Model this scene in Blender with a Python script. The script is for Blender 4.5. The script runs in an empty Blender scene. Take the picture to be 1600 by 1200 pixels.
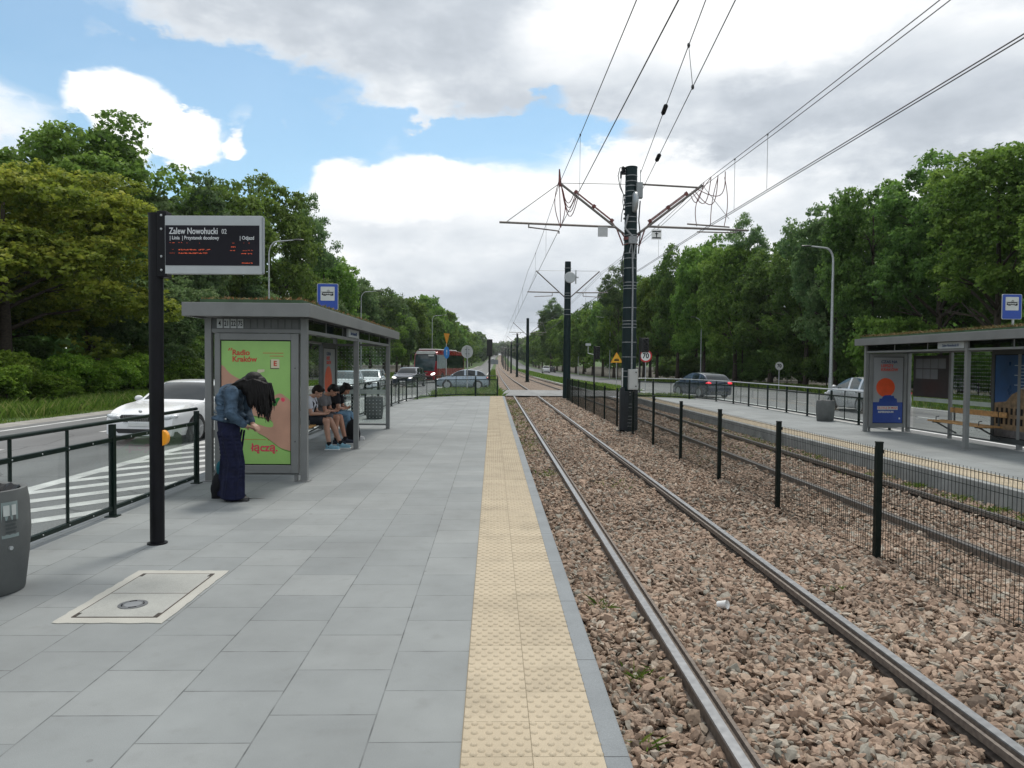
import bpy, math, random
import numpy as np
from mathutils import Matrix, Vector
R = math.radians
PI = math.pi
scene = bpy.context.scene
COL = scene.collection
rnd = random.Random(7)

# ------------------------------------------------------------ camera
CAM_H = 1.65
FPX = 1140.0
cd = bpy.data.cameras.new('camera')
cam = bpy.data.objects.new('camera', cd); COL.objects.link(cam)
cd.sensor_width = 36.0; cd.lens = FPX / 1600 * 36; cd.clip_start = 0.05; cd.clip_end = 6000
cam.matrix_world = (Matrix.Translation((0, 0, CAM_H)) @ Matrix.Rotation(R(-1.508), 4, 'Z')
                    @ Matrix.Rotation(R(90 - 1.66), 4, 'X') @ Matrix.Rotation(R(0.5), 4, 'Z'))
scene.camera = cam

# ------------------------------------------------------------ exposure
scene.view_settings.view_transform = 'Standard'
scene.view_settings.look = 'None'
scene.view_settings.exposure = 0.22
scene.view_settings.gamma = 1.0
scene.cycles.max_bounces = 6; scene.cycles.transparent_max_bounces = 24
scene.cycles.diffuse_bounces = 3; scene.cycles.glossy_bounces = 3; scene.cycles.transmission_bounces = 4
scene.cycles.caustics_reflective = False; scene.cycles.caustics_refractive = False
scene.cycles.use_denoising = True

# ------------------------------------------------------------ world: sky and clouds by direction
world = bpy.data.worlds.new('World'); scene.world = world; world.use_nodes = True
wt = world.node_tree; wt.nodes.clear()
SUN_EL, SUN_AZ = 64.0, 14.0     # azimuth clockwise from +Y: ahead and to the right, behind bright cloud

def nd(t, kind, **kw):
    n = t.nodes.new(kind)
    for k, v in kw.items(): setattr(n, k, v)
    return n
def mth(t, op, a, b=None, c=None, clamp=False):
    n = t.nodes.new('ShaderNodeMath'); n.operation = op; n.use_clamp = clamp
    for i, v in enumerate((a, b, c)):
        if v is None: continue
        if isinstance(v, (int, float)): n.inputs[i].default_value = v
        else: t.links.new(v, n.inputs[i])
    return n.outputs[0]
def ramp(t, fac, stops, interp='LINEAR'):
    n = t.nodes.new('ShaderNodeValToRGB'); n.color_ramp.interpolation = interp
    e = n.color_ramp.elements
    while len(e) < len(stops): e.new(0.5)
    for el, (p, c) in zip(e, stops):
        el.position = p
        el.color = (c[0], c[1], c[2], 1) if isinstance(c, (tuple, list)) else (c, c, c, 1)
    t.links.new(fac, n.inputs[0]); return n.outputs[0]
def mixc(t, fac, a, b, bt='MIX'):
    n = t.nodes.new('ShaderNodeMix'); n.data_type = 'RGBA'; n.blend_type = bt
    for s, v in ((n.inputs[0], fac), (n.inputs[6], a), (n.inputs[7], b)):
        if isinstance(v, (int, float)): s.default_value = v
        elif isinstance(v, (tuple, list)): s.default_value = (v[0], v[1], v[2], 1)
        else: t.links.new(v, s)
    return n.outputs[2]

def build_world():
    t = wt; L = t.links.new
    tc = nd(t, 'ShaderNodeTexCoord'); sep = nd(t, 'ShaderNodeSeparateXYZ'); L(tc.outputs['Generated'], sep.inputs[0])
    x, y, z = sep.outputs
    az0 = mth(t, 'ARCTAN2', x, y); el0 = mth(t, 'ARCSINE', z)
    mp = nd(t, 'ShaderNodeMapping'); mp.inputs['Scale'].default_value = (1, 1, 2.2); L(tc.outputs['Generated'], mp.inputs[0])
    def noise(scale, detail, rough, off=0.0):
        n = nd(t, 'ShaderNodeTexNoise'); n.inputs['Scale'].default_value = scale
        n.inputs['Detail'].default_value = detail; n.inputs['Roughness'].default_value = rough
        if off:
            m2 = nd(t, 'ShaderNodeMapping'); m2.inputs['Location'].default_value = (off, off * 1.7, off * .6)
            L(mp.outputs[0], m2.inputs[0]); L(m2.outputs[0], n.inputs['Vector'])
        else: L(mp.outputs[0], n.inputs['Vector'])
        return n.outputs[0]
    nA = noise(9, 9, .60); nB = noise(4.2, 7, .55, 3.1); nC = noise(2.1, 4, .5, 7.7); nD = noise(16, 8, .62, 11.3)
    az = mth(t, 'ADD', az0, mth(t, 'MULTIPLY', mth(t, 'SUBTRACT', nB, .5), .10))
    el = mth(t, 'ADD', el0, mth(t, 'MULTIPLY', mth(t, 'ADD', mth(t, 'SUBTRACT', nA, .5), mth(t, 'MULTIPLY', mth(t, 'SUBTRACT', nD, .5), .5)), .09))
    def blob(u, v, ru, rv, w, tilt=0.0):
        a0 = math.atan((u - 770) / 1140); e0 = math.atan((566 - v) / 1140 * math.cos(a0))
        ra = ru / 1140 * math.cos(a0) ** 2; re = rv / 1140 * math.cos(a0)
        da = mth(t, 'SUBTRACT', az, a0); de = mth(t, 'SUBTRACT', el, e0)
        if tilt: de = mth(t, 'SUBTRACT', de, mth(t, 'MULTIPLY', da, tilt))
        q = mth(t, 'ADD', mth(t, 'POWER', mth(t, 'ABSOLUTE', mth(t, 'DIVIDE', da, ra)), 2.0),
                mth(t, 'POWER', mth(t, 'ABSOLUTE', mth(t, 'DIVIDE', de, re)), 2.0))
        return mth(t, 'MULTIPLY', mth(t, 'SUBTRACT', 1.0, q, clamp=True), w)
    def total(lst):
        s = None
        for b in lst:
            o = blob(*b); s = o if s is None else mth(t, 'ADD', s, o)
        return s
    cloud = total([(560, -60, 560, 215, 1.5, -.12), (1250, 60, 520, 260, 1.6), (1050, 480, 640, 250, 2.0), (700, 470, 330, 225, 1.3),
                   (205, 190, 85, 75, 1.7), (290, 225, 62, 52, 1.5), (365, 232, 22, 30, 1.3), (130, 165, 40, 36, .8), (545, 300, 60, 62, 1.3), (650, 310, 110, 72, 1.0), (640, 165, 75, 42, .7), (400, 185, 75, 22, .62),
                   (60, 80, 34, 13, .5), (0, 170, 120, 60, .38), (770, 110, 120, 50, .8), (900, 175, 80, 30, .45), (0, 300, 330, 120, .5), (1500, 300, 420, 190, 1.3), (1600, 60, 300, 330, .9)])
    hole = total([(860, 165, 48, 45, .9), (350, 130, 230, 60, .7), (410, 235, 45, 60, .9), (850, 205, 200, 26, .8), (60, 110, 90, 60, .5), (1250, 285, 60, 26, .5), (470, 225, 130, 50, .5), (60, 30, 110, 60, .6), (700, 225, 90, 30, .4)])
    # away from the part of the sky in front, a generic broken cover
    front = mth(t, 'MULTIPLY', mth(t, 'SUBTRACT', y, .25), 2.2, clamp=True)
    base = mth(t, 'MULTIPLY', mth(t, 'SUBTRACT', 1.0, front), .42)
    hi = mth(t, 'MULTIPLY', mth(t, 'SUBTRACT', el0, .52), 5.0, clamp=True)
    D = mth(t, 'ADD', cloud, mth(t, 'MAXIMUM', base, hi))
    D = mth(t, 'SUBTRACT', D, hole)
    D = mth(t, 'ADD', D, mth(t, 'MULTIPLY', mth(t, 'SUBTRACT', nA, .5), 1.5))
    D = mth(t, 'ADD', D, mth(t, 'MULTIPLY', mth(t, 'SUBTRACT', nD, .5), .5))
    mask = ramp(t, D, [(.0, .06), (.18, .22), (.36, .62), (.54, .90), (.72, 1.0)], 'LINEAR')
    dark = total([(560, 10, 480, 160, .95, -.12), (1080, 150, 380, 110, .72, .1), (1420, 170, 400, 120, .85), (850, 420, 330, 95, .62), (740, 470, 280, 70, .4), (1180, 340, 260, 60, .5), (1000, 480, 400, 60, .4)])
    lightb = total([(1180, 50, 210, 80, 1.0), (900, 60, 130, 80, .7), (600, 300, 160, 60, .8), (215, 190, 120, 100, 1.0), (900, 260, 250, 50, .9), (320, 240, 60, 60, .9)])
    s = mth(t, 'ADD', mth(t, 'MULTIPLY', mth(t, 'SUBTRACT', nB, .5), 2.1), mth(t, 'MULTIPLY', mth(t, 'SUBTRACT', nC, .5), 1.0))
    s = mth(t, 'ADD', s, .26); s = mth(t, 'ADD', s, dark); s = mth(t, 'SUBTRACT', s, lightb)
    s = mth(t, 'ADD', s, mth(t, 'MULTIPLY', mth(t, 'SUBTRACT', nA, .5), 1.3)); s = mth(t, 'ADD', s, mth(t, 'MULTIPLY', mth(t, 'SUBTRACT', nD, .5), .5))
    s = mth(t, 'ADD', mth(t, 'MULTIPLY', s, .60), .07)
    ccol = ramp(t, s, [(.0, (.97, .98, .98)), (.22, (.88, .90, .92)), (.45, (.70, .74, .78)), (.70, (.54, .585, .64)), (1.0, (.42, .465, .52))])
    sky = nd(t, 'ShaderNodeTexSky', sky_type='NISHITA'); sky.sun_disc = False
    sky.sun_elevation = R(SUN_EL); sky.sun_rotation = R(SUN_AZ); sky.air_density = 1.0; sky.dust_density = .8; sky.ozone_density = 2.2
    b1 = nd(t, 'ShaderNodeBackground'); L(mixc(t, 1.0, sky.outputs[0], (.80, .93, .86), 'MULTIPLY'), b1.inputs[0]); b1.inputs[1].default_value = 0.15
    b2 = nd(t, 'ShaderNodeBackground'); L(ccol, b2.inputs[0]); b2.inputs[1].default_value = 1.0
    mx = nd(t, 'ShaderNodeMixShader'); L(mask, mx.inputs[0]); L(b1.outputs[0], mx.inputs[1]); L(b2.outputs[0], mx.inputs[2])
    out = nd(t, 'ShaderNodeOutputWorld'); L(mx.outputs[0], out.inputs[0])
build_world()
world.cycles.sampling_method = 'MANUAL'; world.cycles.sample_map_resolution = 512

# ------------------------------------------------------------ sun (thin cloud in front of it: large soft disc)
sl = bpy.data.lights.new('sun', 'SUN'); sl.energy = 2.0; sl.angle = R(10); sl.color = (1.0, .95, .87)
sun = bpy.data.objects.new('sun', sl); COL.objects.link(sun)
_a = R(SUN_AZ); _e = R(SUN_EL)
sdir = Vector((math.sin(_a) * math.cos(_e), math.cos(_a) * math.cos(_e), math.sin(_e)))
sun.rotation_euler = sdir.to_track_quat('Z', 'Y').to_euler(); sun.location = (0, 20, 40)

# ------------------------------------------------------------ helpers
def link(name, data, parent=None, loc=(0, 0, 0), rot=(0, 0, 0)):
    o = bpy.data.objects.new(name, data); COL.objects.link(o)
    o.location = loc; o.rotation_euler = rot
    if parent is not None: o.parent = parent
    return o
def tag(o, label=None, cat=None, group=None, kind=None):
    if label: o['label'] = label
    if cat: o['category'] = cat
    if group: o['group'] = group
    if kind: o['kind'] = kind
    return o
def thing(name, label, cat, loc=(0, 0, 0), rz=0.0, group=None):
    o = link(name, None, None, loc, (0, 0, rz)); o.empty_display_size = .2
    return tag(o, label, cat, group)
def copy_tree(o, parent=None):
    c = o.copy(); COL.objects.link(c)
    if parent is not None: c.parent = parent
    for ch in list(o.children): copy_tree(ch, c)
    return c

class MB:
    def __init__(s): s.v = []; s.f = []; s.mi = []; s.m = 0
    def add(s, vs, fs):
        o = len(s.v); s.v += [tuple(p) for p in vs]
        for f in fs: s.f.append(tuple(i + o for i in f)); s.mi.append(s.m)
        return s
    def box(s, x0, x1, y0, y1, z0, z1):
        vs = [(x, y, z) for x in (x0, x1) for y in (y0, y1) for z in (z0, z1)]
        return s.add(vs, [(0, 1, 3, 2), (4, 6, 7, 5), (0, 4, 5, 1), (2, 3, 7, 6), (0, 2, 6, 4), (1, 5, 7, 3)])
    def cyl(s, p0, p1, r0, r1=None, n=12, caps=True):
        r1 = r0 if r1 is None else r1
        p0 = Vector(p0); p1 = Vector(p1); d = (p1 - p0)
        if d.length < 1e-6: return s
        d.normalize(); a = d.orthogonal().normalized(); b = d.cross(a)
        vs = []
        for p, r in ((p0, r0), (p1, r1)):
            for i in range(n):
                t = 2 * PI * i / n; vs.append(p + a * (math.cos(t) * r) + b * (math.sin(t) * r))
        fs = [(i, (i + 1) % n, n + (i + 1) % n, n + i) for i in range(n)]
        if caps: fs += [tuple(reversed(range(n))), tuple(range(n, 2 * n))]
        return s.add(vs, fs)
    def bar(s, p0, p1, w, h=None):      # box section bar
        h = w if h is None else h
        p0 = Vector(p0); p1 = Vector(p1); d = (p1 - p0).normalized()
        up = Vector((0, 0, 1)) if abs(d.z) < .95 else Vector((0, 1, 0))
        a = d.cross(up).normalized(); b = a.cross(d).normalized()
        vs = []
        for p in (p0, p1):
            for sa, sb in ((-1, -1), (1, -1), (1, 1), (-1, 1)): vs.append(p + a * (sa * w / 2) + b * (sb * h / 2))
        return s.add(vs, [(0, 1, 5, 4), (1, 2, 6, 5), (2, 3, 7, 6), (3, 0, 4, 7), (3, 2, 1, 0), (4, 5, 6, 7)])
    def tube(s, pts, r, n=8):
        pts = [Vector(p) for p in pts]; m = len(pts)
        rs = r if isinstance(r, (list, tuple)) else [r] * m
        ref = None; vs = []
        for i, p in enumerate(pts):
            d = (pts[min(i + 1, m - 1)] - pts[max(i - 1, 0)]).normalized()
            if ref is None: ref = d.orthogonal().normalized()
            a = (ref - d * ref.dot(d)).normalized(); ref = a; b = d.cross(a)
            for k in range(n):
                t = 2 * PI * k / n; vs.append(p + (a * math.cos(t) + b * math.sin(t)) * rs[i])
        fs = [(i * n + k, i * n + (k + 1) % n, (i + 1) * n + (k + 1) % n, (i + 1) * n + k) for i in range(m - 1) for k in range(n)]
        fs += [tuple(reversed(range(n))), tuple(range((m - 1) * n, m * n))]
        return s.add(vs, fs)
    def lathe(s, prof, c=(0, 0, 0), n=24, axis='Z'):
        vs = []; m = len(prof)
        for r, z in prof:
            for k in range(n):
                t = 2 * PI * k / n; x, y = r * math.cos(t), r * math.sin(t)
                if axis == 'Z': vs.append((c[0] + x, c[1] + y, c[2] + z))
                elif axis == 'X': vs.append((c[0] + z, c[1] + x, c[2] + y))
                else: vs.append((c[0] + x, c[1] + z, c[2] + y))
        fs = [(i * n + k, i * n + (k + 1) % n, (i + 1) * n + (k + 1) % n, (i + 1) * n + k) for i in range(m - 1) for k in range(n)]
        fs += [tuple(reversed(range(n))), tuple(range((m - 1) * n, m * n))]
        return s.add(vs, fs)
    def ell(s, c, r, nu=14, nv=8, rot=None):
        vs = []; 
        for j in range(nv + 1):
            ph = -PI / 2 + PI * j / nv
            for i in range(nu):
                t = 2 * PI * i / nu
                p = Vector((r[0] * math.cos(ph) * math.cos(t), r[1] * math.cos(ph) * math.sin(t), r[2] * math.sin(ph)))
                if rot is not None: p = rot @ p
                vs.append(p + Vector(c))
        fs = [(j * nu + i, j * nu + (i + 1) % nu, (j + 1) * nu + (i + 1) % nu, (j + 1) * nu + i) for j in range(nv) for i in range(nu)]
        return s.add(vs, fs)
    def prism(s, pts, o, u, w, d):       # outline pts (a,b) -> o + a*u + b*w, thickness vector d
        o = Vector(o); u = Vector(u); w = Vector(w); d = Vector(d); n = len(pts)
        base = [o + u * a + w * b for a, b in pts]
        return s.add(base + [p + d for p in base], [tuple(range(n))] + [tuple(reversed(range(n, 2 * n)))] +
                     [(i, n + i, n + (i + 1) % n, (i + 1) % n) for i in range(n)])
    def build(s, name, mats, parent=None, loc=(0, 0, 0), rot=(0, 0, 0), smooth=None, bevel=0, kind=None):
        me = bpy.data.meshes.new(name); me.from_pydata(s.v, [], s.f)
        if not isinstance(mats, (list, tuple)): mats = [mats]
        for m in mats: me.materials.append(m)
        if len(mats) > 1: me.polygons.foreach_set('material_index', s.mi)
        me.validate(); me.update()
        if smooth is not None:
            me.shade_smooth()
            if smooth < 179: me.set_sharp_from_angle(angle=R(smooth))
        o = link(name, me, parent, loc, rot)
        if bevel:
            b = o.modifiers.new('bevel', 'BEVEL'); b.width = bevel; b.segments = 2; b.limit_method = 'ANGLE'
        if kind: o['kind'] = kind
        return o

def np_mesh(name, V, F, mats, attr=None, smooth=False):
    """V (N,3); F (M,k) int; attr dict name->(N,) floats on points"""
    me = bpy.data.meshes.new(name); N = len(V); M, k = F.shape
    me.vertices.add(N); me.vertices.foreach_set('co', np.ascontiguousarray(V, np.float32).ravel())
    me.loops.add(M * k); me.loops.foreach_set('vertex_index', np.ascontiguousarray(F, np.int32).ravel())
    me.polygons.add(M); me.polygons.foreach_set('loop_start', np.arange(0, M * k, k, dtype=np.int32))
    me.polygons.foreach_set('use_smooth', np.full(M, smooth, dtype=bool))
    for m in (mats if isinstance(mats, (list, tuple)) else [mats]): me.materials.append(m)
    me.update(calc_edges=True)
    for an, arr in (attr or {}).items():
        a = me.attributes.new(an, 'FLOAT', 'POINT'); a.data.foreach_set('value', np.ascontiguousarray(arr, np.float32))
    return me

# ------------------------------------------------------------ materials
MATS = {}
def newmat(name):
    m = bpy.data.materials.new(name); m.use_nodes = True; t = m.node_tree
    b = t.nodes['Principled BSDF']; return m, t, b
def mat(name, col, rough=.5, metal=0.0, var=.12, scale=6.0, bump=0.0, bscale=60.0, coat=0.0, spec=.5):
    """plain procedural material: colour broken up by two noises, uneven gloss, optional fine bump"""
    if name in MATS: return MATS[name]
    m, t, b = newmat(name); L = t.links.new
    tc = nd(t, 'ShaderNodeTexCoord')
    n1 = nd(t, 'ShaderNodeTexNoise'); n1.inputs['Scale'].default_value = scale; n1.inputs['Detail'].default_value = 5
    L(tc.outputs['Object'], n1.inputs[0])
    lo = tuple(c * (1 - var) for c in col); hi = tuple(min(1, c * (1 + var)) for c in col)
    L(ramp(t, n1.outputs[0], [(.3, lo), (.7, hi)]), b.inputs['Base Color'])
    L(mth(t, 'ADD', mth(t, 'MULTIPLY', n1.outputs[0], .2), rough - .1), b.inputs['Roughness'])
    b.inputs['Metallic'].default_value = metal
    b.inputs['Specular IOR Level'].default_value = spec
    if coat: b.inputs['Coat Weight'].default_value = coat; b.inputs['Coat Roughness'].default_value = .05
    if bump:
        n2 = nd(t, 'ShaderNodeTexNoise'); n2.inputs['Scale'].default_value = bscale; n2.inputs['Detail'].default_value = 3
        L(tc.outputs['Object'], n2.inputs[0])
        bp = nd(t, 'ShaderNodeBump'); bp.inputs['Strength'].default_value = bump; bp.inputs['Distance'].default_value = .01
        L(n2.outputs[0], bp.inputs['Height']); L(bp.outputs[0], b.inputs['Normal'])
    MATS[name] = m; return m
def emit(name, col, st):
    if name in MATS: return MATS[name]
    m, t, b = newmat(name); b.inputs['Base Color'].default_value = (col[0], col[1], col[2], 1)
    b.inputs['Emission Color'].default_value = (col[0], col[1], col[2], 1); b.inputs['Emission Strength'].default_value = st
    MATS[name] = m; return m
def glass(name, tint=(.8, .85, .85), refl=.12, dots=0.0, opac=0.0, opcol=(.6, .65, .65)):
    if name in MATS: return MATS[name]
    m, t, b = newmat(name); L = t.links.new; t.nodes.remove(b)
    tr = nd(t, 'ShaderNodeBsdfTransparent'); tr.inputs[0].default_value = (*tint, 1)
    gl = nd(t, 'ShaderNodeBsdfGlossy'); gl.inputs['Roughness'].default_value = .02
    fr = nd(t, 'ShaderNodeLayerWeight'); fr.inputs[0].default_value = .5
    fac = mth(t, 'ADD', mth(t, 'MULTIPLY', mth(t, 'POWER', fr.outputs['Facing'], 4.0), .55), refl, clamp=True)
    mx = nd(t, 'ShaderNodeMixShader'); L(fac, mx.inputs[0]); L(tr.outputs[0], mx.inputs[1]); L(gl.outputs[0], mx.inputs[2])
    cur = mx.outputs[0]
    tc = nd(t, 'ShaderNodeTexCoord')
    if opac:
        n = nd(t, 'ShaderNodeTexNoise'); n.inputs['Scale'].default_value = 3; L(tc.outputs['Object'], n.inputs[0])
        df = nd(t, 'ShaderNodeBsdfDiffuse'); df.inputs[0].default_value = (*opcol, 1)
        m2 = nd(t, 'ShaderNodeMixShader'); L(mth(t, 'MULTIPLY', n.outputs[0], opac * 2, clamp=True), m2.inputs[0]); L(cur, m2.inputs[1]); L(df.outputs[0], m2.inputs[2]); cur = m2.outputs[0]
    if dots:
        sp = nd(t, 'ShaderNodeSeparateXYZ'); L(tc.outputs['Object'], sp.inputs[0])
        h = mth(t, 'ADD', sp.outputs[0], sp.outputs[1])
        def cell(o): return mth(t, 'SUBTRACT', mth(t, 'FRACT', mth(t, 'DIVIDE', mth(t, 'ADD', o, 50.0), dots)), .5)
        dd = mth(t, 'ADD', mth(t, 'POWER', mth(t, 'ABSOLUTE', cell(h)), 2.0), mth(t, 'POWER', mth(t, 'ABSOLUTE', cell(sp.outputs[2])), 2.0))
        k = mth(t, 'MULTIPLY', mth(t, 'LESS_THAN', dd, .012), .75)
        df = nd(t, 'ShaderNodeBsdfDiffuse'); df.inputs[0].default_value = (.62, .66, .64, 1)
        m2 = nd(t, 'ShaderNodeMixShader'); L(k, m2.inputs[0]); L(cur, m2.inputs[1]); L(df.outputs[0], m2.inputs[2]); cur = m2.outputs[0]
    L(cur, t.nodes['Material Output'].inputs[0]); MATS[name] = m; return m

m_dkgreen = mat('dark_green_paint', (.006, .015, .012), .42, var=.25, scale=9, spec=.22)
m_pole = mat('pole_paint', (.007, .018, .020), .5, var=.25, scale=4, spec=.2)
m_black = mat('black_paint', (.005, .005, .007), .45, var=.3, spec=.2)
m_rubber = mat('black_rubber', (.02, .02, .021), .8, var=.3)
m_steelgrey = mat('grey_powder_coat', (.185, .190, .188), .42, var=.1, scale=3, spec=.35)
m_steeldk = mat('dark_grey_coat', (.055, .06, .06), .45, var=.15)
m_galv = mat('galvanised_steel', (.42, .44, .45), .45, metal=.35, var=.2, scale=14)
m_alu = mat('aluminium', (.38, .40, .41), .36, metal=.3, var=.08)
m_band = mat('weathered_band', (.24, .25, .26), .5, metal=.3, var=.3, scale=30)
m_arm = mat('weathered_steel', (.17, .155, .145), .5, metal=.3, var=.25, scale=10)
m_white = mat('white_paint', (.72, .73, .72), .45, var=.06)
m_offwhite = mat('off_white', (.55, .57, .56), .5, var=.08)
m_red = mat('red_paint', (.55, .03, .03), .4)
m_blue = mat('sign_blue', (.012, .06, .36), .38, var=.06)
m_yellow = mat('sign_yellow', (.78, .42, .02), .4, var=.06)
m_orange = mat('orange_plastic', (.85, .33, .01), .35, var=.08)
m_redcable = mat('red_cable', (.15, .045, .04), .55, var=.3)
m_wire = mat('copper_wire', (.05, .05, .05), .5, metal=.4)
m_wood = mat('bench_wood', (.42, .23, .085), .55, var=.3, scale=18)
m_glass = glass('clear_glass', (.93, .95, .94), .02)
m_glass_rail = glass('railing_glass', (.93, .95, .945), .015, opac=.045)
m_glass_dots = glass('dotted_glass', (.90, .93, .92), .02, dots=.085)
m_frost = mat('frosted_band', (.42, .48, .44), .6, var=.1)

# ------------------------------------------------------------ terrain profile (the track dips, then climbs far away)
_zy = [0, 46, 92, 140, 330, 450, 600, 900, 1500, 6000]; _zz = [0, 0, -.30, -.52, -.52, .4, 3.2, 8.6, 18, 40]
_xy = [0, 100, 330, 500, 900, 1500, 6000]; _xx = [0, 0, .5, 1.6, 5, 12, 60]
def zf(y): return float(np.interp(y, _zy, _zz))
def xf(y): return float(np.interp(y, _xy, _xx))
def W3(x, y, z): return (x + xf(y), y, z + zf(y))
YS = [-40, -20, -5, 0, 3, 6, 9, 12, 15, 18, 21, 24, 27, 30, 33, 36, 39, 41.5, 43.5, 46, 50, 55, 57, 60, 65, 70, 75, 80, 85, 90, 95, 100, 110, 120, 130, 140, 160, 180, 200, 230, 260, 300, 330, 370, 410, 450, 500, 550, 600, 700, 800, 900, 1100, 1500, 2500, 5000]
def strip(name, fl, fr, z, m, y0=-40, y1=5000, nx=2, kind='structure', thick=0):
    """sheet between two lateral limits (functions of y) following the terrain"""
    ys = sorted(set([y for y in YS if y0 < y < y1] + [y0, y1])); vs = []; fs = []
    for y in ys:
        a = fl(y) if callable(fl) else fl; b = fr(y) if callable(fr) else fr
        for i in range(nx + 1): vs.append(W3(a + (b - a) * i / nx, y, z(y) if callable(z) else z))
    for j in range(len(ys) - 1):
        for i in range(nx):
            p = j * (nx + 1) + i; fs.append((p, p + 1, p + nx + 2, p + nx + 1))
    mb = MB(); mb.add(vs, fs); return mb.build(name, m, kind=kind)
Z_ROAD, Z_BAL, Z_HEAD, Z_R = -.32, -.43, -.34, -.12
# ------------------------------------------------------------ surface materials of the setting
def paving_mat():
    m, t, b = newmat('paving'); L = t.links.new
    tc = nd(t, 'ShaderNodeTexCoord'); sp = nd(t, 'ShaderNodeSeparateXYZ'); L(tc.outputs['Object'], sp.inputs[0])
    cb = nd(t, 'ShaderNodeCombineXYZ'); L(mth(t, 'ADD', sp.outputs[1], 100.12), cb.inputs[0]); L(mth(t, 'ADD', sp.outputs[0], 100.53), cb.inputs[1])
    bk = nd(t, 'ShaderNodeTexBrick'); bk.offset = .5; bk.inputs['Scale'].default_value = 1
    bk.inputs['Brick Width'].default_value = .5; bk.inputs['Row Height'].default_value = .5
    bk.inputs['Mortar Size'].default_value = .004; bk.inputs['Mortar Smooth'].default_value = .1
    bk.inputs['Color1'].default_value = (0, 0, 0, 1); bk.inputs['Color2'].default_value = (1, 1, 1, 1); bk.inputs['Mortar'].default_value = (.5, .5, .5, 1)
    L(cb.outputs[0], bk.inputs['Vector'])
    base = ramp(t, bk.outputs['Color'], [(0, (.196, .212, .214)), (.5, (.212, .228, .229)), (1, (.232, .247, .246))])
    n = nd(t, 'ShaderNodeTexNoise'); n.inputs['Scale'].default_value = 1.1; n.inputs['Detail'].default_value = 8; n.inputs['Roughness'].default_value = .65; L(tc.outputs['Object'], n.inputs[0])
    base = mixc(t, 1.0, base, ramp(t, n.outputs[0], [(.3, .84), (.55, 1.0), (.75, 1.10)]), 'MULTIPLY')
    n2 = nd(t, 'ShaderNodeTexNoise'); n2.inputs['Scale'].default_value = 260; n2.inputs['Detail'].default_value = 2; L(tc.outputs['Object'], n2.inputs[0])
    base = mixc(t, 1.0, base, ramp(t, n2.outputs[0], [(.25, .86), (.75, 1.14)]), 'MULTIPLY')
    n3 = nd(t, 'ShaderNodeTexNoise'); n3.inputs['Scale'].default_value = 7; n3.inputs['Detail'].default_value = 6; L(tc.outputs['Object'], n3.inputs[0])
    base = mixc(t, ramp(t, n3.outputs[0], [(.58, 0.0), (.74, .30)]), base, (.15, .155, .15))
    # stained joints: uneven darkness, broken by noise
    jn = ramp(t, n3.outputs[0], [(.35, .35), (.65, 1.0)])
    base = mixc(t, mth(t, 'MULTIPLY', bk.outputs['Fac'], jn), base, (.07, .076, .076))
    # trodden-in spots and scuffs
    v2 = nd(t, 'ShaderNodeTexVoronoi'); v2.inputs['Scale'].default_value = 2.6; L(tc.outputs['Object'], v2.inputs['Vector'])
    sc_ = nd(t, 'ShaderNodeSeparateColor'); L(v2.outputs['Color'], sc_.inputs[0])
    sp2 = mth(t, 'MULTIPLY', mth(t, 'LESS_THAN', v2.outputs['Distance'], mth(t, 'MULTIPLY', sc_.outputs[0], .055)), mth(t, 'GREATER_THAN', sc_.outputs[1], .45))
    base = mixc(t, mth(t, 'MULTIPLY', sp2, .55), base, (.10, .10, .10))
    n5 = nd(t, 'ShaderNodeTexNoise'); n5.inputs['Scale'].default_value = .35; n5.inputs['Detail'].default_value = 5; n5.inputs['Roughness'].default_value = .6; L(tc.outputs['Object'], n5.inputs[0])
    base = mixc(t, 1.0, base, ramp(t, n5.outputs[0], [(.35, .88), (.65, 1.09)]), 'MULTIPLY')
    L(base, b.inputs['Base Color']); b.inputs['Roughness'].default_value = .78
    bp = nd(t, 'ShaderNodeBump'); bp.inputs['Strength'].default_value = .25; bp.inputs['Distance'].default_value = .004
    L(mth(t, 'SUBTRACT', mth(t, 'MULTIPLY', n2.outputs[0], .4), bk.outputs['Fac']), bp.inputs['Height']); L(bp.outputs[0], b.inputs['Normal'])
    return m
def concrete_mat(name, col, joint=0.0, var=.14):
    m, t, b = newmat(name); L = t.links.new
    tc = nd(t, 'ShaderNodeTexCoord')
    n = nd(t, 'ShaderNodeTexNoise'); n.inputs['Scale'].default_value = 2.2; n.inputs['Detail'].default_value = 9; n.inputs['Roughness'].default_value = .65; L(tc.outputs['Object'], n.inputs[0])
    c = ramp(t, n.outputs[0], [(.3, tuple(k * (1 - var) for k in col)), (.7, tuple(k * (1 + var) for k in col))])
    n2 = nd(t, 'ShaderNodeTexNoise'); n2.inputs['Scale'].default_value = 180; L(tc.outputs['Object'], n2.inputs[0])
    c = mixc(t, 1.0, c, ramp(t, n2.outputs[0], [(.25, .85), (.75, 1.15)]), 'MULTIPLY')
    if joint:
        sp = nd(t, 'ShaderNodeSeparateXYZ'); L(tc.outputs['Object'], sp.inputs[0])
        f = mth(t, 'FRACT', mth(t, 'DIVIDE', mth(t, 'ADD', sp.outputs[1], 100.0), joint))
        c = mixc(t, mth(t, 'LESS_THAN', f, .006 / joint), c, tuple(k * .25 for k in col))
    L(c, b.inputs['Base Color']); b.inputs['Roughness'].default_value = .85
    bp = nd(t, 'ShaderNodeBump'); bp.inputs['Strength'].default_value = .2; bp.inputs['Distance'].default_value = .004
    L(n2.outputs[0], bp.inputs['Height']); L(bp.outputs[0], b.inputs['Normal']); return m
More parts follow.
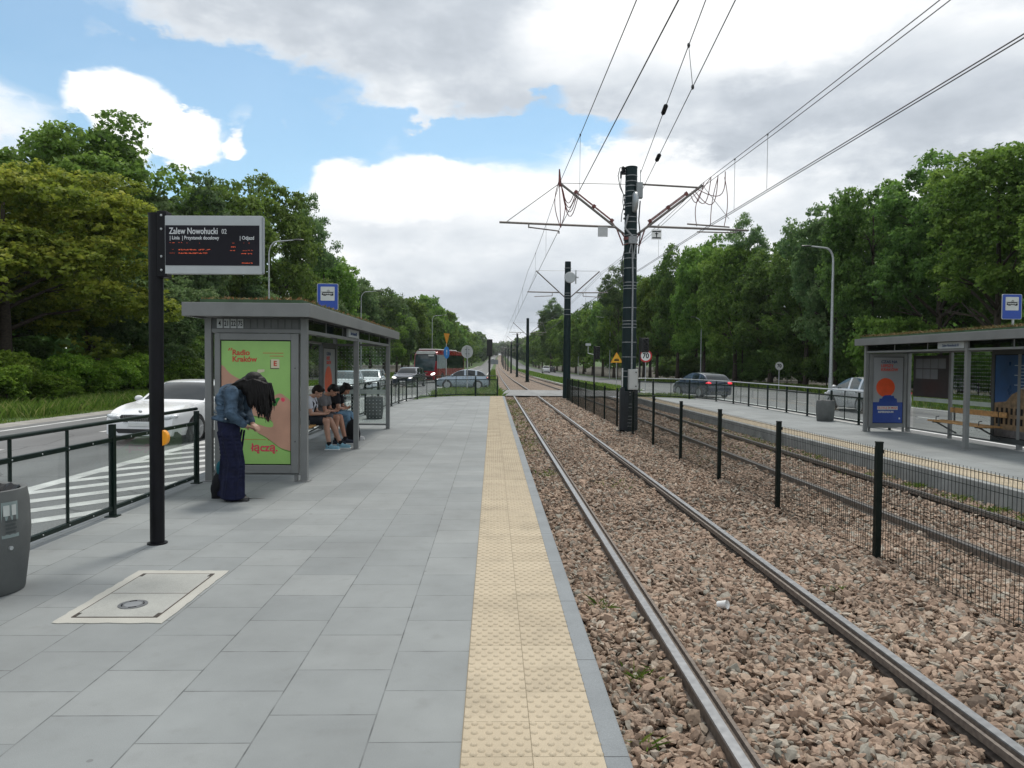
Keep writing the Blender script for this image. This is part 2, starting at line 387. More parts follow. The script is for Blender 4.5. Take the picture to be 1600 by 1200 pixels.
def tactile_mat():
    m, t, b = newmat('tactile_tile'); L = t.links.new
    tc = nd(t, 'ShaderNodeTexCoord'); sp = nd(t, 'ShaderNodeSeparateXYZ'); L(tc.outputs['Object'], sp.inputs[0])
    def line(o, off): 
        f = mth(t, 'FRACT', mth(t, 'DIVIDE', mth(t, 'ADD', o, off), .3))
        return mth(t, 'LESS_THAN', f, .014)
    j = mth(t, 'MAXIMUM', line(sp.outputs[0], 30.123), line(sp.outputs[1], 30.0))
    cb = nd(t, 'ShaderNodeCombineXYZ')
    L(mth(t, 'FLOOR', mth(t, 'DIVIDE', mth(t, 'ADD', sp.outputs[0], 30.123), .3)), cb.inputs[0]); L(mth(t, 'FLOOR', mth(t, 'DIVIDE', mth(t, 'ADD', sp.outputs[1], 30.0), .3)), cb.inputs[1])
    wn = nd(t, 'ShaderNodeTexWhiteNoise'); wn.noise_dimensions = '2D'; L(cb.outputs[0], wn.inputs['Vector'])
    c = ramp(t, wn.outputs[0], [(0, (.375, .315, .225)), (1, (.425, .36, .26))])
    n = nd(t, 'ShaderNodeTexNoise'); n.inputs['Scale'].default_value = 2.4; n.inputs['Detail'].default_value = 9; n.inputs['Roughness'].default_value = .7; L(tc.outputs['Object'], n.inputs[0])
    c = mixc(t, 1.0, c, ramp(t, n.outputs[0], [(.28, .74), (.5, .99), (.75, 1.08)]), 'MULTIPLY')
    n2 = nd(t, 'ShaderNodeTexNoise'); n2.inputs['Scale'].default_value = 220; L(tc.outputs['Object'], n2.inputs[0])
    c = mixc(t, 1.0, c, ramp(t, n2.outputs[0], [(.25, .88), (.75, 1.12)]), 'MULTIPLY')
    c = mixc(t, j, c, (.20, .165, .11))
    L(c, b.inputs['Base Color']); b.inputs['Roughness'].default_value = .8; return m
def asphalt_mat(name='asphalt', col=(.125, .128, .13)):
    m, t, b = newmat(name); L = t.links.new
    tc = nd(t, 'ShaderNodeTexCoord'); mp = nd(t, 'ShaderNodeMapping'); mp.inputs['Scale'].default_value = (1, .12, 1); L(tc.outputs['Object'], mp.inputs[0])
    n = nd(t, 'ShaderNodeTexNoise'); n.inputs['Scale'].default_value = 1.2; n.inputs['Detail'].default_value = 8; L(mp.outputs[0], n.inputs[0])
    c = ramp(t, n.outputs[0], [(.3, tuple(k * .78 for k in col)), (.7, tuple(k * 1.25 for k in col))])
    n2 = nd(t, 'ShaderNodeTexNoise'); n2.inputs['Scale'].default_value = 60; n2.inputs['Detail'].default_value = 4; L(tc.outputs['Object'], n2.inputs[0])
    c = mixc(t, 1.0, c, ramp(t, n2.outputs[0], [(.3, .75), (.7, 1.25)]), 'MULTIPLY')
    vo = nd(t, 'ShaderNodeTexVoronoi'); vo.feature = 'DISTANCE_TO_EDGE'; vo.inputs['Scale'].default_value = .35; 
    wp = nd(t, 'ShaderNodeTexNoise'); wp.inputs['Scale'].default_value = 1.4; wp.inputs['Detail'].default_value = 5; L(tc.outputs['Object'], wp.inputs[0])
    L(mixc(t, .25, tc.outputs['Object'], wp.outputs[1], 'ADD'), vo.inputs['Vector'])
    c = mixc(t, mth(t, 'MULTIPLY', mth(t, 'LESS_THAN', vo.outputs[0], .006), .6), c, (.03, .03, .03))
    L(c, b.inputs['Base Color']); b.inputs['Roughness'].default_value = .75
    bp = nd(t, 'ShaderNodeBump'); bp.inputs['Strength'].default_value = .2; bp.inputs['Distance'].default_value = .006
    L(n2.outputs[0], bp.inputs['Height']); L(bp.outputs[0], b.inputs['Normal']); return m
def ground_mat():
    m, t, b = newmat('ground'); L = t.links.new
    tc = nd(t, 'ShaderNodeTexCoord')
    n = nd(t, 'ShaderNodeTexNoise'); n.inputs['Scale'].default_value = .5; n.inputs['Detail'].default_value = 9; n.inputs['Roughness'].default_value = .7; L(tc.outputs['Object'], n.inputs[0])
    n2 = nd(t, 'ShaderNodeTexNoise'); n2.inputs['Scale'].default_value = 14; n2.inputs['Detail'].default_value = 6; L(tc.outputs['Object'], n2.inputs[0])
    c = ramp(t, n.outputs[0], [(.3, (.035, .07, .015)), (.5, (.055, .105, .022)), (.68, (.10, .13, .035))])
    c = mixc(t, 1.0, c, ramp(t, n2.outputs[0], [(.3, .6), (.7, 1.4)]), 'MULTIPLY')
    L(c, b.inputs['Base Color']); b.inputs['Roughness'].default_value = .95
    bp = nd(t, 'ShaderNodeBump'); bp.inputs['Strength'].default_value = .8; bp.inputs['Distance'].default_value = .08
    L(n2.outputs[0], bp.inputs['Height']); L(bp.outputs[0], b.inputs['Normal']); return m
STONE = [(.0, (.165, .128, .098)), (.18, (.26, .182, .132)), (.42, (.34, .240, .175)), (.6, (.295, .222, .163)), (.76, (.375, .28, .21)), (.88, (.245, .238, .20)), (1.0, (.41, .35, .285))]
def stone_mat():
    m, t, b = newmat('stone'); L = t.links.new
    at = nd(t, 'ShaderNodeAttribute'); at.attribute_name = 'tint'
    tc = nd(t, 'ShaderNodeTexCoord'); n = nd(t, 'ShaderNodeTexNoise'); n.inputs['Scale'].default_value = 55; n.inputs['Detail'].default_value = 4; L(tc.outputs['Object'], n.inputs[0])
    c = ramp(t, at.outputs['Fac'], STONE)
    c = mixc(t, 1.0, c, ramp(t, n.outputs[0], [(.25, .72), (.75, 1.25)]), 'MULTIPLY')
    nl = nd(t, 'ShaderNodeTexNoise'); nl.inputs['Scale'].default_value = .9; nl.inputs['Detail'].default_value = 5; L(tc.outputs['Object'], nl.inputs[0])
    c = mixc(t, 1.0, c, ramp(t, nl.outputs[0], [(.35, .82), (.65, 1.1)]), 'MULTIPLY')
    L(c, b.inputs['Base Color']); b.inputs['Roughness'].default_value = .85; return m
def ballast_mat():
    m, t, b = newmat('ballast_bed'); L = t.links.new
    tc = nd(t, 'ShaderNodeTexCoord'); vo = nd(t, 'ShaderNodeTexVoronoi'); vo.inputs['Scale'].default_value = 19; L(tc.outputs['Object'], vo.inputs['Vector'])
    se = nd(t, 'ShaderNodeSeparateColor'); L(vo.outputs['Color'], se.inputs[0])
    c = ramp(t, se.outputs[0], STONE)
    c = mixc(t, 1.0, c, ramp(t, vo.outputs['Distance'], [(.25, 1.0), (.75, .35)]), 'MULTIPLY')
    nl = nd(t, 'ShaderNodeTexNoise'); nl.inputs['Scale'].default_value = .5; nl.inputs['Detail'].default_value = 6; L(tc.outputs['Object'], nl.inputs[0])
    c = mixc(t, 1.0, c, ramp(t, nl.outputs[0], [(.35, .8), (.65, 1.12)]), 'MULTIPLY')
    L(c, b.inputs['Base Color']); b.inputs['Roughness'].default_value = .9
    bp = nd(t, 'ShaderNodeBump'); bp.inputs['Strength'].default_value = 1; bp.inputs['Distance'].default_value = .03; bp.invert = True
    L(vo.outputs['Distance'], bp.inputs['Height']); L(bp.outputs[0], b.inputs['Normal']); return m
m_paving = paving_mat(); m_kerb = concrete_mat('kerb_stone', (.195, .212, .222), 1.0); m_tact = tactile_mat()
m_kerbdark = concrete_mat('platform_face', (.24, .25, .245), 1.0, .3); m_concrete = concrete_mat('light_concrete', (.42, .42, .40), 0, .12)
m_asphalt = asphalt_mat(); m_cross = asphalt_mat('crossing_slabs', (.20, .205, .205)); m_ground = ground_mat(); m_stone = stone_mat(); m_ballast = ballast_mat()
m_mark = concrete_mat('road_marking', (.52, .53, .52), 0, .3); m_gravel = concrete_mat('gravel_shoulder', (.27, .26, .24), 0, .35)
m_path = concrete_mat('path_slabs', (.26, .26, .25), 0, .2)

# ------------------------------------------------------------ ground, roads, corridor
XE = .59           # track-side edge of the near platform
XR = 7.52          # track-side edge of the far platform
def lin(*p):
    ys = [a for a, _ in p]; vs = [b for _, b in p]; return lambda y: float(np.interp(y, ys, vs))
L_in = lin((-40, -4.12), (34, -4.12), (44, -4.3), (57, -4.2), (90, -1.8), (120, -1.0), (400, -1.0))
L_out = lin((-40, -13.9), (75, -13.9), (85, -13), (115, -9.3), (400, -8.2))
R_in = lin((-40, 11.35), (46, 11.35), (60, 11.8), (90, 11.2), (400, 11.2))
R_out = lin((-40, 20.4), (36, 20.4), (60, 25), (80, 24.5), (110, 18.6), (400, 18.2))
strip('ground', -1500, XE - .02, Z_ROAD - .03, m_ground, nx=60)
strip('ground', XR + .02, 1500, Z_ROAD - .03, m_ground, nx=60)
strip('road', L_out, L_in, Z_ROAD, m_asphalt, nx=6)
strip('road', R_in, R_out, Z_ROAD, m_asphalt, nx=6)
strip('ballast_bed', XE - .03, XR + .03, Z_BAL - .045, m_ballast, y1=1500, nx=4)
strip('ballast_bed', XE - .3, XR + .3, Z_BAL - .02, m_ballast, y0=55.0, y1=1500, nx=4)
# level crossing slab between and outside the rails
strip('road', lambda y: L_in(y) + .0, 11.6, Z_ROAD - .008, m_cross, y0=44.0, y1=55.0, nx=6)
strip('gravel_shoulder', lambda y: L_out(y) - 1.05, lambda y: L_out(y) + .02, Z_ROAD - .015, m_gravel, y1=400)
m_floor = concrete_mat('woodland_floor', (.040, .034, .020), 0, .5)
strip('woodland_floor', -90, lambda y: -21.4 + max(0, min(1, (y - 60) / 60)) * 5.5, Z_ROAD - .022, m_floor, y0=14, y1=430, nx=4)
strip('woodland_floor', lambda y: float(np.interp(y, [0, 60, 110, 400], [24.5, 27.0, 20.6, 20.2])), 100, Z_ROAD - .022, m_floor, y0=14, y1=430, nx=4)
strip('path', -17.9, -16.2, Z_ROAD + .0, m_path, y1=17.5)
strip('pavement', lambda y: R_in(y) - .25, lambda y: R_in(y) + .0, Z_ROAD + .03, m_concrete, y1=36)

# platforms
def platform(name, x0, x1, zt, yend, bend, ext=None):
    mb = MB()
    ys = [-12, 0, 6, 12, 18, 24, yend]
    # outline polygon at the far end follows the railing
    out = [(x0, -12)] + bend + [(x1, -12)]
    n = len(out); vs = [(x, y, zt) for x, y in out] + [(x, y, Z_BAL - .2) for x, y in out]
    fs = [tuple(range(n - 1, -1, -1))] + [(i, (i + 1) % n, n + (i + 1) % n, n + i) for i in range(n)]
    mb.add(vs, fs); o = mb.build(name, m_paving, kind='structure')
    return o
platform('platform', -4.08, XE - .12, 0, 36.2, [(-4.08, 26.5), (-3.8, 30.5), (-3.35, 32.7), (-2.7, 34.9), (-1.6, 36.0), (XE - .12, 36.2)])
platform('platform', XR + .12, 11.12, Z_R, 39, [(XR + .12, 39.2), (8.6, 39.1), (9.6, 38.2), (10.35, 37.2), (10.9, 35.0), (11.12, 31.5)])
kb = MB(); kb.box(XE - .12, XE, -12, 36.2, Z_BAL - .1, .002); kb.build('platform_kerb', m_kerb, bevel=.012, kind='structure')
kb = MB(); kb.box(XR, XR + .12, -12, 39.2, Z_BAL - .1, Z_R + .002); kb.build('platform_kerb', m_kerbdark, bevel=.012, kind='structure')
kb = MB(); kb.box(-4.25, -4.08, -12, 27, Z_ROAD - .1, .002); kb.build('platform_kerb', m_kerb, bevel=.01, kind='structure')
kb = MB(); kb.box(11.12, 11.27, -12, 31, Z_ROAD - .1, Z_R + .002); kb.build('platform_kerb', m_concrete, bevel=.01, kind='structure')

def tactile(x0, zt, y1, dense_to):
    mb = MB(); mb.add([(x0, -12, zt + .004), (x0 + .6, -12, zt + .004), (x0 + .6, y1, zt + .004), (x0, y1, zt + .004)], [(0, 1, 2, 3)])
    # truncated domes, staggered rows
    V = []; F = []
    cols = np.arange(x0 + .0333, x0 + .6, .0667); nrow = int((y1 - .6) / .05)
    cx, cy = [], []
    for r in range(nrow):
        y = .6 + r * .05
        f_ = (y + 30) % .3
        if f_ < .02: y += .02 - f_
        if f_ > .28: y -= f_ - .28
        off = .0 if r % 2 else .0333
        for c in np.arange(x0 + .02 + off, x0 + .59, .0667):
            cx.append(c); cy.append(y)
    cx = np.array(cx); cy = np.array(cy); n = 8
    far = cy > dense_to
    ang = np.arange(n) * 2 * PI / n
    ring = lambda r, z: np.stack([np.cos(ang) * r, np.sin(ang) * r, np.full(n, z)], 1)
    tmpl = np.concatenate([ring(.0185, zt + .003), ring(.0135, zt + .0100), ring(.006, zt + .0115)])
    V = (tmpl[None] + np.stack([cx, cy, 0 * cx], 1)[:, None]).reshape(-1, 3)
    f = [(i, (i + 1) % n, n + (i + 1) % n, n + i) for i in range(n)] + [(n + i, n + (i + 1) % n, 2 * n + (i + 1) % n, 2 * n + i) for i in range(n)]
    f += [(2 * n, 2 * n + 1, 2 * n + 2, 2 * n + 3), (2 * n, 2 * n + 3, 2 * n + 4, 2 * n + 7), (2 * n + 4, 2 * n + 5, 2 * n + 6, 2 * n + 7)]
    f = np.array(f); F = (f[None] + (np.arange(len(cx)) * 3 * n)[:, None, None]).reshape(-1, 4)
    o = mb.build('tactile_paving', m_tact, kind='structure')
    me = np_mesh('tactile_domes', V, F, m_tact, smooth=True)
    d = link('tactile_domes', me); d['kind'] = 'structure'
tactile(-.123, 0, 36.1, 14)
tactile(XR + .14, Z_R, 39.1, 14)

# ------------------------------------------------------------ rails
m_rshine = mat('worn_rail_top', (.31, .315, .32), .36, metal=.75, var=.15, scale=20)
m_rust = mat('rusty_rail_side', (.15, .125, .105), .7, metal=.2, var=.35, scale=30)
def rail(xc, side, label, flip):
    """grooved rail: bright running head, groove, narrow lip (side=+1: groove to the right)"""
    prof = [(-.075, -.12), (-.075, -.105), (-.030, -.085), (-.033, -.012), (-.029, 0), (.029, 0), (.031, -.008), (.033, -.036), (.067, -.036), (.069, -.006), (.092, -.006), (.094, -.05), (.03, -.09), (.075, -.105), (.075, -.12)]
    mi = [0, 0, 0, 1, 1, 1, 0, 0, 0, 0, 0, 0, 0, 0]
    ys = [y for y in YS if -20 < y < 1300]; mb = MB(); vs = []; n = len(prof)
    for y in ys: vs += [W3(xc + px * side, y, Z_HEAD + pz) for px, pz in prof]
    o = len(mb.v); mb.v += vs
    for j in range(len(ys) - 1):
        for i in range(n - 1):
            a = j * n + i; q = (a, a + 1, a + n + 1, a + n)
            mb.f.append(q if side > 0 else tuple(reversed(q))); mb.mi.append(mi[i])
    ob = mb.build('rail', [m_rust, m_rshine if xc < 4 else mat('dull_rail_top', (.10, .095, .09), .5, metal=.5, var=.3, scale=20)])
    tag(ob, label, 'rail', 'four tram rails')
    return ob
T1, T2 = 2.02, 6.09
rail(T1 - .745, 1, 'shiny rail nearest the yellow tactile strip of the near platform', 0)
rail(T1 + .745, -1, 'second shiny rail from the near platform, on its side of the mesh fence', 0)
rail(T2 - .745, 1, 'dark rail just beyond the mesh fence', 0)
rail(T2 + .745, -1, 'dark rail closest to the opposite platform', 0)

# ------------------------------------------------------------ ballast stones
def stones(name, xs, ys, size, seed, detail, zb):
    g = np.random.default_rng(seed); n = len(xs)
    if detail:   # 12-vertex icosahedron
        p = (1 + 5 ** .5) / 2
        T = np.array([(-1, p, 0), (1, p, 0), (-1, -p, 0), (1, -p, 0), (0, -1, p), (0, 1, p), (0, -1, -p), (0, 1, -p), (p, 0, -1), (p, 0, 1), (-p, 0, -1), (-p, 0, 1)]) / 1.9
        Fc = np.array([(0, 11, 5), (0, 5, 1), (0, 1, 7), (0, 7, 10), (0, 10, 11), (1, 5, 9), (5, 11, 4), (11, 10, 2), (10, 7, 6), (7, 1, 8), (3, 9, 4), (3, 4, 2), (3, 2, 6), (3, 6, 8), (3, 8, 9), (4, 9, 5), (2, 4, 11), (6, 2, 10), (8, 6, 7), (9, 8, 1)])
    else:
        T = np.array([(1, 0, 0), (-1, 0, 0), (0, 1, 0), (0, -1, 0), (0, 0, 1), (0, 0, -1)], float)
        Fc = np.array([(0, 2, 4), (2, 1, 4), (1, 3, 4), (3, 0, 4), (2, 0, 5), (1, 2, 5), (3, 1, 5), (0, 3, 5)])
    k = len(T)
    P = T[None] * (1 + g.uniform(-.38, .30, (n, k, 1)))
    sc = np.stack([g.uniform(.65, 1.35, n), g.uniform(.6, 1.1, n), g.uniform(.30, .62, n)], 1) * (size * g.lognormal(0, .25, n))[:, None] / 2
    P = P * sc[:, None]
    q = g.normal(size=(n, 4)); q[:, 1:3] *= .34; q /= np.linalg.norm(q, axis=1)[:, None]; w, x, y, z = q.T
    # mostly turned about z, tilted a little
    Rm = np.stack([1 - 2 * (y * y + z * z), 2 * (x * y - z * w), 2 * (x * z + y * w), 2 * (x * y + z * w), 1 - 2 * (x * x + z * z), 2 * (y * z - x * w), 2 * (x * z - y * w), 2 * (y * z + x * w), 1 - 2 * (x * x + y * y)], 1).reshape(n, 3, 3)
    P = np.einsum('nij,nkj->nki', Rm, P)
    P += np.stack([xs, ys, zb + g.uniform(-.022, .016, n)], 1)[:, None]
    F = (Fc[None] + (np.arange(n) * k)[:, None, None]).reshape(-1, 3)
    me = np_mesh(name, P.reshape(-1, 3), F, m_stone, {'tint': np.repeat(g.random(n), k)})
    o = link(name, me); o['kind'] = 'stuff'; return o
def field(seed, y0, y1, dens, xmargin):
    g = np.random.default_rng(seed); n = int((y1 - y0) * (XR - XE) * dens)
    xs = g.uniform(XE + .0, XR, n); ys = g.uniform(y0, y1, n)
    k = (xs < .76 * ys + xmargin) & (xs > -.74 * ys - 1)
    for tcx in (T1, T2):     # keep the rail heads and grooves clear
        for sgn in (-1, 1):
            c = tcx + sgn * .745; lo, hi = (c - .05, c + .115) if sgn < 0 else (c - .115, c + .05); k &= ~((xs > lo) & (xs < hi))
    k &= ~((abs(xs - 4.17) < .2) & (abs(ys - 22.3) < .2))
    xs, ys = xs[k], ys[k]
    z = Z_BAL + .018 * np.sin(xs * 3.1 + ys * .7) * np.cos(ys * 1.3) + np.where((xs > 3.1) & (xs < 5.0), .02, 0) + np.where(xs < 1.1, -.01, 0)
    return xs, ys, z
a = field(1, 2.2, 9.0, 1050, 1.3); stones('ballast_stones', a[0], a[1], .062, 11, True, a[2])
a = field(2, 9.0, 20.0, 520, 1.5); stones('ballast_stones', a[0], a[1], .068, 12, False, a[2])
a = field(3, 20.0, 43.9, 250, 2); stones('ballast_stones', a[0], a[1], .095, 13, False, a[2])

# ------------------------------------------------------------ road markings
def quad(name, pts, z, m=None):
    mb = MB(); mb.add([(x, y, z) for x, y in pts], [tuple(range(len(pts)))])
    # face up
    return mb
mk = MB(); zc = Z_ROAD + .004
def mline(x, y0, y1, w, dash=None):
    if dash:
        y = y0
        while y < y1: mk.add([W3(x - w / 2, y, zc), W3(x + w / 2, y, zc), W3(x + w / 2, y + dash[0], zc), W3(x - w / 2, y + dash[0], zc)], [(0, 1, 2, 3)]); y += dash[0] + dash[1]
    else:
        yy = [y0] + [v for v in YS if y0 < v < y1] + [y1]
        for p, q in zip(yy[:-1], yy[1:]):
            xa = x(p) if callable(x) else x; xb = x(q) if callable(x) else x
            mk.add([W3(xa - w / 2, p, zc), W3(xa + w / 2, p, zc), W3(xb + w / 2, q, zc), W3(xb - w / 2, q, zc)], [(0, 1, 2, 3)])
XB = -6.95
mline(XB, 9.0, 42, .26)                               # edge of the hatched area
y = 7.2
while y < 41:                                         # diagonal hatching
    x0h, x1h = XB + .13, -4.55
    ln = (x1h - x0h); yy0 = y; yy1 = y + ln * 1.2
    ya = 9.0 - .0
    p = [(x0h, yy0), (x1h, yy1), (x1h, yy1 + .42), (x0h, yy0 + .42)]
    mk.add([(a_, b_, zc) for a_, b_ in p], [(0, 1, 2, 3)])
    y += 1.12
mline(-4.45, 6, 42, .14)
mline(-10.6, -4, 56, .14, (2.0, 4.0))
mline(-13.3, -4, 70, .16)
mline(lambda y: .5 * (L_in(y) + L_out(y)), 62, 300, .14)
mline(lambda y: L_in(y) - .3, 58, 300, .16)
mline(13.1, -4, 44, .28)
mline(16.6, -4, 44, .14, (2.0, 4.0))
mline(20.0, -4, 36, .14)
mline(lambda y: R_in(y) + .35, 58, 300, .18)
mk.build('road_markings', m_mark, kind='structure')
# ------------------------------------------------------------ lettering (built-in font, turned to mesh)
def text_mesh(txt, size, m, align='CENTER', bold=0.0, ext=.0015, spacing=1.0):
    cu = bpy.data.curves.new('lettering', 'FONT'); cu.body = txt; cu.size = size; cu.align_x = align; cu.align_y = 'CENTER'
    cu.extrude = ext; cu.offset = bold; cu.resolution_u = 3; cu.space_character = spacing
    ob = bpy.data.objects.new('lettering', cu); COL.objects.link(ob)
    dg = bpy.context.evaluated_depsgraph_get(); me = bpy.data.meshes.new_from_object(ob.evaluated_get(dg))
    bpy.data.objects.remove(ob); me.materials.clear(); me.materials.append(m); return me
def text(txt, size, m, parent, loc, rot=(PI / 2, 0, 0), align='CENTER', bold=0.0, sx=1.0, name='lettering'):
    """default: upright, facing -Y"""
    o = link(name, text_mesh(txt, size, m, align, bold), parent, loc, rot); o.scale = (sx, 1, 1); return o
FACE_MY = (PI / 2, 0, 0); FACE_PY = (PI / 2, 0, PI); FACE_MX = (PI / 2, 0, -PI / 2); FACE_PX = (PI / 2, 0, PI / 2)

# ------------------------------------------------------------ departure display on its post
def display_post():
    t = thing('departure_display', 'black post with an electronic departures board reading Zalew Nowohucki 02', 'display', (-3.0, 6.59, 0))
    p = MB(); p.cyl((0, 0, 0), (0, 0, 2.93), .061, n=28); p.cyl((0, 0, 2.93), (0, 0, 2.945), .064, n=28); p.cyl((0, 0, 0), (0, 0, .012), .085, n=28)
    p.build('post', m_black, t, smooth=40)
    b = MB(); b.box(.035, .115, -.06, .06, 2.38, 2.96); b.build('mounting_bracket', m_black, t, bevel=.006)
    for z in (2.44, 2.56, 2.80, 2.92):
        s = MB(); s.ell((.075, -.062, z), (.011, .006, .011), 10, 6); s.build('bolt', m_galv, t, smooth=60)
    yaw = R(-3)
    h = MB(); h.box(0, .86, -.055, -.008, 0, .51); hd = h.build('housing', m_alu, t, (.115, -.02, 2.405), (0, 0, yaw), bevel=.005)
    e = MB(); e.box(.862, .870, -.05, -.012, .01, .50); e.build('end_cap', mat('end_cap_grey', (.30, .33, .36), .4), hd)
    m_scr = mat('screen_face', (.010, .009, .014), .35, var=.4, scale=2, spec=.15)
    s = MB(); s.box(.006, .838, -.0585, -.0555, .075, .425); sc = s.build('screen', m_scr, hd)
    mw = mat('screen_lettering', (.62, .64, .66), .5, var=.02); y = -.0592
    text('Zalew Nowohucki', .078, mw, sc, (.040, y, .373), align='LEFT', bold=.0008, sx=.74)
    text('02', .060, mw, sc, (.505, y, .370), align='LEFT', sx=.78)
    text('| Linia', .044, mw, sc, (.045, y, .315), align='LEFT', sx=.85, bold=.0005)
    text('| Przystanek docelowy', .044, mw, sc, (.155, y, .315), align='LEFT', sx=.82, bold=.0005)
    text('| Odjazd', .044, mw, sc, (.665, y, .315), align='LEFT', sx=.85, bold=.0005)
    led = emit('amber_led', (.62, .09, .03), .5); g = random.Random(4)
    def row(x0, x1, z, dens, h=.0022):
        x = x0; d = MB()
        while x < x1:
            w = g.uniform(.003, .012)
            if g.random() < dens: d.box(x, min(x + w, x1), y - .001, y, z, z + h * g.uniform(.6, 1.6))
            x += w + .0025
        if d.v: d.build('led_row', led, sc)
    for k in range(2): row(.045, .09, .272 - k * .002, .4); row(.125, .155, .272, .4); row(.185, .215, .270, .5); row(.27, .32, .268, .4)
    row(.055, .08, .213, .4); row(.045, .09, .181, .6)
    for q in range(4): row(.125, .41 - .01 * q, .214 - q * .0022, .6); row(.125, .38, .184 - q * .0022, .6)
    for q in range(3): row(.59, .63, .238 - q * .002, .6); row(.58, .625, .208 - q * .002, .7); row(.69, .785, .208 - q * .002, .5); row(.68, .78, .180 - q * .002, .55); row(.685, .78, .098 - q * .0018, .55)
    row(.60, .62, .27, .6); row(.70, .715, .272, .6); row(.745, .76, .27, .6)
    o = MB()
    pts = [(0, 0)] + [(.047 * math.sin(a), .068 - .068 * math.cos(a)) for a in np.linspace(0, PI, 12)] + [(0, .136)]
    o.prism(pts, (.060, -.028, .885), (1, 0, 0), (0, 0, 1), (0, .056, 0)); o.build('button_housing', m_orange, t, bevel=.006)
display_post()

# ------------------------------------------------------------ litter bins
def bin_mesh(r=.25, h=.74):
    prof = [(r * .86, 0), (r * .9, .01), (r * .99, h * .35), (r * 1.03, h * .6), (r * 1.0, h * .88), (r * .95, h), (r * .90, h + .004), (r * .82, h - .006), (r * .80, h - .10), (r * .5, h - .16), (0.001, h - .16)]
    m = MB(); m.lathe(prof, n=48); return m
m_bin = mat('bin_concrete', (.10, .106, .104), .7, var=.2, scale=5, bump=.35, bscale=220)
m_bag = mat('bin_liner', (.012, .012, .013), .4, var=.4)
def bin_(label, loc, rz, r, h, sticker=False):
    t = thing('litter_bin', label, 'litter bin', loc, rz, 'round concrete litter bins')
    bin_mesh(r, h).build('bin_body', m_bin, t, smooth=50)
    g = random.Random(3); l = MB(); pts = []
    n = 40; vs = []
    for k in range(n):
        a = 2 * PI * k / n; vs.append((math.cos(a) * r * .80, math.sin(a) * r * .80, h + .002 + g.uniform(-.012, .012)))
    for k in range(n):
        a = 2 * PI * k / n; vs.append((math.cos(a) * r * .62, math.sin(a) * r * .62, h - .07 + g.uniform(-.03, .03)))
    vs.append((0, 0, h - .12)); l.add(vs, [(i, (i + 1) % n, n + (i + 1) % n, n + i) for i in range(n)] + [(n + i, n + (i + 1) % n, 2 * n) for i in range(n)])
    l.build('bin_liner', m_bag, t)
    if sticker:
        l = MB(); l.ell((.06, -.05, h - .06), (.07, .05, .03), 8, 5); l.build('rubbish', m_offwhite, t)
        ms = mat('faded_sticker', (.22, .27, .265), .6, var=.2); md = mat('sticker_ink', (.05, .06, .06), .6); mwh = mat('sticker_white', (.5, .52, .5), .6)
        def patch(a0, a1, z0, z1, rr, mm, par, name):
            mb = MB(); vs = []; kk = 8
            for i in range(kk + 1):
                a = a0 + (a1 - a0) * i / kk
                for z in (z0, z1): 
                    rz_ = r * np.interp(z / h, [0, .35, .6, .88, 1], [.87, .99, 1.03, 1.0, .95]) + rr; vs.append((math.cos(a) * rz_, math.sin(a) * rz_, z))
            mb.add(vs, [(2 * i, 2 * i + 2, 2 * i + 3, 2 * i + 1) for i in range(kk)]); return mb.build(name, mm, par)
        s = patch(-.70, -.30, h * .56, h * .90, .002, ms, t, 'sticker')
        patch(-.66, -.52, h * .77, h * .87, .0035, mwh, s, 'pictogram'); patch(-.47, -.36, h * .77, h * .87, .0035, mwh, s, 'pictogram')
        for q in range(4): patch(-.62, -.36 - .03 * (q % 2), h * (.71 - q * .035), h * (.728 - q * .035), .0035, md, s, 'print_line')
        l = MB(); l.cyl((r * 1.0 * math.cos(-.5), r * 1.0 * math.sin(-.5), h * .46), (r * 1.045 * math.cos(-.5), r * 1.045 * math.sin(-.5), h * .46), .014, n=14); l.build('lock', m_galv, t)
bin_('grey barrel shaped bin with a black liner at the left edge, near the display post', (-3.62, 5.22, 0), .15, .30, .73, True)
bin_('grey barrel shaped bin seen through the dotted glass of the green roofed shelter', (-3.42, 21.2, 0), .4, .25, .64)
bin_('pale grey barrel shaped bin by the railing of the opposite platform', (10.62, 23.0, Z_R), 1.0, .275, .66)
bb = MB(); bb.box(-.16, .16, -.02, .02, 0, .22); tg = bb  # sign behind the bin is part of the railing scene
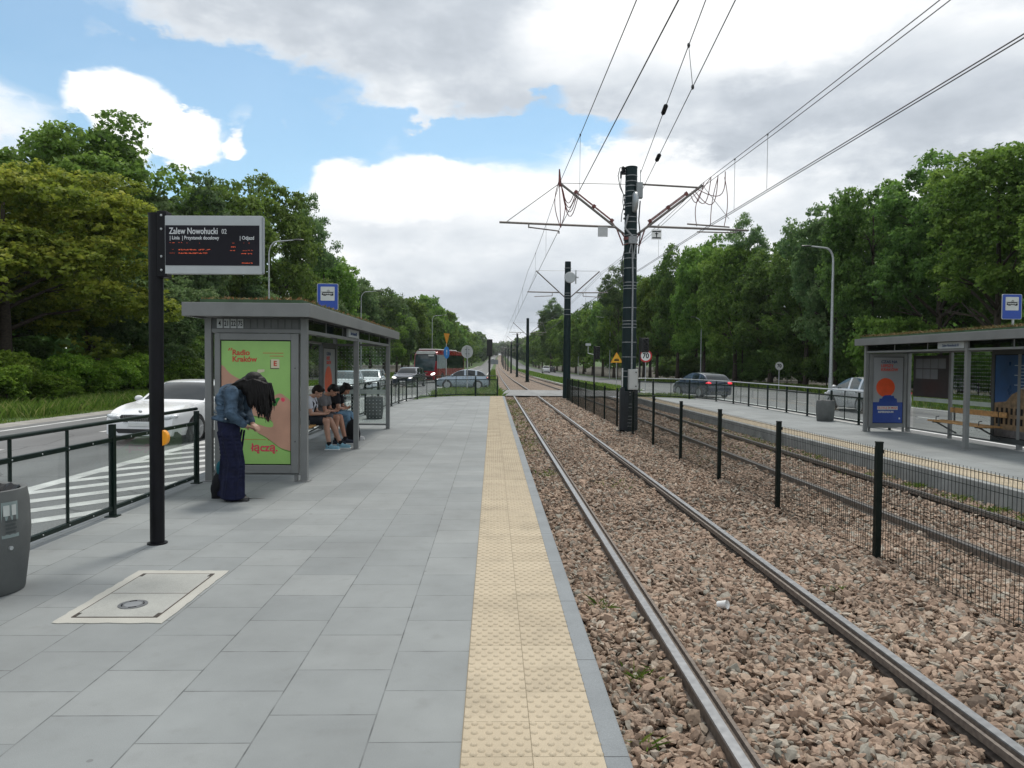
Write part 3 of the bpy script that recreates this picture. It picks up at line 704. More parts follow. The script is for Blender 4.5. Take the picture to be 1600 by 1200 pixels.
# ------------------------------------------------------------ cable chamber cover
def chamber():
    t = thing('chamber_cover', 'pale concrete utility cover with a round iron plug set in the paving', 'utility cover', (-2.40, 5.15, 0))
    m = MB(); g = random.Random(2); n = 60
    w, l = .345, .575; out = []
    def edge(p, q, k):
        return [(p[0] + (q[0] - p[0]) * i / k + g.uniform(-.006, .006), p[1] + (q[1] - p[1]) * i / k + g.uniform(-.006, .006)) for i in range(k)]
    c = [(-w, -l), (w, -l), (w, l), (-w, l)]
    for i, k in enumerate((14, 22, 14, 22)): out += edge(c[i], c[(i + 1) % 4], k)
    m.prism(out, (0, 0, .001), (1, 0, 0), (0, 1, 0), (0, 0, .004)); mc = concrete_mat('cover_concrete', (.37, .365, .33), 0, .1); m.build('surround', mc, t)
    m = MB(); mc2 = concrete_mat('cover_infill', (.30, .305, .285), 0, .14); m.box(-.265, .265, -.475, -.004, .0035, .0085); m.build('cover_slab', mc2, t); m = MB(); m.box(-.265, .265, .004, .475, .0035, .0085); m.build('cover_slab', mc2, t)
    m = MB()
    for x in (-.271, .265): m.box(x, x + .006, -.475, .475, .0035, .0095)
    for y in (-.481, .475, -.003): m.box(-.271, .271, y, y + .006, .0035, .0093)
    m.build('steel_frame', mat('rusty_frame', (.07, .055, .045), .7, var=.4), t)
    for sx in (-1, 1):
        for sy in (-1, 1): m = MB(); m.box(sx * .255 - .012, sx * .255 + .012, sy * .44 - .035, sy * .44 + .035, .0085, .0102); m.build('lifting_slot', mat('slot_dark', (.03, .025, .02), .8, var=.4), t)
    m = MB(); m.cyl((0, -.24, .0085), (0, -.24, .0115), .092, n=30); pl = m.build('plug', mat('iron_plug', (.14, .145, .15), .5, metal=.5, var=.2), t)
    m = MB(); m.cyl((0, -.24, .0115), (0, -.24, .0125), .055, n=24); 
    m.build('plug_centre', mat('iron_plug_light', (.25, .26, .27), .5, metal=.5), pl)
    for k in range(4):
        m = MB(); a = k * PI / 2 + .4; m.tube([(math.cos(a + q) * .068, -.24 + math.sin(a + q) * .068, .0118) for q in (-.35, -.15, .15, .35)], .004, 5); m.build('plug_slot', m_black, pl)
chamber()

# ------------------------------------------------------------ railings with glazed bays
def railing(name, label, pts, z, hand=m_dkgreen, nominal=1.9, heavy=True, group='green railings with clear panels'):
    """pts: post positions (x,y); every post, each handrail run and every glazed bay is a part"""
    t = thing(name, label, 'railing', (pts[0][0], pts[0][1], z), 0, group)
    P = [Vector((x - pts[0][0], y - pts[0][1], 0)) for x, y in pts]
    H = 1.0
    for p in P:
        m = MB(); m.box(-.028, .028, -.028, .028, -.0, H - .03); m.box(-.06, .06, -.06, .06, 0, .012)
        m.build('post', m_dkgreen, t, p, bevel=.003)
    m = MB(); m.tube([p + Vector((0, 0, H)) for p in P], .021, 8); m.build('handrail', hand, t, smooth=50)
    for a, b in zip(P[:-1], P[1:]):
        d = (b - a); ln = d.length; ang = math.atan2(d.y, d.x)
        m = MB(); m.box(.03, ln - .03, -.02, .02, H - .21, H - .17); m.box(.03, ln - .03, -.02, .02, .07, .11)
        k = max(1, int(round(ln / .95)))
        for i in range(1, k): m.box(ln * i / k - .011, ln * i / k + .011, -.011, .011, .11, H - .02)
        m.box(.03, .05, -.012, .012, .11, H - .21); m.box(ln - .05, ln - .03, -.012, .012, .11, H - .21)
        fr = m.build('bay_frame', m_dkgreen, t, a, (0, 0, ang))
        m = MB(); m.box(.05, ln - .05, -.003, .003, .11, H - .21); m.build('clear_panel', m_glass_rail, fr)
        if pts[0][1] < 5:
            for i in range(1, 6):
                for zz in (.09, H - .19): m = MB(); m.ell((ln * i / 6, -.021, zz), (.008, .005, .008), 8, 4); m.build('rivet', m_galv, fr)
    return t
railing('railing', 'dark green railing with clear panels running past the left side of the departures display',
        [(-3.99, .5), (-3.99, 2.9), (-3.985, 5.3), (-3.98, 7.73), (-3.96, 9.85)], 0)
railing('railing', 'dark green railing curving round the far end of the near platform to the tactile strip',
        [(-3.95, 18.6), (-3.95, 20.6), (-3.93, 22.6), (-3.88, 24.8), (-3.75, 27.1), (-3.72, 29.0), (-3.62, 30.7), (-3.34, 32.4), (-2.7, 34.6), (-.85, 36.0), (.24, 36.1)], 0)
railing('railing', 'dark railing with a light handrail along the road edge of the opposite platform',
        [(11.0, 19.9), (11.0, 21.6), (11.0, 23.4), (11.0, 25.2), (11.0, 27.0), (11.0, 28.9), (10.98, 31.0), (10.95, 32.9), (10.75, 34.8), (10.1, 37.2), (8.6, 38.9), (7.75, 39.0)], Z_R, hand=m_galv)

# ------------------------------------------------------------ mesh fence between the tracks
def mesh_fence():
    ys = [4.87 + 2.70 * k for k in range(-1, 14)]
    t = thing('mesh_fence', 'dark green wire mesh fence standing in the ballast between the two tracks', 'fence', (4.08, ys[0], Z_BAL))
    for i, y in enumerate(ys):
        m = MB(); m.box(-.03, .03, -.03, .03, -.05, 1.27); m.box(-.033, .033, -.033, .033, 1.27, 1.285)
        m.m = 1; m.box(.03, .045, -.02, .02, 1.16, 1.2)
        m.build('post', [mat('fence_green', (.004, .009, .007), .5, var=.25, spec=.2), m_black], t, (0, y - ys[0], 0), bevel=.003)
    mw = mat('fence_wire', (.006, .012, .010), .5, spec=.2)
    for i, (a, b) in enumerate(zip(ys[:-1], ys[1:])):
        m = MB(); n = 53; ln = b - a
        for k in range(1, n):
            y = ln * k / n; 
            m.bar((.034, y, .04), (.034, y, 1.22), .0034 if a < 12 else .0046)
        for z in (.06, .26, .46, .66, .86, 1.06, 1.19):
            dz = .0; m.bar((.040, .02, z), (.040, ln - .02, z), .005, .005)
        m.build('mesh_panel', mw, t, (0, a - ys[0], 0))
mesh_fence()
# ------------------------------------------------------------ shelters with planted roofs
m_poster_w = mat('poster_white', (.30, .31, .32), .5, var=.03)
m_ink_navy = mat('ink_navy', (.02, .05, .13), .5); m_ink_red = mat('ink_red', (.62, .045, .02), .5, var=.05)
m_poster_blue = mat('poster_blue', (.010, .045, .26), .4, var=.08)
m_soffit = mat('soffit', (.035, .036, .036), .6, var=.3)
m_sedum = None
def leafmat(name, stops, trans=.25, rough=.6, noise=.0):
    m, t, b = newmat(name); L = t.links.new
    at = nd(t, 'ShaderNodeAttribute'); at.attribute_name = 'tint'
    oi = nd(t, 'ShaderNodeObjectInfo')
    c = ramp(t, at.outputs['Fac'], stops)
    hs = nd(t, 'ShaderNodeHueSaturation'); L(c, hs.inputs['Color'])
    L(mth(t, 'ADD', mth(t, 'MULTIPLY', oi.outputs['Random'], .018), .492), hs.inputs['Hue'])
    L(mth(t, 'ADD', mth(t, 'MULTIPLY', oi.outputs['Random'], .45), .78), hs.inputs['Value'])
    L(hs.outputs[0], b.inputs['Base Color']); b.inputs['Roughness'].default_value = rough; b.inputs['Specular IOR Level'].default_value = .25
    tl = nd(t, 'ShaderNodeBsdfTranslucent'); L(hs.outputs[0], tl.inputs[0])
    mx = nd(t, 'ShaderNodeMixShader'); mx.inputs[0].default_value = trans; L(b.outputs[0], mx.inputs[1]); L(tl.outputs[0], mx.inputs[2])
    L(mx.outputs[0], t.nodes['Material Output'].inputs[0]); return m
def blades(g, xs, ys, zs, hmin, hmax, w, lean=.35, seg=1):
    """triangular grass blades as quads (two triangles sharing a bend)"""
    n = len(xs); a = g.uniform(0, 2 * PI, n); h = g.uniform(hmin, hmax, n); lx = g.normal(0, lean, n) * h; ly = g.normal(0, lean, n) * h
    dx = np.cos(a) * w / 2; dy = np.sin(a) * w / 2
    p0 = np.stack([xs - dx, ys - dy, zs], 1); p1 = np.stack([xs + dx, ys + dy, zs], 1)
    p2 = np.stack([xs + lx * .4 + dx * .7, ys + ly * .4 + dy * .7, zs + h * .6], 1); p3 = np.stack([xs + lx, ys + ly, zs + h], 1)
    V = np.stack([p0, p1, p2, p3], 1).reshape(-1, 3); F = (np.arange(n) * 4)[:, None] + np.arange(4)[None]
    return V, F, np.repeat(g.random(n), 4)
m_sedum = leafmat('sedum', [(0, (.04, .08, .02)), (.3, (.09, .11, .03)), (.5, (.20, .09, .04)), (.85, (.20, .10, .05)), (1, (.26, .20, .08))], .15)
m_sedum_dry = leafmat('sedum_dry', [(0, (.08, .08, .03)), (.3, (.15, .12, .045)), (.6, (.22, .165, .06)), (.85, (.20, .11, .045)), (1, (.12, .15, .04))], .15)

HAND_ARM_L = [(-.56, .40), (-.56, .06), (-.50, .0), (-.38, -.03), (-.2, -.08), (-.05, -.10), (.06, -.16), (.16, -.20), (.27, -.22), (.33, -.17), (.30, -.11), (.18, -.10), (.05, -.02), (-.06, .06), (-.2, .16), (-.34, .22), (-.45, .27)]
HAND_R = [(.56, -.72), (.56, -.12), (.50, -.05), (.42, .0), (.33, -.02), (.24, .0), (.14, -.06), (.02, -.17), (-.08, -.19), (-.12, -.27), (-.05, -.31), (.10, -.31), (.20, -.35), (.29, -.33), (.36, -.40), (.33, -.47), (.22, -.48), (.08, -.44), (-.04, -.40), (-.10, -.45), (-.02, -.50), (.12, -.54), (.26, -.60), (.42, -.68)]
m_skinposter = mat('poster_skin', (.47, .26, .18), .5, var=.16, scale=3); m_skinposter2 = mat('poster_skin_shade', (.30, .13, .085), .5, var=.1, scale=3)
def smooth_poly(P, it=2):
    for _ in range(it):
        Q = []
        for i in range(len(P)):
            a, b = P[i], P[(i + 1) % len(P)]
            Q += [(a[0] * .75 + b[0] * .25, a[1] * .75 + b[1] * .25), (a[0] * .25 + b[0] * .75, a[1] * .25 + b[1] * .75)]
        P = Q
    return P
def clip_x(P, lim): return [(max(-lim, min(lim, a)), b) for a, b in P]
def green_poster(t, x0, x1, z0, z1, y):
    """advertising sheet facing -Y: two hands and wording on green"""
    mg = mat('poster_green', (.275, .49, .135), .42, var=.05)
    m = MB(); m.box(x0, x1, y - .004, y, z0, z1); p = m.build('poster', mg, t)
    w = x1 - x0; h = z1 - z0; cx = (x0 + x1) / 2
    def at(a, b): return (x0 + a * w, y - .0055, z1 - b * h)
    mr = mat('ink_rust', (.50, .055, .03), .5, var=.08); mpk = mat('ink_pink', (.62, .045, .09), .5, var=.05)
    text('Radio', .103, mr, p, at(.155, .095), align='LEFT', bold=.0028); text('Kraków', .103, mr, p, at(.155, .148), align='LEFT', bold=.0028)
    q = MB()
    for k in range(2): q.prism([(0, 0), (.014, 0), (.034, .036), (.018, .036)], at(.095 + k * .032, .078), (1, 0, 0), (0, 0, 1), (0, .002, 0))
    for k, (a, b_) in enumerate(((.60, .90), (.70, .90))):
        zz = at(0, .098 + k * .024)[2]; q.box(x0 + a * w, x0 + b_ * w, y - .006, y - .004, zz, zz + .007)
    q.build('rust_print', mr, p)
    q = MB(); zz = at(0, .803)[2]; q.box(x0 + .18 * w, x0 + .645 * w, y - .006, y - .004, zz, zz + .005)
    q.prism([(0, 0), (.012, 0), (.024, .034), (.010, .034)], at(.67, .808), (1, 0, 0), (0, 0, 1), (0, .002, 0)); q.build('rust_print', mr, p)
    text('łączą.', .150, mpk, p, at(.625, .868), bold=.0035)
    # hands: shapes in poster fractions (u from left, v from top)
    def shape(pts, mm, name, d):
        P = smooth_poly(pts, 2); P = [(max(.0, min(1.0, a)), b_) for a, b_ in P]
        mb = MB(); mb.prism([(a * w, -b_ * h) for a, b_ in P], (x0, y - d, z1), (1, 0, 0), (0, 0, 1), (0, .001, 0)); return mb.build(name, mm, p)
    shape([(0, .24), (-.1, .50), (.03, .51), (.06, .52), (.16, .56), (.3, .60), (.44, .61), (.58, .62), (.66, .60), (.70, .56), (.66, .49), (.56, .42), (.46, .37), (.33, .32), (.22, .30), (.10, .255), (.02, .19), (-.1, .2)], m_skinposter, 'printed_arm', .0052)
    sh = [(1.1, .52), (.92, .445), (.86, .42), (.80, .43), (.72, .46), (.62, .49), (.50, .545), (.44, .59), (.46, .605), (.56, .615), (.66, .625), (.73, .645), (.755, .675), (.74, .70), (.66, .70), (.56, .68), (.48, .672), (.50, .74), (.62, .77), (.74, .82), (.88, .88), (1.1, .90)]
    shape([(a + .012, b_ + .012) for a, b_ in sh], mat('poster_green_deep', (.12, .26, .05), .42, var=.05), 'printed_outline', .0055)
    shape(sh, m_skinposter, 'printed_hand', .0062)
    sd_ = mat('poster_skin_fold', (.20, .095, .06), .5, var=.1)
    shape([(.50, .575), (.66, .535), (.78, .505), (.665, .545), (.505, .588)], sd_, 'printed_fold', .0070)
    shape([(.0, .50), (.05, .515), (.16, .55), (.30, .59), (.28, .60), (.14, .57), (.0, .53)], sd_, 'printed_fold', .0070)
    shape([(.70, .545), (.66, .57), (.64, .62), (.66, .655), (.695, .655), (.70, .61), (.72, .57), (.75, .545)], mat('bead_red', (.05, .010, .010), .4, var=.6, scale=60), 'printed_bracelet', .0075)
    shape([(.735, .525), (.745, .49), (.80, .455), (.86, .46), (.82, .49), (.79, .53)], mat('leaf_print', (.03, .20, .03), .4), 'printed_ring', .0075)
    shape([(.86, .462), (.90, .455), (.93, .475), (.90, .495), (.87, .485)], mat('petal_print', (.70, .06, .11), .4), 'printed_ring', .0075)
    mt = mat('tile_cream', (.58, .54, .38), .5, var=.04); mtd = mat('tile_edge', (.08, .07, .04), .5)
    c = at(.78, .182); q = MB(); q.box(c[0] - .058, c[0] + .058, y - .009, y - .005, c[2] - .06, c[2] + .06)
    tl = q.build('printed_tile', mt, p, bevel=.006); 
    q = MB(); q.box(c[0] - .066, c[0] + .050, y - .0065, y - .0045, c[2] - .072, c[2] + .05); q.build('printed_tile_side', mtd, p)
    text('E', .095, mr, p, (c[0], y - .0105, c[2]), bold=.0025)
    q = MB(); q.prism([(-.055, -.05), (.05, -.02), (.05, .012), (-.04, .008)], at(.57, .235), (1, 0, 0), (0, 0, 1), (0, -.002, 0)); q.build('printed_tile', mt, p)
    return p
def sun_poster(t, xa, ya, xb, yb, z0, z1, nrm, rot):
    """white sheet with an orange disc over a blue block; spans from (xa,ya) to (xb,yb), left to right as seen"""
    A = Vector((xa, ya, 0)); B = Vector((xb, yb, 0)); u = (B - A).normalized(); w = (B - A).length; h = z1 - z0; N = Vector(nrm)
    up = Vector((0, 0, 1))
    def o3(a, b_, d): return A + u * (a * w) + up * (z0 + b_ * h) + N * d
    m = MB(); m.prism([(0, 0), (w, 0), (w, h), (0, h)], A + up * z0, u, up, N * .004); p = m.build('poster', m_poster_w, t)
    m = MB(); m.prism([(w * (.415 + .315 * math.cos(a)), h * .54 + w * .315 * math.sin(a)) for a in np.linspace(0, 2 * PI, 40)[:-1]], A + up * z0 + N * .004, u, up, N * .0015)
    m.build('printed_disc', mat('disc_orange', (.70, .085, .02), .4, var=.08), p)
    m = MB(); m.prism([(0, 0), (w, 0), (w, h * .315), (w * .82, h * .315), (w * .80, h * .37), (w * .72, h * .38), (w * .70, h * .415), (w * .62, h * .41), (w * .60, h * .425), (w * .40, h * .42), (w * .33, h * .40), (w * .30, h * .37), (w * .22, h * .37), (w * .20, h * .315), (0, h * .315)], A + up * z0 + N * .0055, u, up, N * .0015)
    m.build('printed_block', m_poster_blue, p)
    m = MB(); m.prism([(w * .15, h * .20), (w * .84, h * .20), (w * .84, h * .255), (w * .15, h * .255)], A + up * z0 + N * .007, u, up, N * .001); m.prism([(w * .88, h * .055), (w * .93, h * .055), (w * .93, h * .08), (w * .88, h * .08)], A + up * z0 + N * .007, u, up, N * .001)
    m.build('printed_banner', m_offwhite, p)
    def T(s, size, mm, a, b_, d=.0058, al='LEFT', bold=.003): text(s, size, mm, p, o3(a, b_, d), rot, align=al, bold=bold)
    T('CZAS NA', .105, m_ink_navy, .25, .93); T('LEPSZY', .105, m_ink_red, .25, .87); T('KRAKÓW', .105, m_ink_red, .25, .81)
    T('GŁOSUJ 24 MAJA', .074, m_ink_red, .495, .228, .0085, 'CENTER', .001); T('REFERENDUM', .068, m_offwhite, .18, .165, .0075)
    return p

def shelter(name, label, loc, rz, ypost, D, zr, seed, poster, name_txt, sedum_m, backwall):
    t = thing(name, label, 'tram shelter', loc, rz, None)
    g = random.Random(seed); gn = np.random.default_rng(seed); Y1 = ypost[-1]
    S = m_steelgrey
    zb = zr - .18           # underside of fascia
    for y in ypost:
        m = MB(); m.box(-.045, .045, y - .045, y + .045, 0, zb); m.box(-.08, .08, y - .08, y + .08, 0, .012); m.build('post', S, t, bevel=.008)
        m = MB(); m.box(-D - .045, -D + .045, y - .045, y + .045, 0, zb); m.box(-D - .07, -D + .07, y - .07, y + .07, 0, .012); m.build('post', S, t, bevel=.008)
    # roof: fascia frame, soffit, tray
    xo0, xo1, yo0, yo1 = -D - .22, .16, -.36, Y1 + .9
    m = MB(); 
    m.box(xo0, xo1, yo0, yo0 + .03, zb, zr); m.box(xo0, xo1, yo1 - .03, yo1, zb, zr); m.box(xo0, xo0 + .03, yo0 + .03, yo1 - .03, zb, zr); m.box(xo1 - .03, xo1, yo0 + .03, yo1 - .03, zb, zr)
    m.build('roof_fascia', S, t, bevel=.006)
    m = MB(); m.box(xo0 + .03, xo1 - .03, yo0 + .03, yo1 - .03, zb + .025, zr - .012); m.build('roof_deck', m_soffit, t)
    m = MB(); m.box(xo0 + .2, xo1 - .12, yo0 + .1, yo1 - .12, zr - .012, zr + .05); m.build('planting_tray', mat('moss_green', (.05, .095, .045), .8, var=.3), t)
    n = 14000; xs = gn.uniform(xo0 + .2, xo1 - .12, n); ys = gn.uniform(yo0 + .1, yo1 - .12, n)
    V, F, ti = blades(gn, xs, ys, np.full(n, zr + .045), .015, .06 if poster == 'green' else .09, .02, .7)
    link('roof_planting', np_mesh('roof_planting', V, F, sedum_m, {'tint': ti}), t)['kind'] = 'stuff'
    # cross rails below the fascia
    zl = zb - .17
    m = MB(); m.box(-.03, .03, ypost[0], ypost[-1], zl - .03, zl + .015)
    m.box(-D - .03, -D + .03, ypost[0], ypost[-1], zl - .03, zl + .015)
    for y in (ypost[0], ypost[-1]): m.box(-D, 0, y - .03, y + .03, zl - .035, zl + .02)
    m.build('rail_beams', S, t, bevel=.004)
    m = MB()
    for a, b in zip(ypost[:-1], ypost[1:]):
        for q in (.33, .66): m.box(-.012, .012, a + (b - a) * q - .012, a + (b - a) * q + .012, zl + .015, zb)
    for q in np.linspace(ypost[0] + .5, Y1 - .5, 6): m.box(-D, 0, q - .02, q + .02, zb - .05, zb + .01)
    m.build('roof_brackets', S, t)
    m = MB()
    for a, b in zip(ypost[:-1], ypost[1:]): m.box(-.006, .006, a + .06, b - .06, zl + .02, zb - .005)
    m.build('top_glass', glass('dark_top_glass', (.30, .31, .31), .02), t)
    # stop-name plate in the front band
    yn0 = ypost[1] - .98; m = MB(); m.box(.008, .05, yn0, ypost[1] - .06, zl + .02, zb - .01); pl = m.build('name_plate', mat('plate_white', (.36, .38, .38), .5, var=.05), t, bevel=.003)
    text(name_txt, .085, m_ink_navy, pl, (.052, (yn0 + ypost[1] - .06) / 2, (zl + zb) / 2), FACE_PX, sx=.8, bold=.001)
    # line-number boxes over the poster end
    m = MB(); m.box(-D + .05, -.05, -.03, .0, zl + .02, zb); m.build('number_panel', mat('number_panel_grey', (.07, .075, .075), .5, var=.2), t)
    k = 12; cw = (D - .18) / k
    for i in range(k):
        x0 = -D + .11 + i * cw; m = MB(); m.box(x0 + .008, x0 + cw - .008, -.036, -.031, zl + .028, zb - .018)
        lit = i < 4 and poster == 'green'
        c = m.build('number_tile', mat('tile_white', (.42, .44, .44), .5, var=.04) if lit else mat('tile_blank', (.10, .105, .105), .55, var=.15), t)
        if lit: text(('4', '21', '22', '75')[i], .105, m_black, c, (x0 + cw / 2, -.038, (zl + zb) / 2 + .003), sx=.60, bold=.001)
    # poster light box at the end
    px0, px1 = -D + .09, -.07; pz0, pz1 = .115, 2.02 + (zr - 2.41)
    fr = MB(); fw = .075
    fr.box(px0, px0 + fw, -.055, .055, pz0, pz1); fr.box(px1 - fw * 1.35, px1, -.055, .055, pz0, pz1)
    fr.box(px0 + fw, px1 - fw * 1.35, -.055, .055, pz1 - .09, pz1); fr.box(px0 + fw, px1 - fw * 1.35, -.055, .055, pz0, pz0 + .11)
    fr.build('poster_frame', S, t, bevel=.006)
    m = MB(); m.box(px0 + fw, px1 - fw * 1.35, -.028, .028, pz0 + .11, pz1 - .09); m.build('poster_box', m_black, t)
    m = MB(); m.box(-D, 0, -.02, .02, .09, .105); m.box(px0 + .02, px0 + .06, -.03, .03, 0, .115); m.box(px1 - .06, px1 - .02, -.03, .03, 0, .115)
    m.build('poster_feet', S, t)
    m = MB()
    for z in (.55, 1.55): m.ell((px1 - .045, -.056, z), (.010, .006, .010), 10, 5)
    m.build('frame_locks', m_steeldk, t)
    if poster == 'green': green_poster(t, px0 + fw + .012, px1 - fw * 1.35 - .012, pz0 + .125, pz1 - .105, -.029)
    else: sun_poster(t, px1 - fw * 1.35 - .012, .029, px0 + fw + .012, .029, pz0 + .125, pz1 - .105, (0, 1, 0), FACE_PY)
    # far end glass with dots and frosted band
    yl = Y1; 
    m = MB(); m.box(-D + .05, -.05, yl - .004, yl + .004, .14, zl - .06); m.build('dotted_pane', m_glass_dots, t)
    m = MB(); m.box(-D + .045, -.045, yl - .007, yl + .007, .86, .96); m.build('frosted_band', m_frost, t)
    m = MB(); m.box(-D + .045, -.045, yl - .02, yl + .02, .09, .13); m.build('bottom_rail', S, t)
    m = MB(); m.box(-D - .02, -D + .02, .045, Y1 - .045, .09, .13); m.build('bottom_rail', S, t)
    # back wall: ordered list of (kind, y0, y1)
    for kind, a, b in backwall:
        if kind == 'post': m = MB(); m.box(-D - .035, -D + .035, a - .04, a + .04, 0, zl); m.build('back_post', S, t, bevel=.005)
        elif kind in ('glass', 'dots'):
            m = MB(); m.box(-D - .004, -D + .004, a, b, .14, zl - .04); m.build('back_pane', m_glass if kind == 'glass' else m_glass_dots, t)
            m = MB(); m.box(-D - .007, -D + .007, a, b, .86, .96); m.build('frosted_band', m_frost, t)
        elif kind == 'timetable':
            m = MB(); m.box(-D - .02, -D + .02, a, b, .98, zl - .1); q = m.build('timetable_case', mat('case_dark', (.035, .032, .032), .35, var=.2), t)
            mp = mat('timetable_paper', (.17, .18, .19), .55, var=.08)
            for r in range(3):
                for c_ in range(4):
                    if (r == 2) or (r == 1 and c_ == 0): continue
                    m = MB(); ww = (b - a - .2) / 4; yy = b - .1 - (c_ + 1) * ww
                    m.box(-D + .021, -D + .024, yy + .01, yy + ww - .01, zl - .16 - (r + 1) * .27, zl - .16 - r * .27 - .02); m.build('timetable_sheet', mp, q)
            m = MB(); m.box(-D - .007, -D + .007, a, b, .14, .84); m.build('back_pane', m_glass, t)
            m = MB(); m.box(-D - .008, -D + .008, a, b, .86, .96); m.build('frosted_band', m_frost, t)
        elif kind == 'poster':
            m = MB(); m.box(-D - .05, -D + .05, a, a + .09, .12, zl); m.box(-D - .05, -D + .05, b - .09, b, .12, zl); m.box(-D - .05, -D + .05, a + .09, b - .09, zl - .1, zl); m.box(-D - .05, -D + .05, a + .09, b - .09, .12, .22)
            m.build('poster_frame', m_steeldk, t)
            m = MB(); m.box(-D - .03, -D + .03, a + .09, b - .09, .22, zl - .1); m.build('poster_box', m_black, t)
            if poster == 'green': sun_poster(t, -D + .032, a + .1, -D + .032, b - .1, .24, zl - .12, (1, 0, 0), FACE_PX)
            else:
                m = MB(); m.box(-D + .032, -D + .036, a + .1, b - .1, .24, zl - .12); pb = m.build('poster', mat('poster_dusk_blue', (.015, .06, .16), .3, var=.4, scale=1.5), t)
                # a long building under a blue sky, white wording lines
                mb_ = mat('print_stone', (.20, .13, .07), .4, var=.5, scale=9); w_ = b - a - .2; 
                m = MB(); m.prism([(0, 0), (w_, 0), (w_, .62), (w_ * .86, .74), (w_ * .74, .96), (w_ * .6, .86), (w_ * .45, .78), (w_ * .3, .62), (0, .58)], (-D + .0365, a + .1, .40), (0, 1, 0), (0, 0, 1), (.001, 0, 0)); m.m = 1
                for q_ in range(7):
                    for r_ in range(2): m.box(-D + .038, -D + .039, a + .16 + q_ * w_ / 8, a + .16 + q_ * w_ / 8 + .07, .52 + r_ * .22, .66 + r_ * .22)
                m.build('printed_building', [mb_, m_black], pb)
                m = MB(); m.box(-D + .0365, -D + .038, a + .1, b - .1, .24, .40); m.build('printed_road', mat('print_grey', (.10, .09, .09), .4, var=.4, scale=12), pb)
                m = MB()
                for q_ in range(8): m.box(-D + .037, -D + .038, b - .15 - .55 + .1 * (q_ % 3), b - .16, zl - .35 - q_ * .07, zl - .335 - q_ * .07)
                m.box(-D + .037, -D + .039, b - .32, b - .14, zl - .22, zl - .17)
                m.build('printed_wording', mat('print_pale', (.35, .42, .47), .4), pb)
    # bench
    y0, y1 = (3.1, 5.6) if poster == 'green' else (1.85, 3.9)
    m = MB(); xs0 = -D + .16
    for k in range(3): m.box(xs0 + .15 * k, xs0 + .15 * k + .13, y0, y1, .44, .475)
    m.build('bench_seat', m_wood, t, bevel=.008)
    m = MB(); m.box(-D + .06, -D + .085, y0 + .1, y1, .66, .78); m.build('bench_backrest', m_wood, t, bevel=.006)
    for y in (y0 + .25, y1 - .25):
        m = MB(); m.bar((-D + .02, y, .43), (-D + .60, y, .43), .04, .03); m.bar((-D + .02, y, .16), (-D + .50, y, .42), .04, .03)
        m.bar((-D + .07, y, .43), (-D + .07, y, .8), .03); m.tube([(-D + .52, y, .44), (-D + .52, y, .56), (-D + .45, y, .57)], .012, 6); m.build('bench_bracket', m_steeldk, t)
    return t
shelter('tram_shelter', 'grey tram shelter with the green poster on its near end and three people inside', (-2.575, 10.05, 0), 0, [0, 3.78, 7.95], 1.29, 2.41, 5, 'green', 'Zalew Nowohucki 02', m_sedum,
        [('glass', .1, 3.0), ('post', 3.1, 0), ('glass', 3.2, 6.35), ('poster', 6.45, 7.85)])
shelter('tram_shelter', 'grey tram shelter on the opposite platform, with an orange disc poster', (10.08, 19.45, Z_R), PI, [0, 4.2, 8.4], 1.17, 2.50, 8, 'sun', 'Zalew Nowohucki 01', m_sedum_dry,
        [('timetable', .25, 1.75), ('post', 1.82, 0), ('dots', 1.9, 3.3), ('poster', 3.35, 4.75), ('dots', 4.9, 8.3)])

# ------------------------------------------------------------ signs
def rrect(w, h, r, n=5):
    P = []
    for cx, cy, a0 in ((w / 2 - r, h / 2 - r, 0), (-w / 2 + r, h / 2 - r, 90), (-w / 2 + r, -h / 2 + r, 180), (w / 2 - r, -h / 2 + r, 270)):
        for k in range(n): a = R(a0 + 90 * k / (n - 1)); P.append((cx + r * math.cos(a), cy + r * math.sin(a)))
    return P
def stop_sign(label, loc, w, h, pole):
    t = thing('tram_stop_sign', label, 'tram stop sign', loc, 0, None)
    m = MB(); m.cyl((.05, .03, 0), (.05, .03, pole + h * .9), .022, n=12); m.build('sign_pole', m_galv, t, smooth=40)
    zc_ = pole + h / 2
    m = MB(); m.prism(rrect(w, h, .03), (0, 0, zc_), (1, 0, 0), (0, 0, 1), (0, .018, 0)); b = m.build('sign_panel', m_alu, t)
    m = MB(); m.prism(rrect(w - .02, h - .02, .025), (0, -.002, zc_), (1, 0, 0), (0, 0, 1), (0, .0018, 0)); f = m.build('sign_face', m_blue, t)
    s = w * .66; zs = zc_ + h * .12
    m = MB(); m.prism(rrect(s, s, .012), (0, -.004, zs), (1, 0, 0), (0, 0, 1), (0, .0018, 0)); m.build('white_field', m_offwhite, f)
    m = MB(); y = -.0055; u = s
    m.box(-.42 * u, .42 * u, y, y + .001, zs - .10 * u, zs + .02 * u); m.prism([(-.40 * u, 0), (.40 * u, 0), (.36 * u, .06 * u), (-.36 * u, .06 * u)], (0, y, zs + .06 * u), (1, 0, 0), (0, 0, 1), (0, .001, 0))
    m.box(-.46 * u, .46 * u, y, y + .001, zs + .10 * u, zs + .13 * u)
    for k in range(2): m.box(-.3 * u + .5 * u * k, -.1 * u + .5 * u * k, y, y + .001, zs - .15 * u, zs - .11 * u)
    m.tube([(.02 * u, y, zs + .13 * u), (-.06 * u, y, zs + .19 * u), (.04 * u, y, zs + .27 * u), (.14 * u, y, zs + .19 * u), (.06 * u, y, zs + .13 * u)], .004, 4)
    m.build('tram_pictogram', m_black, f)
    m = MB()
    for k in range(5): m.box(-.30 * u + k * .125 * u, -.21 * u + k * .125 * u, y - .001, y + .0005, zs - .045 * u, zs + .01 * u)
    m.build('pictogram_windows', m_offwhite, f); return t
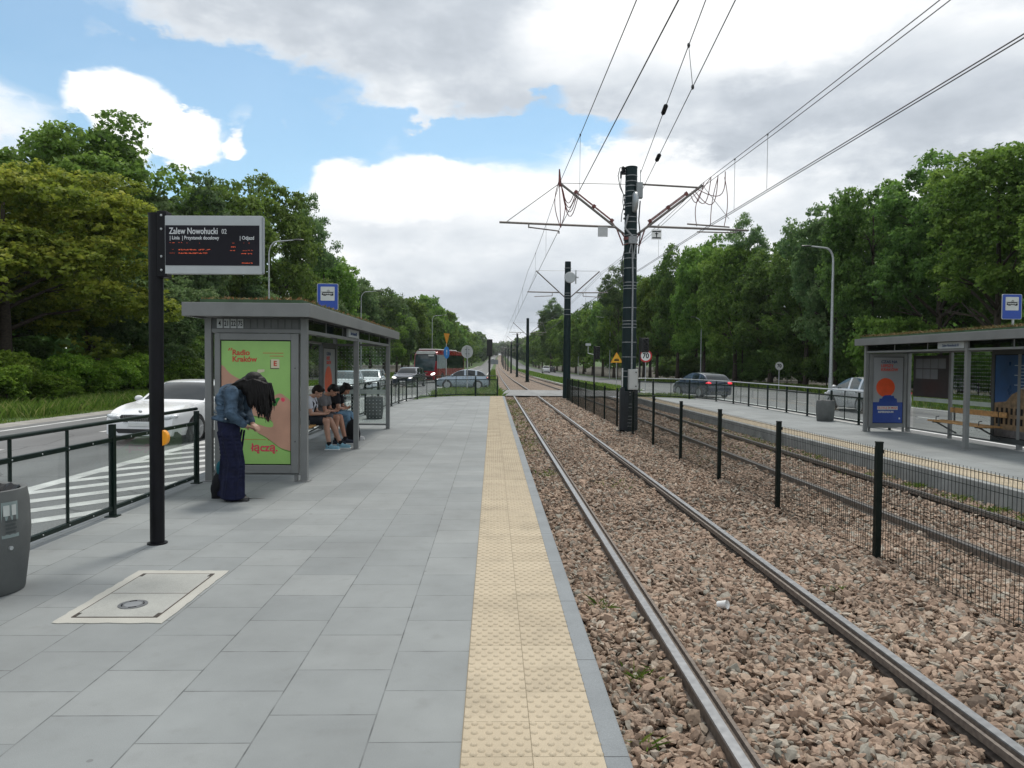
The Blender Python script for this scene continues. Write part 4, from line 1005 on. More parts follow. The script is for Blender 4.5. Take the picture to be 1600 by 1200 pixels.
stop_sign('blue tram stop sign rising above the planted roof of the near shelter', (-3.31, 14.7, 2.44), .42, .53, .23)
stop_sign('blue tram stop sign rising above the planted roof of the opposite shelter', (10.50, 14.55, 2.42), .41, .51, .20)
# ------------------------------------------------------------ road signs, lamps, signals
def disc(m, c, r, d, n=36, nrm='-Y'): m.prism([(r * math.cos(a), r * math.sin(a)) for a in np.linspace(0, 2 * PI, n + 1)[:-1]], c, (1, 0, 0), (0, 0, 1), (0, d, 0))
def speed_sign(label, loc, r, zc_, red=True, rz=0):
    t = thing('speed_limit_sign', label, 'road sign', loc, rz, None)
    m = MB(); m.cyl((0, .03, 0), (0, .03, zc_ + r * .7), .03, n=10); m.build('sign_pole', m_galv, t)
    m = MB(); disc(m, (0, 0, zc_), r, .02); m.build('sign_plate', m_red if red else mat('sign_edge_grey', (.10, .10, .10), .5), t)
    m = MB(); disc(m, (0, -.004, zc_), r * (.76 if red else .93), .003); f = m.build('sign_face', m_white if red else mat('faded_white', (.42, .43, .42), .5), t)
    text('70', r * 1.12, m_black, f, (0, -.008, zc_), bold=r * .03, sx=.92); return t
def W(x, y, z): a = W3(x, y, z); return a
speed_sign('red rimmed speed limit sign reading 70, right of the thick pole', W(11.35, 54.0, Z_ROAD), .47, 2.62)
speed_sign('small pale speed limit sign reading 70 beyond the right-hand road', W(20.6, 52, Z_ROAD), .31, 1.95, False)
t = thing('warning_sign', 'yellow triangular tram warning sign on a thin post in the right-hand grass', 'road sign', W(10.2, 60, Z_ROAD), 0)
m = MB(); m.cyl((0, .03, 0), (0, .03, 2.9), .03, n=10); m.build('sign_pole', m_galv, t)
m = MB(); m.prism([(-.50, 0), (.50, 0), (0, .86)], (0, 0, 2.15), (1, 0, 0), (0, 0, 1), (0, .02, 0)); m.build('sign_plate', m_orange, t)
m = MB(); m.prism([(-.43, 0), (.43, 0), (0, .74)], (0, -.004, 2.19), (1, 0, 0), (0, 0, 1), (0, .003, 0)); f = m.build('sign_face', m_yellow, t)
m = MB(); m.box(-.20, .20, -.007, -.004, 2.30, 2.42); m.box(-.16, .16, -.007, -.004, 2.44, 2.47); m.bar((0, -.006, 2.47), (.06, -.006, 2.55), .015); m.build('tram_pictogram', m_black, f)

t = thing('road_sign', 'round sign seen from the back on a thin post behind the grey hatchback', 'road sign', W(-1.8, 51.0, Z_ROAD), R(28))
m = MB(); m.cyl((0, -.03, 0), (0, -.03, 3.1), .035, n=10); m.build('sign_pole', m_galv, t)
m = MB(); disc(m, (0, 0, 2.75), .45, .02); m.build('sign_back', mat('sign_back_grey', (.36, .38, .37), .5, var=.1), t)
m = MB(); m.box(-.05, .05, -.02, 0, 2.4, 3.1); m.bar((-.18, -.01, 2.6), (.18, -.01, 2.6), .04, .03); m.bar((-.18, -.01, 2.9), (.18, -.01, 2.9), .04, .03); m.build('sign_bracket', m_steeldk, t)
t = thing('road_sign', 'blue round sign with an orange triangular sign above it, seen edge-on before the red coach', 'road sign', W(-3.45, 54.5, Z_ROAD), R(66))
m = MB(); m.cyl((0, .03, 0), (0, .03, 4.0), .03, n=10); m.build('sign_pole', m_galv, t)
m = MB(); disc(m, (0, 0, 2.75), .45, .02); d_ = m.build('blue_plate', mat('sign_blue_light', (.03, .20, .52), .4), t)
m = MB(); m.prism([(-.03, -.2), (.03, -.2), (.03, .08), (.10, .08), (0, .24), (-.10, .08), (-.03, .08)], (0, -.004, 2.75), (1, 0, 0), (0, 0, 1), (0, .002, 0)); m.build('white_arrow', m_white, d_)
m = MB(); m.prism([(0, 0), (.45, .82), (-.45, .82)], (0, 0, 3.35), (1, 0, 0), (0, 0, 1), (0, .02, 0)); m.build('triangle_plate', mat('sign_orange', (.60, .25, .03), .45), t)

def lamp(label, x, y, h, arm, side, r=.055):
    t = thing('street_lamp', label, 'street lamp', W(x, y, Z_ROAD - .02), 0, 'street lamps along the two roads')
    pts = [(0, 0, .1), (0, 0, h - .9)]; rs = [r * 1.35, r * .8]
    for k in range(1, 7): a = PI / 2 * k / 6; pts.append((side * .55 * (1 - math.cos(a)), 0, h - .9 + .85 * math.sin(a))); rs.append(r * .72)
    pts.append((side * arm, 0, h + .05)); rs.append(r * .55)
    m = MB(); m.tube(pts, rs, 10); m.cyl((0, 0, 0), (0, 0, 1.2), r * 1.6, n=10); m.build('lamp_post', m_galv, t, smooth=50)
    m = MB(); m.ell((side * (arm + .3), 0, h + .07), (.38, .13, .06), 12, 6); m.build('lamp_head', m_steeldk, t, smooth=60)
lamp('street lamp whose arm shows just right of the departures board above the near shelter', -14.6, 48, 9.8, 1.6, 1)
lamp('street lamp rising behind the blue tram stop sign of the near shelter', -14.5, 80.6, 9.9, 1.7, 1)
lamp('street lamp standing behind the red coach', -10.2, 122, 10.2, 1.7, 1)
lamp('tall street lamp to the left of the opposite shelter, behind the light grey car', 22.4, 47.8, 9.8, 1.5, -1, .09)
lamp('street lamp between the two nearest catenary poles, against the right-hand trees', 18.9, 118, 9.9, 1.7, -1)
lamp('distant street lamp left of the yellow warning sign', 18.6, 160, 9.9, 1.7, -1)
lamp('thin street lamp behind the dark car leaving on the right-hand road', 23.5, 82, 7.5, .6, -1, .05)

m_sigdk = mat('signal_black', (.008, .009, .009), .5)
t = thing('tram_signal', 'black upright signal on a dark post left of the far tracks', 'signal', W(-.30, 63, Z_ROAD), 0)
m = MB(); m.cyl((0, 0, 0), (0, 0, 3.6), .09, n=10); m.build('signal_post', m_sigdk, t)
m = MB(); m.box(-.24, .24, -.12, .12, 2.65, 4.1); m.build('signal_head', m_sigdk, t, bevel=.04)
m = MB(); m.box(.10, .75, -.03, .03, 1.95, 2.35); m.build('small_board', mat('board_grey', (.20, .22, .24), .5), t)
def traffic_light(label, x, y, hz, faces, extra=0):
    t = thing('traffic_light', label, 'traffic light', W(x, y, Z_ROAD), 0)
    m = MB(); m.cyl((0, 0, 0), (0, 0, hz + .1), .07, n=10); m.build('signal_post', m_sigdk, t)
    for (dx, n, w) in faces:
        m = MB(); m.box(dx - w / 2, dx + w / 2, -.16, .12, hz - n * .32, hz + .05); h_ = m.build('signal_head', m_sigdk, t, bevel=.03)
        for k in range(n):
            m = MB(); zc_ = hz - .14 - k * .32; m.cyl((dx, -.17, zc_), (dx, -.32, zc_ + .02), .12, .12, n=14, caps=False); m.build('hood', m_sigdk, h_)
    if extra:
        m = MB(); m.tube([(0, 0, hz - .6), (-.5, 0, hz - .5), (-.5, 0, hz + .2)], .03, 6); m.box(-.7, -.3, -.1, .1, hz + .1, hz + .28); m.build('side_bracket', m_galv, t)
traffic_light('traffic light with two hooded heads immediately right of the thick equipment pole', 10.2, 50.5, 3.75, [(-.45, 3, .42), (.35, 3, .5)])
traffic_light('traffic light on a slim dark post left of the yellow warning sign', 8.0, 57.5, 3.35, [(.25, 3, .36)], 1)

# ------------------------------------------------------------ catenary poles
POLES = [(4.17, 22.3), (4.32, 42.6), (4.33, 91.7), (4.35, 134), (4.35, 182), (4.4, 228), (4.45, 276), (4.4, 325), (4.4, 396), (4.4, 470), (4.4, 560)]
def loopy(p, q, sag, n=9, off=(0, 0, 0)):
    p = Vector(p); q = Vector(q); return [p.lerp(q, k / n) + Vector(off) * math.sin(PI * k / n) + Vector((0, 0, -sag * math.sin(PI * k / n))) for k in range(n + 1)]
def std_pole(label, x, y, far):
    t = thing('catenary_pole', label, 'catenary pole', W3(x, y, Z_BAL), 0, 'dark green catenary poles')
    n = 20 if not far else 12
    m = MB(); m.cyl((0, 0, -.1), (0, 0, 8.0), .23, .175, n=n); m.cyl((0, 0, -.05), (0, 0, .04), .36, n=n); m.build('pole_shaft', m_pole, t, smooth=40)
    for z in ((7.6, 7.2, 6.15, 6.0, 5.85, 5.2, 4.9) if not far else (6.1, 5.9)):
        m = MB(); m.cyl((0, 0, z), (0, 0, z + .03), .205, n=n); m.build('clamp_band', m_band, t)
    for s in (-1, 1):
        m = MB(); r = .035
        m.cyl((s * .18, 0, 5.95), (s * 1.85, 0, 7.45), r, n=8); m.build('diagonal_strut', m_arm, t)
        m = MB(); m.cyl((s * .45, -.05, 6.2), (s * 2.35, -.05, 6.22), r, n=8); m.build('bracket_tube', m_arm, t)
        m = MB(); m.cyl((s * .9, -.05, 6.0), (s * 1.95, -.05, 5.95), .022, n=6); m.cyl((s * .9, -.05, 6.2), (s * .9, -.05, 6.0), .02, n=6); m.build('registration_arm', m_arm, t)
        m = MB(); m.cyl((s * .15, 0, 7.47), (s * 1.85, 0, 7.47), .012, n=5); m.cyl((s * 1.85, 0, 7.45), (s * 2.3, 0, 6.22), .009, n=5); m.build('tie_wire', m_galv, t)
    if not far:
        m = MB(); m.lathe([(.02, -.05), (.30, -.05), (.33, -.02), (.33, .02), (.30, .05), (.02, .05)], (.10, -.30, 7.05), 26, 'Y'); m.build('tension_wheel', m_alu, t, smooth=40)
        m = MB(); m.box(.42, .50, -.1, -.06, 6.7, 7.5); m.box(.42, .62, -.1, -.06, 7.05, 7.12); m.build('weight_guide', m_galv, t)
    return t
labs = ['second catenary pole, behind the mesh fence at the level crossing', 'catenary pole just beyond the level crossing', 'catenary pole in the distant row beyond the level crossing']
for i, (x, y) in enumerate(POLES[1:]): std_pole(labs[min(i, 2)], x, y, i > 0)

def main_pole():
    x, y = POLES[0]; t = thing('catenary_pole', 'thick dark catenary pole with steel bands, cables and a light grey cabinet', 'catenary pole', (x, y, Z_BAL), 0, 'dark green catenary poles')
    o = -Z_BAL                        # absolute z -> local
    m = MB(); m.cyl((0, 0, -.1), (0, 0, 7.60 + o), .235, .178, n=28); m.cyl((0, 0, 7.60 + o), (0, 0, 7.64 + o), .185, n=28); m.build('pole_shaft', m_pole, t, smooth=40)
    m = MB(); m.box(-.40, .30, -.32, .32, 0, .05); m.box(-.30, -.18, -.34, -.2, 0, .09); m.build('base_plate', m_black, t, bevel=.01)
    m = MB(); m.box(-.30, -.16, -.28, -.10, .04, 1.35); m.box(.10, .24, -.28, -.08, .04, 1.35); m.box(-.18, .12, -.29, -.24, .04, 1.25); m.build('cable_shroud', mat('shroud_black', (.010, .014, .018), .45, var=.3), t, bevel=.01)
    m = MB(); g = random.Random(3)
    for z in (7.35, 7.18, 7.04, 6.88, 6.72, 6.5, 6.42, 6.1, 5.95, 5.72, 5.55, 5.3, 5.0, 4.85, 4.55, 4.12, 4.02, 3.93, 3.35, 2.95, 2.85, 2.75, 2.3, 1.85, 1.42, 1.25, .78, .70, .42, .32, .05, -.05, -.15, -.25):
        r = .185 + (7.6 - z) * .0070 + (.06 if z < .95 else 0)
        m = MB(); m.cyl((0, 0, z + o), (0, 0, z + o + .022), r, n=26); m.build('clamp_band', m_band, t, smooth=40)
    m = MB(); m.tube([(.02, -.24, 5.0 + o), (.04, -.25, 4.2 + o), (.035, -.27, 1.5 + o)], .026, 8); m.tube([(.02, -.24, 5.0 + o), (-.0, -.24, 5.35 + o)], .02, 6); m.build('conduit', m_band, t, smooth=60)
    m = MB(); m.box(-.075, .20, -.44, -.25, .87 + o, 1.49 + o); c = m.build('cabinet', mat('cabinet_grey', (.40, .41, .40), .45, var=.06), t, bevel=.012)
    m = MB(); m.box(-.05, .18, -.446, -.442, .91 + o, 1.46 + o); d = m.build('cabinet_door', mat('cabinet_door_grey', (.43, .44, .43), .45, var=.05), c)
    for z in (.96, 1.38):
        m = MB(); m.box(.12, .155, -.456, -.446, z + o, z + .035 + o); m.build('door_lock', m_black, c)
    m = MB(); m.cyl((-.24, -.26, .95 + o), (-.24, -.26, 1.52 + o), .02, n=8); m.build('short_conduit', m_offwhite, t)
    # pulley wheel and its housing
    m = MB(); m.lathe([(.02, -.06), (.27, -.06), (.31, -.03), (.31, .03), (.27, .06), (.02, .06)], (.06, -.30, 6.52 + o), 30, 'X'); m.build('tension_wheel', m_alu, t, smooth=40)
    m = MB(); m.box(.12, .30, -.30, -.12, 6.65 + o, 7.12 + o); m.build('tension_housing', mat('housing_grey', (.26, .28, .29), .5), t, bevel=.01)
    m = MB()
    m.tube([(-.12, -.22, 6.15 + o), (-.22, -.25, 5.75 + o), (.0, -.28, 5.5 + o), (.16, -.25, 5.35 + o)], .03, 6); m.box(-.1, .14, -.32, -.2, 5.28 + o, 5.5 + o)
    m.tube([(.0, -.27, 5.4 + o), (-.08, -.27, 5.0 + o)], .02, 6); m.tube([(.1, -.27, 5.3 + o), (.05, -.27, 4.85 + o), (.02, -.27, 4.8 + o)], .02, 6)
    m.build('cable_clamp_assembly', m_band, t)
    m = MB(); m.box(-.30, -.16, -.08, .08, 7.42 + o, 7.46 + o); m.box(-.34, -.30, -.05, .05, 7.3 + o, 7.5 + o); m.cyl((-.24, 0, 7.46 + o), (-.24, 0, 7.63 + o), .055, n=10); m.cyl((-.24, 0, 7.5 + o), (-.24, 0, 7.53 + o), .075, n=10); m.cyl((-.24, 0, 7.57 + o), (-.24, 0, 7.6 + o), .075, n=10)
    m.build('surge_arrester', m_black, t)
    m = MB(); m.cyl((.27, -.05, 7.0 + o), (.27, -.05, 7.55 + o), .012, n=6); m.build('anchor_rod', m_galv, t)
    # cables beside the shaft
    m = MB()
    m.tube([(-.24, 0, 7.66 + o), (-.36, -.05, 7.6 + o), (-.42, -.08, 7.35 + o), (-.36, -.1, 7.0 + o), (-.24, -.12, 6.75 + o), (-.22, -.14, 6.5 + o), (-.30, -.15, 6.2 + o), (-.32, -.15, 5.95 + o)], .013, 5)
    m.tube([(-.32, -.05, 7.3 + o), (-.34, -.08, 7.05 + o), (-.26, -.12, 6.8 + o), (-.28, -.15, 6.55 + o), (-.24, -.16, 6.3 + o)], .011, 5)
    m.tube([(-.20, -.1, 5.1 + o), (-.27, -.12, 4.8 + o), (-.26, -.12, 4.4 + o), (-.20, -.12, 4.1 + o)], .018, 5)
    m.tube([(.26, -.1, 6.6 + o), (.22, -.12, 6.0 + o), (.27, -.12, 5.6 + o), (.22, -.14, 5.0 + o)], .02, 5)
    m.build('black_cables', m_wire, t)
    m = MB()
    for k in range(6): m.ell((-.22 - .01 * (k % 2), -.15, 6.75 + o - k * .14), (.03, .03, .035), 8, 5)
    m.build('insulator_string', m_steeldk, t)
    za = 5.86
    for s in (-1, 1):
        tip = Vector((s * 2.18, -.02, 7.12 + o)); foot = Vector((s * .20, -.02, 5.60 + o))
        m = MB(); m.cyl(foot, tip, .038, n=10); m.build('diagonal_strut', m_arm, t)
        d = (tip - foot); up = Vector((-s * .6, 0, .8)).normalized(); m = MB()
        a = foot + d * .22; b = foot + d * .78
        for k in range(3): 
            q = up * (.065 + .0 * k) + Vector((0, -.06 + .06 * k, .035 * k)); m.cyl(a + q, b + q, .013, n=6)
        for f_ in (.22, .50, .78): p_ = foot + d * f_; m.bar(p_ - up * .03, p_ + up * .15, .015, .10)
        m.tube([a + up * .07, a + up * .02 - d * .06, foot + Vector((s * -.0, 0, .0)) + d * .06, foot + Vector((s * -.02, -.05, -.12))], .02, 6)
        m.build('cable_bundle', m_redcable, t)
        hx0, hx1 = (s * .50, -4.01 + 0) if s < 0 else (.53, 3.60)
        m = MB(); m.cyl((hx0, -.05, za + o - (.05 if s < 0 else .02)), (hx1, -.05, za + o + (.05 if s < 0 else -.10)), .036, n=10); m.build('bracket_tube', m_arm, t)
        m = MB()
        if s < 0:
            m.cyl((-3.12, -.08, za + o + .02), (-3.12, -.08, za + o - .12), .02, n=6); m.cyl((-3.1, -.08, za + o - .10), (-2.2, -.08, za + o - .20), .02, n=6); m.cyl((-2.2, -.08, za + o - .2), (-2.2, -.08, za + o - .28), .02, n=6)
        else:
            m.cyl((1.7, -.12, za + o + .06), (3.0, -.12, za + o - .02), .024, n=6); m.cyl((2.0, -.15, za + o - .18), (3.2, -.15, za + o - .19), .02, n=6); m.cyl((3.2, -.15, za + o - .18), (3.2, -.15, za + o - .02), .018, n=6)
        m.build('registration_arm', m_arm, t)
        m = MB()
        if s < 0: m.cyl((-.18, 0, 7.12 + o), tip, .010, n=5); m.cyl(tip, (-3.80, -.05, za + o + .06), .012, n=5)
        else: m.cyl((.2, 0, 7.13 + o), (2.12, 0, 7.05 + o), .030, n=8); m.cyl(tip, (3.0, -.05, za + .25 + o), .008, n=5)
        m.build('tie_rod', m_arm, t)
        # red jumper loops hanging from the tip
        m = MB()
        if s < 0:
            for k in range(4): m.tube(loopy(tip + Vector((0, 0, .15)), foot + d * (.80 - .02 * k) + up * .1, .55 + .12 * k, 10), .014, 5)
            for k in range(3): m.tube(loopy(tip + Vector((-.02, 0, .1)), (-2.15, -.1, za + o - .1), .0, 8, (.16 * (k - 1), 0, 0)), .013, 5)
            m.tube([tip + Vector((-.02, 0, .42)), tip + Vector((0, 0, 0)), tip + Vector((.0, 0, -.1))], [.02, .05, .05], 6)
        else:
            for k in range(4): m.tube(loopy(tip + Vector((.05 + .12 * k, -.3 * k, .1 + .03 * k)), foot + d * (.82 + .03 * k) + up * .05, .45 + .1 * (k % 3), 10, (.1 * k, 0, 0)), .013, 5)
            for k in range(3): m.tube(loopy(tip + Vector((.15 + .2 * k, -.4, .15)), (2.0 + .42 * k, -.1, za + o), .0, 8, (-.22 + .16 * k, 0, 0)), .012, 5)
        m.build('jumper_cables', m_redcable, t)
        # foot cable to the shaft
        m = MB(); m.tube([foot + d * .12, foot + Vector((s * .05, -.1, -.35)), (s * .0, -.22, 5.33 + o)], .022, 6); m.build('feeder_cable', m_redcable, t)
    m = MB(); m.cyl((0, 0, 5.42 + o), (0, 0, 5.50 + o), .215, n=20); m.build('red_wrapping', m_redcable, t)
    m = MB(); m.box(-1.02, -.72, -.12, -.105, 5.50 + o, 5.80 + o); m.build('hanging_plate', mat('plate_pale', (.42, .43, .44), .5), t)
    m = MB(); m.box(.62, .92, -.12, -.105, 5.44 + o, 5.74 + o); pl = m.build('hanging_plate', m_white, t)
    m = MB(); 
    for z in (5.47, 5.66): m.box(.64, .90, -.124, -.120, z + o, z + .035 + o)
    m.box(.755, .785, -.124, -.12, 5.51 + o, 5.65 + o); m.box(.72, .82, -.124, -.12, 5.60 + o, 5.625 + o); m.build('plate_symbol', m_black, pl)
main_pole()

# ------------------------------------------------------------ overhead wires
def wire(name, label, pts, r=.011, group=None):
    m = MB(); m.tube(pts, r, 5); o = m.build(name, m_wire); tag(o, label, 'wire', group); return o
def span(p, q, sag, n=8): return [Vector(p).lerp(Vector(q), k / n) + Vector((0, 0, -sag * 4 * (k / n) * (1 - k / n))) for k in range(n)]
PY = [-24] + [p[1] for p in POLES]
def run(x1, zs, sag, dx=0):
    pts = []
    for i in range(len(PY) - 1):
        xa = x1 + (.35 * (-1) ** i if i > 0 else 0) * dx; xb = x1 + .35 * (-1) ** (i + 1) * dx
        pts += span(W3(xa, PY[i], zs(PY[i])), W3(xb, PY[i + 1], zs(PY[i + 1])), sag * min(1, (PY[i + 1] - PY[i]) / 46))
    return pts + [Vector(W3(x1, PY[-1], zs(PY[-1])))]
zc1 = lambda y: float(np.interp(y, [-24, 0, 7.6, 22.3, 42], [5.35, 5.4, 5.45, 5.74, 5.75])); zm1 = lambda y: float(np.interp(y, [-24, 22.3, 43], [7.0, 7.14, 7.0]))
wire('contact_wire', 'lower overhead wire above the near track', run(1.99, zc1, 0), .0095, 'overhead wires')
wire('messenger_wire', 'upper overhead wire above the near track', run(1.99, zm1, .40), .0085, 'overhead wires')
wire('contact_wire', 'lower pair of overhead wires above the far track', run(6.30, zc1, 0), .0095, 'overhead wires')
wire('contact_wire', 'lower pair of overhead wires above the far track', [p + Vector((.10, 0, .015)) for p in run(6.30, zc1, 0)], .0095, 'overhead wires')
wire('messenger_wire', 'upper pair of overhead wires above the far track', run(6.30, zm1, .33), .0085, 'overhead wires')
wire('messenger_wire', 'upper pair of overhead wires above the far track', [p + Vector((.11, 0, -.03)) for p in run(6.30, zm1, .33)], .0085, 'overhead wires')
# anchored wires ending at the thick pole
A1 = Vector((4.44, 22.25, 7.45)); B1 = Vector((4.50, 22.25, 6.95))
def anch(A, x, y, z): P = Vector((x, y, z)); d = (P - A); return [A, A + d * .33, P, A + d * 1.6 + Vector((0, 0, -.08)), A + d * 4.0 + Vector((0, 0, -.1))]
w3 = anch(A1, 3.29, 11.5, 7.37); w4 = anch(B1, 3.24, 9.95, 6.58)
o3 = wire('anchor_wire', 'anchored wire running from the top of the thick pole, with a black insulator', w3, .009, 'overhead wires')
o4 = wire('anchor_wire', 'anchored wire just below it running to the pulley of the thick pole', w4, .009, 'overhead wires')
def lerp_at(a, b, y): f = (y - a.y) / (b.y - a.y); return a.lerp(b, f)
for ow, pa, pb, ys_ in ((o3, w3[0], w3[2], 16.6), (o4, w4[0], w4[2], 18.4)):
    m = MB(); c = lerp_at(pa, pb, ys_); d = (pb - pa).normalized(); m.cyl(c - d * .28, c + d * .28, .035, n=8)
    for k in range(5): m.cyl(c + d * (-.2 + .1 * k), c + d * (-.17 + .1 * k), .055, n=8)
    m.build('insulator', m_black, ow)
m = MB(); pa = lerp_at(w3[0], w3[2], 13.2); pb = lerp_at(w4[0], w4[2], 13.3); m.cyl(pa, pb, .006, n=5); m.ell(pa, (.03, .03, .05), 6, 4); m.ell(pb, (.03, .03, .05), 6, 4); m.build('dropper', m_wire, o3)
# droppers of the two runs
def droppers(xc, name, label, ys_):
    m = MB()
    mpts = run(xc, zm1, .40 if xc < 3 else .33); cpts = run(xc, zc1, 0)
    def at_y(P, y):
        for a, b in zip(P[:-1], P[1:]):
            if a.y <= y <= b.y: return lerp_at(a, b, y)
    for y in ys_:
        a, b = at_y(mpts, y), at_y(cpts, y); m.cyl(a, b, .0055, n=4); m.ell(a, (.02, .02, .035), 6, 4)
    tag(m.build(name, m_wire), label, 'wire', 'overhead wires')
droppers(1.99, 'dropper_wires', 'thin vertical dropper wires hanging over the near track', [2, 8.5 + 8.6, 28, 35, 50, 58, 66, 74, 82, 100, 112, 124])
droppers(6.32, 'dropper_wires', 'thin vertical dropper wires hanging over the far track', [3, 16.9, 19.2, 28, 35, 50, 62, 74, 84, 100, 115])
# ------------------------------------------------------------ vehicles
def paint(name, col, metal=.3): return mat(name, col, .28, metal=metal, var=.05, scale=1.5, coat=.8)
m_cglass = mat('car_glass', (.012, .018, .022), .08, var=.5, scale=1.2, spec=.45)
m_cglass2 = mat('car_glass_light', (.03, .05, .055), .08, var=.6, scale=1.5, spec=.5)
m_trim = mat('black_trim', (.013, .013, .014), .45, var=.3)
m_chrome = mat('chrome_trim', (.62, .63, .64), .2, metal=.9, var=.05)
m_rim = mat('alloy_rim', (.38, .39, .40), .35, metal=.7, var=.1)
m_rimdark = mat('rim_shadow', (.03, .03, .032), .6)
m_lamp = mat('lamp_glass', (.55, .58, .60), .12, var=.3, scale=20, coat=1)
m_tail = mat('tail_lamp_red', (.30, .01, .012), .2, var=.2, coat=1)
m_taillit = emit('tail_lamp_lit', (.8, .04, .06), .7)
m_headlit = emit('headlamp_lit', (1.0, .98, .95), 2.2)
m_plate = mat('number_plate_white', (.62, .63, .62), .5, var=.04)
def catmull(P, k=4):
    out = []
    for i in range(len(P) - 1):
        p0, p1, p2, p3 = P[max(i - 1, 0)], P[i], P[i + 1], P[min(i + 2, len(P) - 1)]
        for j in range(k):
            t_ = j / k; q = []
            for a, b, c, d in zip(p0, p1, p2, p3):
                q.append(.5 * (2 * b + (c - a) * t_ + (2 * a - 5 * b + 4 * c - d) * t_ ** 2 + (3 * b - a - 3 * c + d) * t_ ** 3))
            out.append(tuple(q))
    return out + [P[-1]]
PROF = {
 'sedan': [(0, .24), (.0, .48), (.05, .62), (.30, .76), (.80, .88), (1.30, .95), (1.62, 1.14), (2.02, 1.36), (2.5, 1.455), (3.1, 1.44), (3.7, 1.32), (4.2, 1.12), (4.55, 1.02), (4.66, .9), (4.70, .6), (4.70, .28)],
 'wagon': [(0, .24), (.0, .50), (.05, .65), (.30, .80), (.80, .92), (1.25, 1.0), (1.60, 1.2), (1.98, 1.40), (2.5, 1.47), (3.4, 1.47), (4.1, 1.42), (4.42, 1.15), (4.55, .95), (4.60, .8), (4.62, .5), (4.60, .28)],
 'hatch': [(0, .24), (.0, .50), (.06, .66), (.30, .82), (.70, .93), (1.0, 1.0), (1.40, 1.24), (1.80, 1.42), (2.3, 1.50), (3.0, 1.46), (3.5, 1.33), (3.80, 1.08), (3.95, .9), (4.02, .7), (4.02, .5), (4.0, .28)],
 'suv': [(0, .28), (.0, .56), (.05, .76), (.28, .93), (.80, 1.02), (1.25, 1.08), (1.60, 1.34), (1.95, 1.55), (2.5, 1.64), (3.4, 1.63), (4.0, 1.56), (4.32, 1.25), (4.45, 1.05), (4.50, .85), (4.52, .55), (4.50, .32)],
 'pickup': [(0, .35), (.0, .7), (.06, .95), (.30, 1.05), (.9, 1.1), (1.3, 1.15), (1.6, 1.45), (1.9, 1.7), (2.4, 1.78), (3.1, 1.76), (3.4, 1.5), (3.55, 1.05), (3.8, 1.0), (5.0, 1.0), (5.1, .8), (5.1, .4)],
}
BELT = {'sedan': .93, 'wagon': .98, 'hatch': .99, 'suv': 1.06, 'pickup': 1.14}
